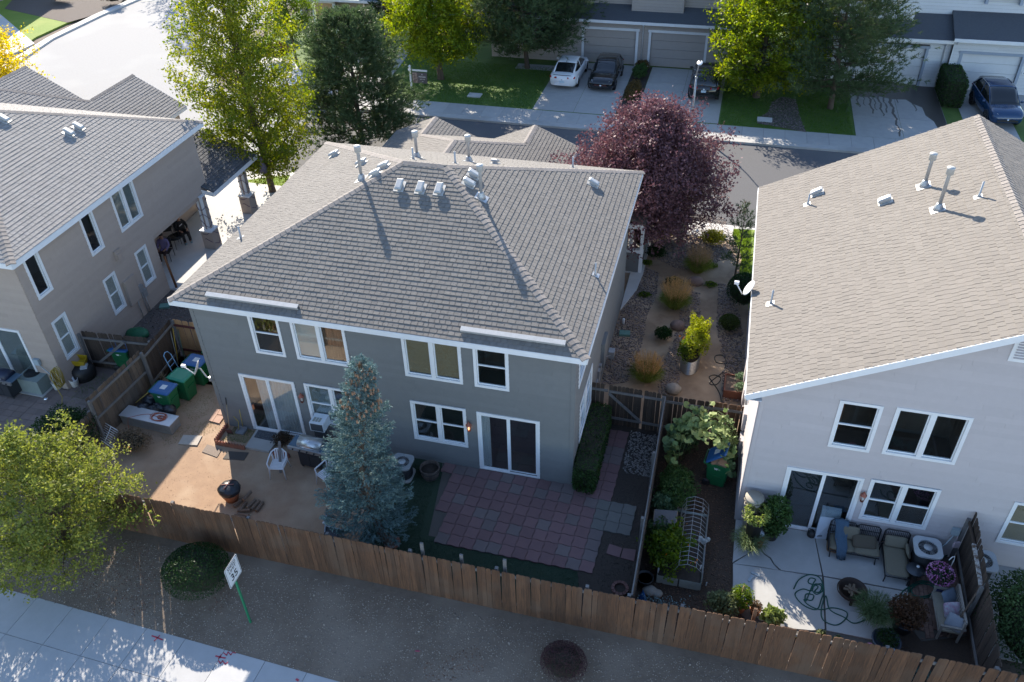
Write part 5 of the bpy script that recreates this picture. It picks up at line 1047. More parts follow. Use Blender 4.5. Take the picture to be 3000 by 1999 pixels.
b = MB(); b.box((20, 40.3, 0), (34.2, 50, 7.8)); b.box((33.25, yB-.35, 0), (33.4, 42, 3.2)); part('house_body', b, PALE, B_)
wall_light(B_, (32.75, yB-.37, 1.95), (0, -1, 0), mat('dark lantern', (.03, .03, .035), None, .5))
b = MB(); b.cbox((32.75, yB-.40, 1.35), (.42, .03, .16)); q = part('house_number_plate', b, WHITE, B_)
def textm(s, size, m, parent, M, name='lettering', ext=.003, align='CENTER', bold=0):
    c = bpy.data.curves.new('txt', 'FONT'); c.body = s; c.size = size; c.extrude = ext; c.align_x = align; c.align_y = 'CENTER'; c.offset = bold; c.resolution_u = 3
    o = bpy.data.objects.new('txt', c); COL.objects.link(o); dg = bpy.context.evaluated_depsgraph_get(); me = bpy.data.meshes.new_from_object(o.evaluated_get(dg)); bpy.data.objects.remove(o)
    me.transform(M if parent is None else Matrix.Translation(-_root(parent)) @ M); me.name = name; return link(name, me, parent, m)
BLKT = mat('black lettering', (.01, .01, .012), None, .5, 3); WHT = mat('white lettering', (.8, .8, .8), None, .5, 3)
RXM = lambda x, y, z, rz=0: Matrix.Translation((x, y, z)) @ Matrix.Rotation(rz, 4, 'Z') @ Matrix.Rotation(math.pi/2, 4, 'X')
textm('6261', .13, BLKT, B_, RXM(32.75, yB-.42, 1.35))
C_ = thing('tan_far_house', 'tan house with porch opening and autumn wreath at the top behind the pine', 'house', (-13, 41, 0))
TANF = mat('far tan siding', (.42, .34, .24), (.39, .315, .225), .8, 4)
yC = 40.6; garage(C_, -10.4, -7.2, yC, mat('tan garage door', (.36, .30, .25), None, .7), 2.3)
fwall(C_, -13.4, -5.6, 0, 3.0, yC, TANF, [(-10.56, -7.04, 0, 2.46)], 31)
b = MB(); b.box((-16.1, yC-.6, 0), (-15.1, yC-.5, 2.75)); part('porch_column', b, TANF, C_); b = MB()
for x in (-16.15, -15.16): b.box((x, yC-.66, 0), (x+.12, yC-.6, 2.75))
b.box((-16.15, yC-.66, 0), (-15.04, yC-.61, .3)); b.box((-16.2, yC-.64, 2.55), (-13.3, yC-.5, 2.8)); b.box((-13.5, yC-.64, 0), (-13.3, yC-.5, 2.6)); part('porch_trim', b, WHITE, C_)
b = MB(); b.box((-16.1, yC+1.6, 0), (-13.3, yC+1.7, 2.9)); b.box((-13.42, yC-.5, 0), (-13.34, yC+1.6, 2.9)); part('porch_wall', b, TANF, C_)
b = MB(); b.box((-14.6, yC+1.54, .1), (-13.7, yC+1.6, 2.2)); q = part('front_door', b, mat('dark door', (.09, .05, .035), None, .5), C_)
b = MB(); b.box((-13.5, 43.1, 0), (-3.5, 50, 6.6)); b.slab([(-14, 42.6, 6.6), (-3, 42.6, 6.6), (-3, 46.5, 8.4), (-14, 46.5, 8.4)], (0, 0, .1)); part('added_shade_storey', b, TANF, C_)  # upper storey added so that its shadow covers the far lawn
b = MB(); b.slab([(-16.6, yC-.9, 2.95), (-5.2, yC-.9, 2.95), (-5.2, yC+2.5, 4.1), (-16.6, yC+2.5, 4.1)], (0, 0, -.1)); part('roof', b, mat('blue grey roof', (.13, .17, .21), None, .8), C_)
b = MB(); b.box((-16.6, yC-.94, 2.76), (-5.2, yC-.9, 2.95)); part('gutter', b, WHITE, C_); wall_light(C_, (-15.6, yC-.62, 1.9), (0, -1, 0), mat('dark lantern', (.03, .03, .035)))
V, Fq = leaf_quads(np.array([(-13.46-.02+.05*np.cos(a*3), yC+.45+.26*np.cos(a), 1.75+.26*np.sin(a)) for a in np.linspace(0, 6.28, 260)])+RNG.normal(size=(260, 3))*.05, .09)
o = npart('autumn_wreath', V, Fq, L_ORANGE); o['label'] = 'orange autumn wreath hanging on the far tan house porch wall'; o['category'] = 'wreath'
# far left house just out of frame that throws the driveway shade
D_ = thing('corner_far_house', 'house at the far left corner, mostly beyond the frame, shading its driveway', 'house', (-52, 40, 0)); b = MB(); b.box((-60, 37, 0), (-47, 52, 5.4)); part('wall', b, BEIGE, D_); b = MB(); b.slab([(-60.5, 36.5, 5.4), (-46.5, 36.5, 5.4), (-46.5, 45, 8.2), (-60.5, 45, 8.2)], (0, 0, .1)); b.slab([(-60.5, 52.5, 5.4), (-46.5, 52.5, 5.4), (-46.5, 45, 8.2), (-60.5, 45, 8.2)], (0, 0, .1)); part('roof', b, SHL, D_)
# ================================================================ street furniture
L_ = thing('street_lamp', 'tall grey street lamp with white head rising behind the purple plum tree', 'street lamp', tG(2024, 372))
bx, by, _ = L_.location; h = 3.4; tp = Vector((bx, by, 0))
for _i in range(1): pass
b = MB(); zA, zB = 4.35, 6.2; pA = Vector((bx, by, 3.0)); b.tube([(bx, by, 0), (bx, by, 2.95)], [.075, .055], 10); part('pole', b, GALV, L_)
b = MB(); b.tube([(bx, by, 2.9), (bx+.02, by-.2, 3.35), (bx+.12, by-1.0, 4.15)], [.04, .035, .03], 8); b.lathe((bx, by, 2.86), [(.06, 0), (.075, .03), (.075, .1), (.05, .14)], 10); part('arm', b, GALV, L_)
b = MB(); b.ball((bx+.15, by-1.3, 4.22), (.16, .36, .075), 14, 8); part('lamp_head', b, WHITE, L_); b = MB(); b.lathe((bx+.15, by-1.25, 4.27), [(.045, 0), (.045, .07), (.03, .08)], 10); part('photocell', b, DARKM, L_)
# hanging sign with print
t = thing('hanging_sign', 'white post with a grey hanging real estate sign on the shaded far lawn', 'sign', tG(1207, 268)); x, y, _ = t.location
b = MB(); b.box((x-.05, y-.05, 0), (x+.05, y+.05, 1.62)); b.cbox((x, y, 1.64), (.15, .15, .04)); b.cbox((x, y, 1.68), (.09, .09, .06)); part('post', b, WHITE, t)
b = MB(); b.box((x-.12, y-.035, 1.36), (x+1.15, y+.035, 1.46)); part('crossbar', b, WHITE, t)
b = MB(); b.box((x+.12, y-.012, .58), (x+1.12, y+.012, 1.28)); q = part('sign_panel', b, mat('sign grey', (.11, .095, .10), None, .6), t)
b = MB(); b.box((x+.14, y-.02, .60), (x+.47, y-.013, 1.26)); part('picture', b, mat('sign print', (.40, .30, .26), (.12, .08, .07), .6, 9, contrast=.1), q)
for i, (s_, sz) in enumerate((('R', .12), ('PRAGER', .13), ('REALTOR', .08), ('775', .07))): textm(s_, sz, WHT, q, RXM(x+.80, y-.016, 1.15-.15*i))
for dx_ in (.22, 1.02): b = MB(); b.tube([(x+dx_, y, 1.36), (x+dx_, y, 1.28)], .008, 5); part('hook', b, DARKM, t)
# speed limit sign (leans)
p0 = G(736, 1829, ZW+.05); top = G(735-71, 1829-90, 1.0)
t = thing('speed_limit_sign', 'SPEED LIMIT 35 sign on a green post beside the round clipped shrub', 'sign', p0)
z0 = p0.z; lean = Vector((0, 0, 1)); b = MB()
A3 = p0; hz = 2.62; P2 = p0+lean*hz
b.cbox(p0+lean*hz*.5, (.05, .045, hz), rz=0); part('post', b, mat('green sign post', (.015, .20, .09), (.012, .16, .075), .5, 8), t)
b = MB(); b.lathe((p0.x, p0.y, p0.z-.05), [(.16, 0), (.15, .06), (.05, .08)], 10, smooth=False); part('footing', b, CONC, t)
SGA = math.radians(90); Mx = Matrix.Translation(p0+lean*(hz-.22)) @ Matrix.Rotation(SGA, 4, 'Z') @ Matrix.Rotation(math.pi/2, 4, 'X')
def rrect(w, h, r, n=5): return [(sx*(w/2-r)+r*math.cos(a), sy*(h/2-r)+r*math.sin(a)) for sx, sy, a0 in ((1, 1, 0), (-1, 1, 1), (-1, -1, 2), (1, -1, 3)) for a in [math.pi/2*a0+math.pi/2*k/n for k in range(n+1)]]
b = MB(); b.prism(rrect(.61, .76, .05), .032, .036); b.xf(Mx); q = part('sign_plate', b, mat('sign white', (.78, .79, .80), None, .4), t)
b = MB(); o_, i_ = rrect(.575, .725, .045), rrect(.545, .695, .035); n = len(o_); b.add([(a, c, .0375) for a, c in o_]+[(a, c, .0375) for a, c in i_], [(k, (k+1) % n, n+(k+1) % n, n+k) for k in range(n)]); b.xf(Mx); part('border', b, BLKT, q)
for s_, sz, yy in (('SPEED', .145, .25), ('LIMIT', .145, .11), ('35', .33, -.14)): textm(s_, sz, BLKT, q, Mx @ Matrix.Translation((0, yy, .0375)), bold=0 if sz < .2 else .003)
# ================================================================ stones and ground litter
def pip(x, y, poly):
    c = False; n = len(poly)
    for i in range(n):
        x0, y0 = poly[i]; x1, y1 = poly[i-1]
        if (y0 > y) != (y1 > y) and x < (x1-x0)*(y-y0)/(y1-y0)+x0: c = not c
    return c
def stones(name, polys, n, s0, s1, m, z=0.0, seed=1, flat=.55, zf=None, excl=()):
    R = np.random.default_rng(seed); pts = []
    ar = [abs(sum(p[i][0]*p[i-1][1]-p[i-1][0]*p[i][1] for i in range(len(p))))/2 for p in polys]
    for p, a in zip(polys, ar):
        xs, ys = [q[0] for q in p], [q[1] for q in p]; k = int(n*a/sum(ar)); c = 0
        while c < k:
            x, y = R.uniform(min(xs), max(xs)), R.uniform(min(ys), max(ys))
            if pip(x, y, p) and not any(pip(x, y, e) for e in excl): pts.append((x, y)); c += 1
    P = np.array(pts); k = len(P); zz = np.array([zf(x, y) for x, y in pts]) if zf else np.full(k, z); s = R.uniform(s0, s1, k)[:, None, None]
    base = np.array([(1, 0, 0), (.2, 1, .1), (-1, .1, 0), (-.1, -1, 0), (.1, 0, 1), (0, 0, -.6)], float); V = base[None]*R.uniform(.65, 1.25, (k, 6, 1))*np.array([1, .8, flat])
    a = R.uniform(0, 6.28, k); ca, sa = np.cos(a)[:, None], np.sin(a)[:, None]; X = V[:, :, 0]*ca-V[:, :, 1]*sa; Y = V[:, :, 0]*sa+V[:, :, 1]*ca; V = np.stack([X, Y, V[:, :, 2]], 2)*s*.5
    V += np.stack([P[:, 0], P[:, 1], zz+s[:, 0, 0]*.12], 1)[:, None]; T = np.array([(0, 1, 4), (1, 2, 4), (2, 3, 4), (3, 0, 4), (1, 0, 5), (2, 1, 5), (3, 2, 5), (0, 3, 5)])
    return npart(name, V.reshape(-1, 3), (T[None]+6*np.arange(k)[:, None, None]).reshape(-1, 3), m, kind='stuff')
RIV = mat('river rock', (.27, .215, .19), (.17, .135, .125), .8, 4, isl=.55); PEB = mat('pebbles', (.34, .29, .24), (.20, .17, .145), .85, 4, isl=.5); CHIP = mat('wood chips', (.15, .09, .06), (.07, .045, .033), .9, 4, isl=.5)
def tag(o, label, cat): o['label'] = label; o['category'] = cat; return o
gx = lambda *p: [tuple(G(*q)[:2]) for q in p]
gp1 = gx((1858, 770), (1930, 800), (1925, 860), (1895, 930), (1885, 1000), (1860, 1060), (1840, 1120), (1760, 1130), (1790, 1000), (1830, 880), (1835, 830))
gp2 = gx((1862, 700), (1890, 650), (2000, 620), (2120, 640), (2168, 730), (2170, 755), (2110, 765), (2060, 790), (1990, 790), (1925, 760))
gp3 = gx((2000, 840), (2050, 860), (2055, 920), (2030, 960), (2000, 1040), (1990, 1120), (1960, 1160), (1925, 1165), (1935, 1080), (1975, 990), (1990, 930))
gp4 = gx((2105, 830), (2150, 840), (2180, 980), (2190, 1180), (2115, 1180), (2118, 1060), (2100, 960))
tag(stones('river_rock', [gp1, gp2, gp3, gp4], 11500, .05, .12, RIV, .0, 1), 'grey brown river rock beds winding through the side garden', 'river rock')
tag(stones('side_gravel', [[(-6.75, 2.0), (-3.9, 2.0), (-3.7, 3.3), (-.1, 3.3), (-.1, 11.3), (-6.4, 11.3), (-6.75, 7)]], 4200, .05, .12, mat('dark river rock', (.20, .165, .155), (.12, .10, .098), .8, 4, isl=.5), .0, 2), 'dark gravel strip between the tan house and the grey duplex', 'gravel')
tag(stones('island_gravel', [gx((2218, 362), (2225, 345), (2250, 330), (2262, 300), (2290, 285), (2330, 292), (2338, 320), (2345, 350), (2362, 388))], 1500, .06, .13, mat('dark river rock', (.2, .2, .2)), .02, 3), 'brown gravel island in the far lawn between two trees', 'gravel')
tag(stones('path_gravel', [[(13.95, .9), (14.9, .9), (14.9, 2.9), (13.95, 2.9)]], 900, .04, .09, mat('pale stone', (.30, .28, .27), (.2, .19, .18), .8, 4, isl=.5), .014, 4), 'pale gravel patch by the gate inside the side fence', 'gravel')
tag(stones('pebbles', [[(-3, -7.6), (25, -8.4), (25, -5.3), (-3, -5.3)]], 19000, .012, .050, PEB, 0, 5, zf=lambda x, y: dirt_z(x, y)-.003), 'small pale pebbles scattered over the dirt strip outside the long fence', 'pebbles')
tag(stones('larger_pebbles', [[(-3, -7.6), (25, -8.4), (25, -5.3), (-3, -5.3)]], 160, .05, .11, PEB, 0, 55, zf=lambda x, y: dirt_z(x, y)-.01), 'few fist sized stones lying on the dirt strip', 'pebbles')
tag(stones('fallen_leaves', [gx((180, 1650), (420, 1560), (480, 1700), (400, 1790), (250, 1750)), gx((640, 1700), (700, 1700), (640, 1780), (600, 1770)), gx((1230, 1930), (1400, 1880), (1420, 1950), (1250, 1990))], 1500, .02, .05, mat('fallen leaf', (.17, .075, .045), (.09, .05, .035), .9, 4, isl=.5), 0, 6, .15, zf=lambda x, y: dirt_z(x, y)), 'rusty fallen leaves gathered under the corner tree and the clipped shrub', 'fallen leaves')
tag(stones('wood_chips', [[(15.1, -4.9), (17.6, -4.9), (17.6, 2.9), (15.1, 2.9)], gx((2150, 1740), (2220, 1822), (2380, 1856), (2560, 1886), (2680, 1900), (2660, 1935), (2300, 1880), (2150, 1845))], 5200, .03, .075, CHIP, .0, 7, .3), 'dark wood chip mulch covering the planted yard', 'mulch')
tag(stones('soil_clods', [[(13.85, -4.9), (14.9, -4.9), (14.9, .8), (13.95, .8)], [(13.8, -4.9), (14.9, -4.9), (14.9, -1.8), (13.8, -1.8)]], 1800, .015, .045, mat('soil clod', (.09, .075, .062), (.05, .042, .036), .95, 4, isl=.4), .012, 8), 'dark clods in the bare strip along the side fence', 'soil')
tag(stones('yard_grit', [[(-3.5, -4.9), (6.3, -4.9), (6.3, -.3), (-3.5, -.3)]], 3800, .008, .028, mat('sandy grit', (.30, .20, .13), (.17, .115, .08), .95, 4, isl=.4), .0, 9), 'grit and small stones on the sandy back yard', 'grit')
def tuftfield(name, label, polys, n, h, m, seed, w=.008, z=0, zf=None):
    global RNG
    RNG = np.random.default_rng(seed); P = []
    for p in polys:
        xs, ys = [q[0] for q in p], [q[1] for q in p]; c = 0
        while c < n//len(polys):
            x, y = RNG.uniform(min(xs), max(xs)), RNG.uniform(min(ys), max(ys))
            if pip(x, y, p): P.append((x, y, zf(x, y) if zf else z)); c += 1
    P = np.array(P); D = RNG.normal(size=(len(P), 3))*.45+np.array([0, 0, 1]); D /= np.linalg.norm(D, axis=1, keepdims=True); V, Fq = blades(P, D, h*RNG.uniform(.5, 1.3, len(P)), w); o = npart(name, V, Fq, m, kind='stuff'); return tag(o, label, 'grass')
tuftfield('turf_blades', 'dark green turf around the red pavers inside the long fence', [[(6.7, -4.9), (13.75, -4.9), (13.75, -3.2), (8.4, -3.2), (8.0, -.3), (6.7, -.3)]], 26000, .035, leafmat('turf blades', (.018, .045, .022), (.035, .075, .038), None, .15), 60, .012)
tuftfield('lawn_blades', 'green lawn blades across the street in front of the houses', [[(-5.8, 29.8), (3.9, 29.8), (3.8, 37), (-6.5, 37)], [(15.3, 29.7), (22.7, 29.7), (22.7, 36), (15.3, 36)]], 30000, .07, leafmat('lawn blades', (.05, .12, .015), (.12, .20, .03), None, .3), 61, .03)
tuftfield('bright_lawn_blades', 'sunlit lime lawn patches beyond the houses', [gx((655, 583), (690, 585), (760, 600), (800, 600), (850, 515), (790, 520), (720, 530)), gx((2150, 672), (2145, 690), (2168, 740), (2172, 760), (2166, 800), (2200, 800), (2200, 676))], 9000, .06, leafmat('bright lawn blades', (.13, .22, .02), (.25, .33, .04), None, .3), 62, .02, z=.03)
tuftfield('weeds', 'thin weeds in the sandy yard near the green bins', [gx((520, 1180), (620, 1140), (640, 1200), (560, 1240)), gx((470, 1270), (560, 1240), (660, 1230), (660, 1260), (540, 1290), (480, 1310))], 1500, .06, leafmat('weed', (.10, .12, .03), (.24, .22, .08), None, .2), 63, .009)
tuftfield('step_weeds', 'green weeds inside the scalloped brick bed by the step', [gx((650, 1290), (690, 1250), (750, 1265), (720, 1300))], 1500, .06, leafmat('weed green', (.05, .10, .02), (.12, .18, .05), None, .2), 64, .009)
# ================================================================ shrubs and plants
bush('clipped_shrub', 'large dark clipped round juniper beside the speed limit sign', (2.62, -6.12, -.25), (1.02, .92, 1.25), L_DARK, 9000, .045, clipped=True, seed=70)
bush('clipped_shrub', 'low purple barberry mound at the bottom edge of the dirt strip', (13.5, -6.3, -.30), (.62, .55, .95), leafmat('barberry mound leaves', (.045, .02, .024), (.10, .045, .048), None, .15), 5000, .035, clipped=True, seed=71)
bush('hedge', 'narrow dark green hedge along the side wall of the grey duplex', (12.88, 1.35, 0), (.40, 1.75, 1.05), leafmat('hedge leaves', (.018, .045, .012), (.05, .10, .025), (.10, .16, .05), .25), 9500, .06, cat='hedge', seed=72, box=True)
bush('yard_shrub', 'dense green shrub in the tan house yard behind the corner tree', (-4.6, -2.3, 0), (1.15, 1.0, 1.5), L_DARK, 6500, .06, seed=73)
bush('dry_bush', 'tan twiggy dry bush below the long metal box', (-2.55, -1.75, 0), (.75, .5, .6), L_DRY, 2200, .05, seed=74)
bush('dry_bush', 'dark dried out bush beside the concrete step', tG(832, 1300), (.36, .34, .42), leafmat('dark dry twigs', (.05, .032, .02), (.09, .06, .035), None, .1), 1600, .04, seed=75)
bush('corner_shrub', 'large green shrub beyond the leaning fence at the lower right corner', (24.95, -2.9, 0), (1.0, 1.6, 1.9), L_GREEN and leafmat('shade green leaves', (.03, .07, .025), (.09, .14, .05), (.2, .22, .12), .25), 8500, .07, seed=76)
bush('yellow_shrub', 'yellow spirea shrub on river rock left of the autumn vine post', tG(1938, 700), (.5, .45, .65), leafmat('yellow spirea', (.22, .22, .02), (.40, .33, .03), (.35, .2, .05), .3), 2200, .06, seed=77)
bush('yellow_shrub', 'yellow green spirea shrub on river rock right of the autumn vine post', tG(2085, 717), (.62, .5, .7), leafmat('yellow spirea', (.2, .2, .02), (.4, .3, .03)), 2400, .06, seed=78)
bush('juniper', 'blue green dwarf pine beside the dirt path by the purple tree trunk', tG(1922, 755), (.45, .4, .6), L_DARK, 2200, .06, seed=79)
bush('juniper', 'dark dwarf pine beside the brown boulder in the middle of the side garden', tG(1942, 993), (.36, .32, .5), L_DARK, 2000, .05, seed=80)
bush('juniper', 'small dark evergreen tuft behind the tallest straw grass clump', tG(1975, 838), (.4, .3, .4), L_DARK, 1500, .05, seed=81)
bush('round_shrub', 'small round clipped green shrub on gravel in the side garden', tG(2133, 968), (.42, .40, .72), leafmat('box leaves', (.03, .06, .012), (.08, .11, .02), (.2, .2, .04), .2), 3800, .04, clipped=True, seed=82)
bush('round_shrub', 'tall dark round shrub against the side wall under the white dish', tG(2172, 890), (.68, .85, 1.35), L_DARK, 6500, .05, clipped=True, seed=83)
for c, lb, sd_ in (((1895, 775), 'low yellowish ground plant by the small side porch slab', 84), ((1888, 868), 'low sprawling ground plant by the gas meter', 85), ((2085, 783), 'tiny dark ground plant near the dirt bend', 86), ((2082, 838), 'tiny green plant beside the reddish boulder', 87)): bush('ground_plant', lb, tG(*c), (.28, .24, .16), L_GREEN, 420, .05, cat='plant', seed=sd_)
grass_clump('ornamental_grass', 'straw plumed grass clump nearest the gate fence', tG(1892, 1112), .6, .7, L_GRASSY, 1300, L_STRAW, 380, 1.0, 88)
grass_clump('ornamental_grass', 'tallest straw plumed grass clump in the middle of the side garden', tG(1976, 900), .6, .75, L_GRASSY, 1500, L_STRAW, 460, 1.2, 89)
grass_clump('ornamental_grass', 'brownish plumed grass clump beside the reddish boulder', tG(2043, 795), .6, .7, L_GRASSY, 1300, leafmat('brown plumes', (.34, .22, .12), (.46, .31, .18), None, .25), 360, 1.05, 90)
def boulder(label, p, r, c, seed): b = MB(); b.ball((p[0], p[1], r[2]*.62), r, 14, 9, seed, .06); solo('boulder', b, c, label, 'boulder')
BR = mat('reddish boulder', (.25, .17, .14), (.17, .12, .105), .9, 5, .5, 20); BG = mat('pale boulder', (.36, .32, .27), (.27, .24, .205), .9, 5, .5, 20)
boulder('brown boulder behind the dark dwarf pine', tG(1984, 962), (.30, .24, .22), BR, 1); boulder('reddish boulder at the foot of the brownish grass', tG(2037, 832), (.34, .24, .22), BR, 2); boulder('pale round boulder next to the corrugated planter', tG(1972, 1148), (.28, .24, .22), BG, 3)
for (px, py, r, lb) in ((1988, 1490, .28, 'tan stone edging the green shrubs in the planted yard'), (1966, 1495, .2, 'smaller tan stone beside the black topped table'), (1903, 1735, .22, 'grey stone at the corner pot by the long fence'), (1924, 1742, .17, 'small grey stone right of the corner pot')): boulder(lb, tG(px, py), (r, r*.8, r*.55), BG, px)
# autumn vine on stump post
t = thing('stump_post', 'grey stump post with a pale stone ring in the river rock', 'post', tG(1991, 712)); p = t.location; b = MB(); b.lathe((p.x, p.y, 0), [(.15, 0), (.13, 1.1), (.12, 1.12)], 10); part('stump', b, mat('grey wood', (.30, .27, .23), (.2, .18, .155), .9, 4, .5, 20, stretch=(6, 6, 1)), t); b = MB(); b.tube([(p.x+.34*math.cos(a), p.y+.34*math.sin(a), .03) for a in [k*math.pi/10 for k in range(21)]], .035, 6); part('stone_ring', b, BG, t)
bush('vine', 'orange and yellow vine growing over the grey stump post', (p.x-.1, p.y+.25, 0), (.42, .3, 1.7), leafmat('autumn vine', (.16, .16, .02), (.42, .24, .03), (.5, .2, .04), .4), 1700, .07, cat='vine', seed=91)
# round corrugated planter with vine
def corr_round(name, label, c, rx, ry, h, n=9, cat='planter'):
    t = thing(name, label, cat, c); b = MB(); prof = []; k = n*4
    for i in range(k+1): prof.append((1+.05*math.sin(2*math.pi*i/4), h*i/k))
    vs = []; N_ = 28
    for r, z in prof:
        for q in range(N_): g = 2*math.pi*q/N_; vs.append((c[0]+rx*r*math.cos(g), c[1]+ry*r*math.sin(g), c[2]+z))
    b.add(vs, [(i*N_+q, i*N_+(q+1) % N_, (i+1)*N_+(q+1) % N_, (i+1)*N_+q) for i in range(k) for q in range(N_)], True); part('tub', b, mat('ribbed zinc', (.5, .5, .5), (.4, .4, .4), .3, 6, metal=.9), t); b = MB(); b.add([(c[0]+rx*.98*math.cos(a), c[1]+ry*.98*math.sin(a), c[2]+h*.93) for a in [2*math.pi*q/N_ for q in range(N_)]], [tuple(range(N_))]); part('soil', b, SOIL, t); return t
cp = tG(2016, 1096); corr_round('corrugated_planter', 'oval corrugated metal planter in the side garden', (cp[0], cp[1]+.55, 0), .34, .62, .6, 8)
bush('trellis_vine', 'bright yellow green climbing vine growing from the corrugated planter', (cp[0]+.16, cp[1]+.80, .12), (.46, .88, 1.75), leafmat('vine leaves', (.14, .20, .02), (.36, .36, .03), None, .4), 3600, .08, cat='vine', seed=92, noise=.5)
bush('marigold_plant', 'orange flowering plant at the left side of the corrugated planter', (cp[0]-.16, cp[1]+.42, .30), (.34, .66, .9), L_GREEN, 1300, .06, cat='plant', seed=93)
V, Fq = leaf_quads(np.array(cp)+np.array([-.25, .8, 1.1])+RNG.normal(size=(26, 3))*[.15, .35, .15], .06); tag(npart('marigold_flowers', V, Fq, L_ORANGE, kind=None), 'orange marigold blossoms on the corrugated planter', 'flowers')
# red wood planter with two sage plants
c = tG(2150, 1165); t = thing('wood_planter', 'reddish wood planter box against the white house side wall', 'planter', c); b = MB(); x, y = c[0], c[1]
for a in (((x-.35, y-.1, 0), (x+.35, y-.05, .35)), ((x-.35, y+.85, 0), (x+.35, y+.9, .35)), ((x-.40, y-.1, 0), (x-.352, y+.9, .35)), ((x+.352, y-.1, 0), (x+.40, y+.9, .35))): b.box(*a)
part('box', b, mat('red stained wood', (.22, .085, .05), (.15, .06, .038), .8, 6, .3, 30), t); b = MB(); b.box((x-.35, y-.049, .02), (x+.35, y+.849, .30)); part('soil', b, mat('bark mulch', (.17, .12, .09), (.1, .07, .055), .9, 25, .8, 40), t)
for dy_, lb in ((.05, 'pale green sage plant at the near end of the reddish planter'), (.62, 'pale green sage plant at the far end of the reddish planter')): bush('sage_plant', lb, (x+.18, y+dy_, .3), (.22, .22, .36), L_SEDUM, 700, .05, cat='plant', seed=int(94+dy_*10))
# garden hoses
def hose(name, label, pts, m, r=.013): b = MB(); b.tube(pts, r, 6); return solo(name, b, m, label, 'hose')
def curve(pts, z=.015, n=8):
    P = [Vector((*G(*p)[:2], z)) if len(p) == 2 else Vector(p) for p in pts]; out = []
    for i in range(len(P)-1):
        p0, p1, p2, p3 = P[max(0, i-1)], P[i], P[i+1], P[min(len(P)-1, i+2)]
        for k in range(n): t = k/n; out.append(.5*((2*p1)+(p2-p0)*t+(2*p0-5*p1+4*p2-p3)*t*t+(3*p1-p0-3*p2+p3)*t**3))
    return out+[P[-1]]
GH = mat('green hose', (.012, .085, .06), None, .45, 3); BH = mat('black hose', (.015, .02, .018), None, .5, 3)
hose('side_hose', 'black soaker hose looped on the path beside the corrugated planter', curve([(2118, 1240), (2110, 1160), (2085, 1118), (2078, 1105), (2095, 1100), (2112, 1110), (2098, 1128), (2080, 1122), (2118, 1090), (2127, 1060), (2115, 1042), (2095, 1045), (2098, 1062), (2122, 1066), (2150, 1064)]), BH, .018)
hose('green_hose', 'green garden hose sprawled in coils on the concrete patio', curve([(2324, 1730), (2340, 1702), (2370, 1688), (2400, 1697), (2412, 1730), (2405, 1760), (2390, 1790), (2350, 1775), (2328, 1745), (2350, 1730), (2375, 1735), (2385, 1720), (2405, 1715), (2408, 1735), (2390, 1745), (2378, 1730), (2388, 1715), (2405, 1722), (2400, 1738), (2385, 1737), (2395, 1722), (2368, 1712), (2372, 1698), (2388, 1702), (2380, 1716), (2360, 1765), (2360, 1745), (2382, 1748), (2376, 1763), (2355, 1760), (2365, 1775), (2400, 1790), (2440, 1785), (2475, 1795), (2480, 1810), (2462, 1830), (2440, 1835), (2410, 1820), (2405, 1790), (2418, 1750), (2430, 1790), (2470, 1812), (2500, 1830), (2535, 1820)], .063), GH, .017)
hose('coiled_hose', 'dark green hose coiled on the brick paving beside the side table', curve([(2615, 1775), (2620, 1755), (2650, 1748), (2665, 1765), (2650, 1780), (2635, 1765), (2645, 1735), (2690, 1715), (2730, 1722), (2735, 1745), (2700, 1757), (2665, 1745), (2665, 1722), (2700, 1706), (2735, 1720), (2725, 1745), (2685, 1752), (2668, 1732), (2695, 1712), (2730, 1705), (2722, 1670), (2740, 1650), (2775, 1630)], .065), GH, .02)
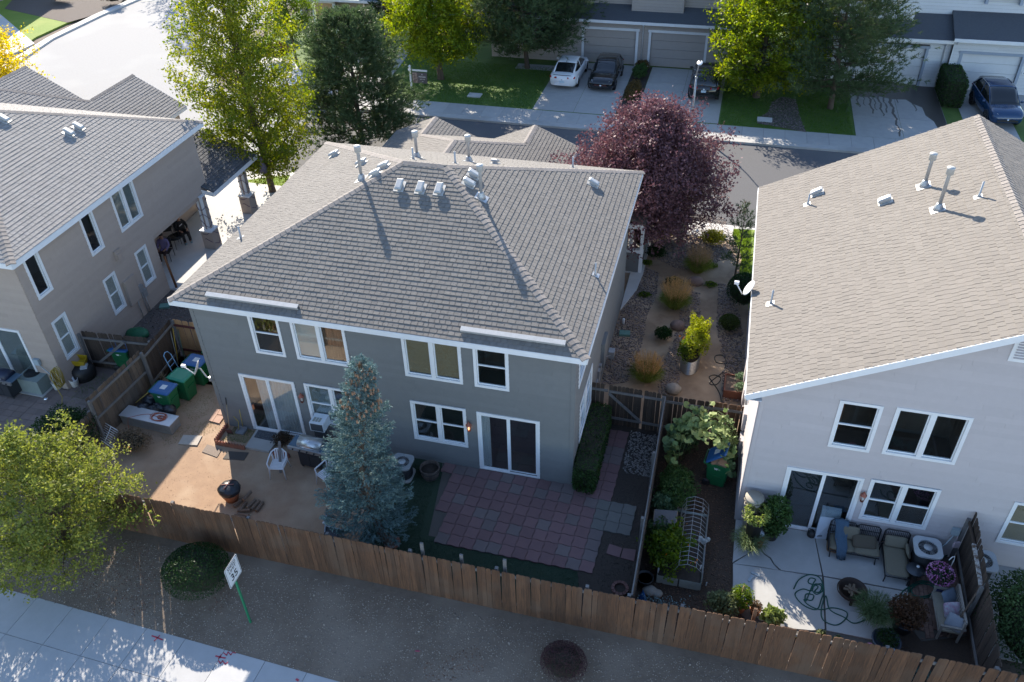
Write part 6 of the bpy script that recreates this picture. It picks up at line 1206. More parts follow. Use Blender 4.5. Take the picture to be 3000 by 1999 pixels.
# ================================================================ wheelie bins
BING = mat('green bin plastic', (.012, .13, .048), (.010, .11, .042), .4, 3, coat=.1); LIDB = mat('blue lid plastic', (.02, .10, .26), (.016, .085, .23), .4, 3); LIDG = mat('green lid plastic', (.02, .22, .12), (.017, .19, .105), .35, 3); STK = mat('paper label', (.62, .63, .63), (.5, .52, .52), .6, 20)
def bin_(label, loc, rz, lid, sticker=True, openlid=None):
    t = thing('wheelie_bin', label, 'trash bin', (0, 0, 0), 'wheeled trash bins'); b = MB(); w0, d0, w1, d1, h = .25, .27, .30, .37, 1.0   # faces +x
    def ring(w, d, z, r=.05): return [Vector((x, y, z)) for x, y in rrect(2*d, 2*w, r, 3)]
    b.loft([ring(w0, d0, .04), ring(w0+.03, d0+.06, .6), ring(w1-.015, d1-.03, h-.14), ring(w1+.012, d1, h-.12), ring(w1+.012, d1, h-.02)]+([[Vector((p.x*.93, p.y*.93, h-.02)) for p in ring(w1, d1, h)], [Vector((p.x*.85, p.y*.85, .3)) for p in ring(w1, d1, h)]] if openlid else []), smooth=False, cap=True); part('bin_body', b, BING, t, fix=False)
    b = MB(); b.box((d1-.12, -.17, .60), (d1-.0, .17, .66)); b.box((-.1, -w1+.0, .45), (.15, -w1+.03, .5)); part('moulded_ribs', b, BING, t)
    M = Matrix.Identity(4) if not openlid else Matrix.Translation((-d1, 0, h)) @ Matrix.Rotation(-openlid, 4, 'Y') @ Matrix.Translation((d1, 0, -h))
    b = MB(); b.loft([ring(w1+.035, d1+.03, h-.015, .07), ring(w1+.035, d1+.03, h+.01, .07), ring(w1+.01, d1, h+.035, .07), ring(w1-.05, d1-.06, h+.055, .06), ring(w1-.1, d1-.1, h+.05, .04)], smooth=False); b.xf(M); L = part('lid', b, lid, t)
    b = MB(); b.tube([(-d1-.07, -w1, h-.02), (-d1-.07, w1, h-.02)], .018, 6); b.box((-d1-.07, -w1-.01, h-.06), (-d1+.02, -w1+.03, h)); b.box((-d1-.07, w1-.03, h-.06), (-d1+.02, w1+.01, h)); part('handle', b, BING, t)
    for s_ in (-1, 1): b = MB(); b.lathe((-d0-.02, s_*(w0+.04), .13), [(.06, -.03), (.13, -.03), (.13, .03), (.06, .03)], 16, Matrix.Rotation(math.pi/2, 4, 'X')); part('wheel', b, BLACKP, t)
    if sticker: b = MB(); b.box((-.10, -.11, h+.0502), (.12, .11, h+.054)); b.xf(M @ Matrix.Translation((.02, 0, .001))); part('sticker', b, STK, L)
    textm('W', .11, WHT, t, Matrix.Translation((-.04, -w1+.012-.004, .80)) @ Matrix.Rotation(math.pi/2+.05, 4, 'X'), 'logo', bold=.006); textm('M', .09, mat('green logo', (.25, .5, .3), None, .5), t, Matrix.Translation((.06, -w1+.008, .80)) @ Matrix.Rotation(math.pi/2+.05, 4, 'X'), 'logo', bold=.002)
    t.location = loc; t.rotation_euler = (0, 0, rz); ROOT[t.name] = Vector(loc); return t
bin_('green bin with blue lid nearest the metal box', (-2.42, .27, .0), -.04, LIDB); bin_('green bin with all green lid, second in the row from the metal box', (-2.20, 1.05, .0), -.12, LIDG, False)
bin_('green bin with blue lid behind the all green one by the satellite dish', (-2.12, 1.93, .0), -.05, LIDB); bin_('all green bin half hidden behind the duplex corner at the new fence', (-1.75, 2.72, .0), 0, LIDG, False)
bin_('blue lidded green bin half hidden behind the fence in the tan house yard', tuple(G(378, 1075, 0)), .1, LIDB)
bin_('green bin with blue lid propped open over cardboard beneath the squash arch', (16.95, 1.25, 0), -.15, LIDB, True, .75)
b = MB(); b.cbox((16.9, 1.2, .93), (.5, .3, .22), .3, .3); b.cbox((17.05, 1.05, 1.0), (.28, .2, .12), -.4, .2); solo('cardboard', b, mat('cardboard', (.33, .22, .14), (.27, .18, .115), .9, 6), 'brown cardboard sticking out of the open green bin', 'cardboard')
# ================================================================ left yard things
t = thing('metal_box', 'long silver metal storage box lying in the sandy yard', 'storage box', (-2.6, -.65, 0)); b = MB(); b.cbox((-2.6, -.63, .21), (2.05, .52, .40), -.05); part('box_body', b, mat('dull silver', (.36, .36, .36), (.25, .25, .25), .5, 3, metal=.4), t); b = MB(); b.cbox((-2.6, -.63, .425), (2.1, .56, .03), -.05); part('lid', b, mat('brushed silver', (.58, .59, .60), (.5, .51, .53), .4, 2, metal=.5), t)
rr = random.Random(3); pts = []; cx, cy = -2.15, -.62
for i in range(150): a = i*.42; r = .13+.09*math.sin(i*.21)+rr.uniform(-.015, .015); pts.append((cx+r*1.5*math.cos(a)+.05*math.sin(i*.07), cy+r*math.sin(a), .445+.03*(i/150)+.008*math.sin(i)))
pts += [(cx-.5, cy+.05, .45), (cx-.75, cy-.05, .45), (cx-1.1, cy-.28, .44), (cx-1.14, cy-.34, .2), (cx-1.0, cy-.55, .02)]
hose('extension_cord', 'orange extension cord heaped on the silver metal box', pts, mat('orange cord', (.42, .10, .05), None, .5), .008)
b = MB(); rr = random.Random(8)
for i in range(5): b.ball((-3.1+.28*(i % 4)+rr.uniform(-.1, .1), -.12+.2*(i//2)-.1, .24), (.27, .22, .26), 12, 8, i, .12)
solo('trash_bags', b, mat('black bag plastic', (.03, .035, .045), (.015, .017, .02), .3, 9, .6, 14), 'slumped black trash bags between the metal box and the first green bin', 'trash bags')
b = MB(); b.tube([(-3.4, -.2, .5), (-2.75, .25, 1.0)], .014, 6); solo('yellow_stick', b, mat('yellow stick', (.45, .34, .08), None, .6), 'yellow stick lying across the black trash bags', 'stick')
t = thing('hand_truck', 'pale blue tubular hand truck leaning at the worn fence behind the bins', 'hand truck', (-2.9, 1.9, 0)); LB = mat('pale blue steel', (.22, .40, .58), None, .4, 4); b = MB(); hx, hy = -3.05, 1.75
for s_ in (-.17, .17): b.tube([(hx+.15, hy+s_, .08), (hx-.08, hy+s_, 1.15)], .017, 7)
b.tube([(hx-.08, hy-.17, 1.15), (hx-.14, hy-.12, 1.28), (hx-.16, hy, 1.32), (hx-.14, hy+.12, 1.28), (hx-.08, hy+.17, 1.15)], .017, 7)
for z in (.3, .55, .8, 1.0): b.tube([(hx+.1-.21*(z-.3)+.02, hy-.17, z), (hx+.1-.21*(z-.3)+.02, hy+.17, z)], .012, 6)
part('frame', b, LB, t); b = MB(); b.cbox((hx+.28, hy, .04), (.25, .38, .012)); part('toe_plate', b, LB, t)
for s_ in (-.23, .23): b = MB(); b.lathe((hx+.1, hy+s_, .12), [(.03, -.025), (.12, -.025), (.12, .025), (.03, .025)], 14, Matrix.Rotation(math.pi/2, 4, 'X')); part('wheel', b, BLACKP, t)
for (c0, c1, cc, lb) in (((506, 962), (550, 1036), (.50, .33, .04), 'orange yellow pole leaning in the fence corner by the hand truck'), ((495, 955), (545, 1040), (.35, .34, .32), 'pale grey pole leaning left of the orange yellow pole'), ((521, 965), (566, 1045), (.08, .12, .07), 'dark green rake handle leaning right of the orange yellow pole')):
    a = YP(*c0, 3.02); e = G(*c1, .05); b = MB(); b.tube([a, (e.x, min(e.y, 2.6), .03)], .018, 6); solo('tool_handle', b, mat('pole %s' % str(cc[0]), cc, None, .5), lb, 'garden tool')
t = thing('dead_sapling', 'bare dead sapling between the worn fence and the green lidded bin', 'plant', (-2.9, .95, 0)); rr = random.Random(5); b = MB(); b.tube([(-2.95, 1.05, 0), (-3.05, 1.05, .7)], .012, 5)
for i in range(46): a = rr.uniform(0, 6.28); e = rr.uniform(.2, 1.4); r = rr.uniform(.12, .27); b.tube([(-3.05, 1.05, .7), (-3.05+r*math.cos(a)*math.cos(e), 1.05+r*math.sin(a)*math.cos(e), .72+r*math.sin(e))], .004, 3)
part('twigs', b, mat('dry twig', (.30, .22, .13), None, .9), t)
t = thing('wire_rack', 'white wire shelf rack leaning on edge at the yard corner', 'rack', tG(310, 1290)); P00, P10, P11, P01 = G(283, 1281, .12), G(330, 1313, .08), G(345, 1262, .5), G(306, 1239, .52); b = MB()
for i in range(9): q = i/8; b.tube([P00.lerp(P01, q), P10.lerp(P11, q)], .009 if i % 8 else .016, 5)
for q in (0, .5, 1): b.tube([P00.lerp(P10, q), P01.lerp(P11, q)], .014, 5)
part('wires', b, WHITE, t)
b = MB()
for p in ((P10, -.1), (P11, -.1)): b.tube([p[0], (p[0].x+.05, p[0].y-.05, 0)], .012, 5)
part('feet', b, WHITE, t)
def flat(name, label, pts, z0, z1, m, cat): return solo(name, MB().prism([tuple(G(*p)[:2]) for p in pts], z0, z1), m, label, cat)
flat('access_cover', 'pale concrete access cover set in the sunlit sandy yard', ((523, 1303), (538, 1277), (593, 1279), (578, 1307)), .002, .04, mat('pale concrete cover', (.42, .38, .33), (.36, .32, .28), .9, 6), 'cover')
flat('metal_grate', 'rusty flat grate mat lying in the sun left of the brick edging', ((592, 1325), (608, 1303), (650, 1318), (636, 1341)), .002, .022, mat('rusty grate', (.25, .19, .15), (.14, .11, .09), .8, 40, .6, 60), 'mat')
flat('rubber_mat', 'dark rubber mat half in sun below the scalloped brick edging', ((653, 1345), (669, 1323), (729, 1327), (715, 1350)), .002, .018, mat('rubber mat', (.09, .075, .065), (.05, .045, .04), .8, 50, .7, 90), 'mat')
flat('step_slab', 'concrete step slab at the left sliding door', ((720, 1315), (754, 1263), (828, 1276), (789, 1329)), .002, .09, CONC, 'step')
flat('door_mat', 'black patterned door mat on the concrete step slab', ((746, 1287), (759, 1266), (812, 1275), (801, 1299)), .092, .105, mat('black mat', (.035, .04, .05), (.11, .12, .13), .8, 35, .5, 60, contrast=.06), 'mat')
for k, pts in enumerate((((613, 1235), (635, 1201), (645, 1203), (623, 1238)), ((624, 1238), (636, 1219), (658, 1222), (643, 1243)), ((646, 1203), (656, 1204), (660, 1219), (637, 1217)))):
    flat('stepping_paver', ('pinkish paver strip lying in the sun patch at the duplex corner', 'pinkish square paver nearest the leaning shovel', 'pinkish paver against the duplex corner wall')[k], pts, .002, .045, mat('pink paver', (.42, .27, .20), (.36, .23, .175), .9, 6, .3, 60), 'paver')
# scalloped brick edging
EB = mat('edging brick', (.30, .13, .085), (.22, .095, .065), .9, 7, .3, 50, obr=.15); t = thing('brick_edging', 'scalloped brick edging around the weedy bed by the left sliding door', 'garden edging', tG(632, 1299))
def edging(pa, pb, n):
    a, c = Vector(tG(*pa)), Vector(tG(*pb)); d = (c-a)/n; s_ = Vector((-d.y, d.x, 0)).normalized()
    for i in range(n):
        p = a+d*(i+.5); w = d.length*.46; u = d.normalized(); vs = []
        for off in (-.035, .035):
            for (q, z) in ((-w, 0), (w, 0), (w, .13), (w*.6, .18), (0, .20), (-w*.6, .18), (-w, .13)): vs.append(p+u*q+s_*off+Vector((0, 0, z)))
        part('brick', MB().add(vs, [tuple(range(7))[::-1], tuple(range(7, 14))]+[(q, (q+1) % 7, 7+(q+1) % 7, 7+q) for q in range(7)]), EB, t)
edging((632, 1299), (668, 1250), 9); edging((633, 1302), (719, 1318), 10); edging((796, 1330), (850, 1341), 6)
# shovel, dustpan
t = thing('shovel', 'long handled shovel leaning on the wall at the duplex corner', 'shovel', tG(672, 1270)); a = YP(661, 1166, -.05); b = MB(); e = G(673, 1262, .15); b.tube([a, a.lerp(e, .2)], .017, 6); part('grip', b, BLACKP, t); b = MB(); b.tube([a.lerp(e, .2), e], .015, 6); part('handle', b, mat('pale handle', (.42, .32, .2), None, .7), t); b = MB(); b.cbox((e.x+.0, e.y-.03, .12), (.22, .02, .28), 0, .2); part('blade', b, mat('rusty blade', (.10, .05, .05), None, .6), t)
t = thing('dustpan', 'grey dustpan with upright yellow handle by the left sliding door', 'dustpan', tG(708, 1268)); b = MB(); c = Vector(tG(708, 1266)); b.cbox((c.x, c.y, .03), (.30, .28, .02)); b.cbox((c.x, c.y+.14, .08), (.30, .02, .12)); b.cbox((c.x-.15, c.y, .06), (.015, .28, .08)); b.cbox((c.x+.15, c.y, .06), (.015, .28, .08)); part('pan', b, mat('grey plastic', (.25, .26, .28), None, .6), t); b = MB(); b.tube([(c.x, c.y+.14, .1), YP(701, 1201, -.1)], .012, 6); part('handle', b, mat('yellow handle', (.48, .36, .05), None, .5), t)
b = MB(); b.tube([YP(684, 1220, -.05), YP(698, 1235, -.08), (G(710, 1250)[0], -.2, .05)], .012, 6); solo('yellow_rod', b, mat('yellow handle', (.48, .36, .05)), 'slanted yellow rod leaning on the wall left of the dustpan', 'stick')
# barbecue grill
def grill(name, label, loc, rz, w=1.35, lidm=None, open_side=True):
    t = thing(name, label, 'grill', (0, 0, 0)); lw = w*.56; b = MB(); b.box((-lw/2, -.27, .12), (lw/2, .27, .82)); part('cabinet', b, mat('charcoal steel', (.03, .033, .04), None, .4), t)
    for s_ in (-1, 1): b = MB(); b.box((s_*lw/4-lw/4+.01, -.285, .16), (s_*lw/4+lw/4-.01, -.27, .72)); b.box((s_*lw/4-.12, -.30, .66), (s_*lw/4+.12, -.286, .68)); part('door', b, mat('charcoal steel', (.03, .033, .04)), t)
    b = MB(); b.box((-w/2, -.33, .80), (w/2, -.27, .93)); part('control_panel', b, STEEL, t)
    for i in range(5): b = MB(); b.lathe((-w*.36+i*w*.18, -.345, .865), [(.0, -.02), (.03, -.02), (.026, .02), (0, .02)], 12, Matrix.Rotation(math.pi/2, 4, 'X')); part('knob', b, BLACKP, t)
    for s_ in (-1, 1): b = MB(); b.box((min(s_*lw/2, s_*w/2), -.27, .88), (max(s_*lw/2, s_*w/2), .25, .91)); part('side_shelf', b, mat('blue grey shelf', (.10, .16, .22), None, .4), t)
    b = MB(); rings = []
    for x in (-lw/2, lw/2): rings.append([Vector((x, -.26, .88))]+[Vector((x, -.26*math.cos(a), .93+.25*math.sin(a))) for a in [math.pi*k/10 for k in range(11)]]+[Vector((x, .26, .88))])
    b.loft(rings, closed=True); L = part('lid', b, lidm or STEEL, t, fix=True); b = MB(); b.tube([(-lw*.35, -.24, 1.0), (-lw*.35, -.31, 1.02), (lw*.35, -.31, 1.02), (lw*.35, -.24, 1.0)], .012, 6); part('lid_handle', b, CHR, L); b = MB(); b.lathe((0, -.12, 1.16), [(.035, 0), (.035, .012)], 12, Matrix.Rotation(.5, 4, 'X')); part('thermometer', b, WHITE, L)
    for sx in (-1, 1):
        for sy in (-1, 1): b = MB(); b.lathe((sx*(lw/2-.05), sy*.22, .06), [(.05, -.02), (.05, .02)], 10, Matrix.Rotation(math.pi/2, 4, 'X')); part('caster', b, BLACKP, t)
    t.location = loc; t.rotation_euler = (0, 0, rz); ROOT[t.name] = Vector(loc); return t
grill('barbecue_grill', 'stainless barbecue grill with side shelf between the white chairs and the blue spruce', (3.95, -1.05, 0), math.radians(-4), 1.45)
grill('barbecue_grill', 'dark covered grill against the tan house wall at the left edge', (-8.75, -.35, 0), math.radians(-4), 1.3, mat('navy lid', (.012, .02, .05), None, .35))
b = MB(); board(b, (3.0, -1.75, .05), (2.98, -1.35, 1.12), .09, .02, (0, 1, 0)); 
solo('leaning_plank', b, RAILG, 'grey plank leaning on the stainless grill', 'plank')
# white plastic chairs
def pchair(label, loc, rz):
    t = thing('plastic_chair', label, 'chair', (0, 0, 0), 'white plastic garden chairs'); m = mat('white plastic', (.72, .73, .75), (.66, .67, .69), .45, 4)
    for i in range(7): b = MB(); y = -.2+i*.062; b.box((-.21, y, .42), (.21, y+.046, .435)); part('seat_slat', b, m, t)
    b = MB(); b.tube([(-.23, -.23, .43), (.23, -.23, .43), (.24, .22, .42), (-.24, .22, .42), (-.23, -.23, .43)], .02, 6); part('seat_rim', b, m, t)
    A = [(-.27, -.22, .65), (-.29, .05, .66), (-.25, .24, .74), (-.12, .30, .83), (0, .31, .85), (.12, .30, .83), (.25, .24, .74), (.29, .05, .66), (.27, -.22, .65)]; b = MB(); b.tube(A, [.022, .025, .025, .022, .022, .022, .025, .025, .022], 8); part('arm_rail', b, m, t)
    for i in range(5): x = -.14+i*.07; b = MB(); vs = [(x-.022, .215, .43), (x+.022, .215, .43), (x+.024, .30-.02*abs(i-2)*.4, .82), (x-.024, .30-.02*abs(i-2)*.4, .82)]; b.slab(vs, (0, .012, 0)); part('back_slat', b, m, t)
    for sx in (-1, 1):
        b = MB(); b.tube([(sx*.27, -.22, .65), (sx*.235, -.22, .42), (sx*.27, -.28, 0)], [.02, .026, .016], 7); part('leg', b, m, t); b = MB(); b.tube([(sx*.25, .24, .74), (sx*.235, .22, .42), (sx*.27, .30, 0)], [.02, .026, .016], 7); part('leg', b, m, t)
    t.location = loc; t.rotation_euler = (0, 0, rz); ROOT[t.name] = Vector(loc); return t
pchair('white plastic armchair standing clear in front of the stainless grill', (2.98, -1.72, 0), math.radians(10)); pchair('white plastic armchair half hidden behind the blue spruce', (4.72, -1.75, 0), math.radians(-25))
# window air conditioner and things below it
t = thing('window_air_conditioner', 'white window air conditioner jutting out beside the blue spruce', 'air conditioner', (X6+.36, -.3, 1.1)); cx = X6+.44; b = MB(); b.cbox((cx, -.26, 1.16), (.50, .50, .36)); part('case', b, mat('ac white', (.68, .72, .75), None, .5), t); b = MB(); b.box((cx-.22, -.518, 1.01), (cx+.22, -.512, 1.31)); part('rear_coil', b, mat('coil dark', (.03, .035, .04), (.08, .085, .09), .7, 60), t)
for i in range(3): b = MB(); b.box((cx-.18+i*.10, -.42, 1.341), (cx-.10+i*.10, -.22, 1.345)); part('vent_grille', b, mat('vent grey', (.42, .43, .38), (.2, .2, .18), .7, 80), t)
t = thing('folding_chair', 'black folding chair folded under the window air conditioner', 'chair', (cx, -.4, 0)); b = MB()
for s_ in (-.24, .24): b.tube([(cx+s_, -.2, 0), (cx+s_, -.35, .92)], .014, 6); b.tube([(cx+s_*.9, -.6, 0), (cx+s_*.9, -.28, .6)], .014, 6)
b.tube([(cx-.24, -.35, .92), (cx+.24, -.35, .92)], .014, 6); part('frame', b, DARKM, t); b = MB(); b.cbox((cx, -.34, .75), (.46, .02, .3), 0, -.15); b.cbox((cx, -.42, .42), (.46, .38, .03)); part('seat', b, mat('dark grey sling', (.05, .055, .065), None, .8), t)
# fire barrel and firewood
c = Vector(tG(681, 1462)); t = thing('covered_pot', 'terracotta fire pot topped by a black plastic cover in the sandy yard', 'pot', c); b = MB(); b.lathe(c, [(.20, 0), (.29, .3), (.31, .42), (.30, .45)], 18); part('pot', b, TERRA, t); b = MB(); b.ball((c.x, c.y, .46), (.37, .36, .20), 18, 8, 4, .05); part('cover', b, mat('black bag plastic', (.02, .02, .02)), t); b = MB(); b.tube([(c.x-.2, c.y-.05, .66), (c.x+.18, c.y+.06, .67)], .018, 5); b.tube([(c.x-.03, c.y-.2, .655), (c.x+.02, c.y+.22, .68)], .018, 5); part('crossed_sticks', b, mat('red stick', (.28, .14, .12), None, .8), t)
rr = random.Random(12); LOGM = mat('split firewood', (.24, .17, .12), (.14, .10, .075), .9, 5, .6, 20, stretch=(5, 5, 1.5))
for i, (px, py, z, an, lb) in enumerate(((700, 1478, .09, 1.3, 'leftmost split log upright in the firewood heap'), (712, 1490, .08, 1.5, 'second split log from the left in the firewood heap'), (716, 1500, .07, .3, 'orange toned log crossing the front of the firewood heap'), (728, 1466, .22, 1.45, 'topmost split log on the firewood heap'), (738, 1482, .10, 1.35, 'middle grey log of the firewood heap'), (750, 1485, .09, 1.4, 'right grey log of the firewood heap'), (762, 1488, .07, 1.5, 'rightmost split log of the firewood heap'), (713, 1512, .06, .0, 'short log nearest the fence below the firewood heap'), (704, 1517, .05, -.1, 'lowest flat split log by the long fence'))):
    p = Vector(tG(px, py)); d = Vector((math.cos(an), math.sin(an), rr.uniform(-.05, .1)))*.2; b = MB(); n = d.cross(Vector((0, 0, 1))).normalized(); u = Vector((0, 0, 1)); rings = []
    for q in (-1, 1): rings.append([p+Vector((0, 0, z))+d*q+n*a*.055+u*e*.05 for a, e in ((-1, -.8), (1, -.7), (.7, .6), (0, 1), (-.8, .5))])
    b.loft(rings, smooth=False); o = solo('firewood_log', b, LOGM, lb, 'firewood', 'firewood heap by the long fence', fix=True)
# weight bench frame by the spruce
t = thing('exercise_bench', 'grey tubular exercise bench with dark mat beside the spruce trunk', 'exercise bench', tG(985, 1560)); GM = mat('blue grey steel', (.34, .42, .48), None, .4, 4); b = MB(); P = lambda px, py, z: G(px, py, z)
b.tube([P(953, 1540, .55), P(1003, 1553, .55)], .022, 6); b.tube([P(948, 1533, .5), P(956, 1505, .6), P(953, 1540, .55)], .018, 6); b.tube([P(1003, 1553, .55), P(1012, 1520, .6)], .018, 6); b.tube([P(1000, 1552, .55), P(1015, 1595, .05)], .02, 6); b.tube([P(953, 1540, .55), P(950, 1600, .05)], .02, 6); b.tube([P(1012, 1520, .6), P(1020, 1560, .05)], .02, 6); part('frame', b, GM, t)
b = MB()
for p in ((950, 1520), (949, 1534)): q = P(*p, .57); b.lathe(q, [(.035, -.02), (.035, .05)], 10)
part('rubber_caps', b, WHITE, t); b = MB(); b.slab([P(955, 1545, .42), P(1000, 1556, .42), P(985, 1605, .25), P(945, 1590, .25)], (0, 0, .05)); part('mat', b, mat('navy mat', (.012, .016, .025), None, .5), t)
# round AC, half barrel, brick rings
def cond(label, c, r, h, m): 
    t = thing('air_conditioner', label, 'air conditioner', c); c = Vector(c); b = MB(); b.lathe(c, [(r, .05), (r, h)], 28, smooth=True); part('coil', b, mat('condenser coil', (.03, .033, .037), (.06, .064, .07), .6, 3, stretch=(1, 1, 40)), t)
    for i in range(12): b = MB(); z = c.z+.08+i*(h-.12)/12; b.tube([(c.x+(r+.01)*math.cos(a), c.y+(r+.01)*math.sin(a), z) for a in [k*math.pi/12 for k in range(25)]], .008, 4); part('guard_ring', b, BLACKP, t)
    b = MB(); b.prism([(c.x+q[0], c.y+q[1]) for q in rrect(2*r+.08, 2*r+.08, r*.5, 5)], c.z, c.z+.05); part('pad', b, CONC, t)
    o_, i_ = rrect(2*r+.10, 2*r+.10, r*.55, 6), [(.82*r*math.cos(a), .82*r*math.sin(a)) for a in [2*math.pi*k/28 for k in range(28)]]; n = len(o_); i_ = [(.80*r*math.cos(2*math.pi*(k+.5)/n-.0), .80*r*math.sin(2*math.pi*(k+.5)/n)) for k in range(n)]; b = MB(); z = c.z+h
    vs = [(c.x+a, c.y+e, z) for a, e in o_]+[(c.x+a, c.y+e, z+.06) for a, e in o_]+[(c.x+a, c.y+e, z+.05) for a, e in i_]+[(c.x+a, c.y+e, z) for a, e in i_]
    b.add(vs, [(j*n+k, j*n+(k+1) % n, (j+1)*n+(k+1) % n, (j+1)*n+k) for j in range(3) for k in range(n)]); part('top_shell', b, m, t)
    b = MB(); b.lathe((c.x, c.y, z-.02), [(.78*r, 0), (.78*r, .01)], 24); part('fan_well', b, DARKM, t)
    for i in range(5): b = MB(); a = i*1.2566; u = Vector((math.cos(a), math.sin(a), 0)); v = Vector((-u.y, u.x, .25)); q = Vector((c.x, c.y, z+.0)); b.slab([q+u*.06, q+u*r*.7, q+u*r*.7+v*r*.35, q+u*.06+v*.08], (0, 0, .006)); part('fan_blade', b, mat('fan grey', (.12, .13, .14), None, .5), t)
    b = MB()
    for i in range(22): a = i*2*math.pi/22; b.tube([(c.x+.08*math.cos(a), c.y+.08*math.sin(a), z+.055), (c.x+.82*r*math.cos(a), c.y+.82*r*math.sin(a), z+.052)], .004, 3)
    part('wire_guard', b, GALV, t); b = MB(); b.lathe((c.x, c.y, z+.045), [(.12, 0), (.12, .02)], 16); part('motor_cap', b, mat('cap grey', (.45, .48, .5), None, .5), t); return t
ACW = mat('ac shell', (.55, .58, .60), None, .5, 4)
cond('round air conditioner partly hidden behind the blue spruce at the duplex wall', (7.0, -.85, 0), .30, .58, mat('dull ac shell', (.30, .32, .33), None, .5, 4)); cond('air conditioner with white rim right of the chaise lounge', (22.90, -.72, .05), .33, .70, ACW); cond('air conditioner beyond the leaning fence near the tan blind window', (24.35, -.75, 0), .33, .66, ACW)
c = Vector(tG(1262, 1396)); t = thing('half_barrel', 'weathered half barrel planter beside the red pavers at the wall', 'planter', c)
for i in range(18):
    a0, a1 = 2*math.pi*i/18, 2*math.pi*(i+1)/18-.02; b = MB(); vs = []
    for (r, z) in ((.24, 0), (.31, .22), (.33, .44), (.30, .44), (.28, .22), (.21, 0)): vs += [(c.x+r*math.cos(a0), c.y+r*math.sin(a0), z), (c.x+r*math.cos(a1), c.y+r*math.sin(a1), z)]
    b.add(vs, [(2*k, 2*k+1, (2*k+3) % 12, (2*k+2) % 12) for k in range(6)]+[(0, 2, 4, 6, 8, 10)[::-1], (1, 3, 5, 7, 9, 11)]); part('stave', b, mat('barrel oak', (.13, .10, .085), (.075, .06, .052), .9, 4, .5, 20, obr=.2), t, fix=True)
for z, r in ((.08, .268), (.34, .327)): b = MB(); b.tube([(c.x+r*math.cos(a), c.y+r*math.sin(a), z) for a in [k*math.pi/14 for k in range(29)]], .012, 5); part('hoop', b, DARKM, t)
b = MB(); b.lathe((c.x, c.y, .3), [(.29, 0), (.29, .01)], 18); part('soil', b, SOIL, t)
def ring(label, c, r, m): 
    t = thing('brick_ring', label, 'garden edging', c)
    for i in range(12): a0, a1 = 2*math.pi*i/12+.03, 2*math.pi*(i+1)/12-.03; part('brick', MB().prism([(c[0]+q*math.cos(a), c[1]+q*math.sin(a)) for q, a in ((r-.09, a0), (r, a0), (r, (a0+a1)/2), (r, a1), (r-.09, a1), (r-.09, (a0+a1)/2))], 0, .08), m, t)
ring('ring of red bricks around the spruce trunk', tG(1149, 1592), .25, EB); ring('ring of red bricks in the bare soil near the fence corner', tG(1816, 1727), .25, mat('dull red brick', (.17, .085, .075), (.13, .07, .06), .9, 7, obr=.15))
tuftfield('verge_weeds', 'sparse dry weeds dotted over the dirt strip outside the fence', [[(-3, -7.3), (25, -8.2), (25, -5.15), (-3, -5.15)]], 1500, .045, leafmat('dry weed', (.16, .12, .06), (.26, .20, .11), None, .1), 65, .007, zf=lambda x, y: dirt_z(x, y))
# ================================================================ white house yard
t = thing('black_topped_table', 'small wooden potting table with black top by the side fence', 'table', (15.75, -1.0, 0)); T0 = [G(1918, 1494, .8), G(1984, 1499, .8), G(1980, 1543, .8), G(1914, 1537, .8)]; b = MB(); b.slab(T0, (0, 0, .03)); part('tabletop', b, mat('slate top', (.07, .075, .085), None, .6), t); b = MB()
for i in range(4): b = MB(); board(b, T0[i]-Vector((0, 0, .03)), T0[(i+1) % 4]-Vector((0, 0, .03)), .035, .07); part('apron', b, mat('pale pine', (.32, .24, .16), None, .8), t)
c0 = sum(T0, Vector())/4
for p in T0: b = MB(); q = p.lerp(c0, .08); b.box((q.x-.025, q.y-.025, 0), (q.x+.025, q.y+.025, .78)); part('leg', b, mat('pale pine', (.3, .2, .1)), t)
b = MB(); b.slab([Vector((p.x, p.y-.1, .35)).lerp(Vector((c0.x, c0.y-.1, .35)), .1) for p in T0], (0, 0, .02)); part('shelf', b, mat('pale pine', (.3, .2, .1)), t)
t = thing('raised_bed', 'corrugated steel raised bed under a wire mesh tunnel', 'raised bed', (16.3, -2.0, 0)); x0_, x1_, y0_, y1_ = 15.55, 16.78, -3.12, -.55
for (p, q, nm) in (((x0_, y0_), (16.14, y0_), 1), ((16.18, y0_), (x1_, y0_), 1), ((x1_, y0_), (x1_, y1_), 1), ((x0_, y0_), (x0_, y1_), 1), ((x0_, y1_), (x1_, y1_), 1)):
    p, q = Vector((*p, 0)), Vector((*q, 0)); d = (q-p).normalized(); s_ = Vector((-d.y, d.x, 0)); b = MB(); k = 20; vs = []
    for i in range(k+1): z = .34*i/k; o = s_*.012*math.sin(2*math.pi*i/4); vs += [p+o+Vector((0, 0, z)), q+o+Vector((0, 0, z))]
    vs += [v+s_*.006 for v in vs]; m_ = 2*(k+1); b.add(vs, [(2*i, 2*i+1, 2*i+3, 2*i+2) for i in range(k)]+[(m_+2*i+2, m_+2*i+3, m_+2*i+1, m_+2*i) for i in range(k)]); part('corrugated_panel', b, mat('sage steel', (.30, .33, .29), (.24, .26, .235), .5, 5, metal=.4), t)
b = MB(); b.box((x0_+.03, y0_+.03, 0), (x1_-.03, y1_-.03, .27)); part('soil', b, SOIL, t)
t = thing('wire_tunnel', 'arched galvanised wire mesh tunnel over the raised bed', 'plant cage', (16.6, -1.9, 0)); WR = mat('mesh wire', (.42, .43, .44), None, .4, 4, metal=.5)
hoop = [(0, .30), (.02, .62), (.12, .86), (.35, .98), (.6, .92), (.78, .72), (.82, .45), (.80, .12)]
for i in range(17): y = -3.05+i*.16; b = MB(); b.tube([(15.98+a, y, z) for a, z in hoop], .007, 4); part('hoop_wire', b, WR, t)
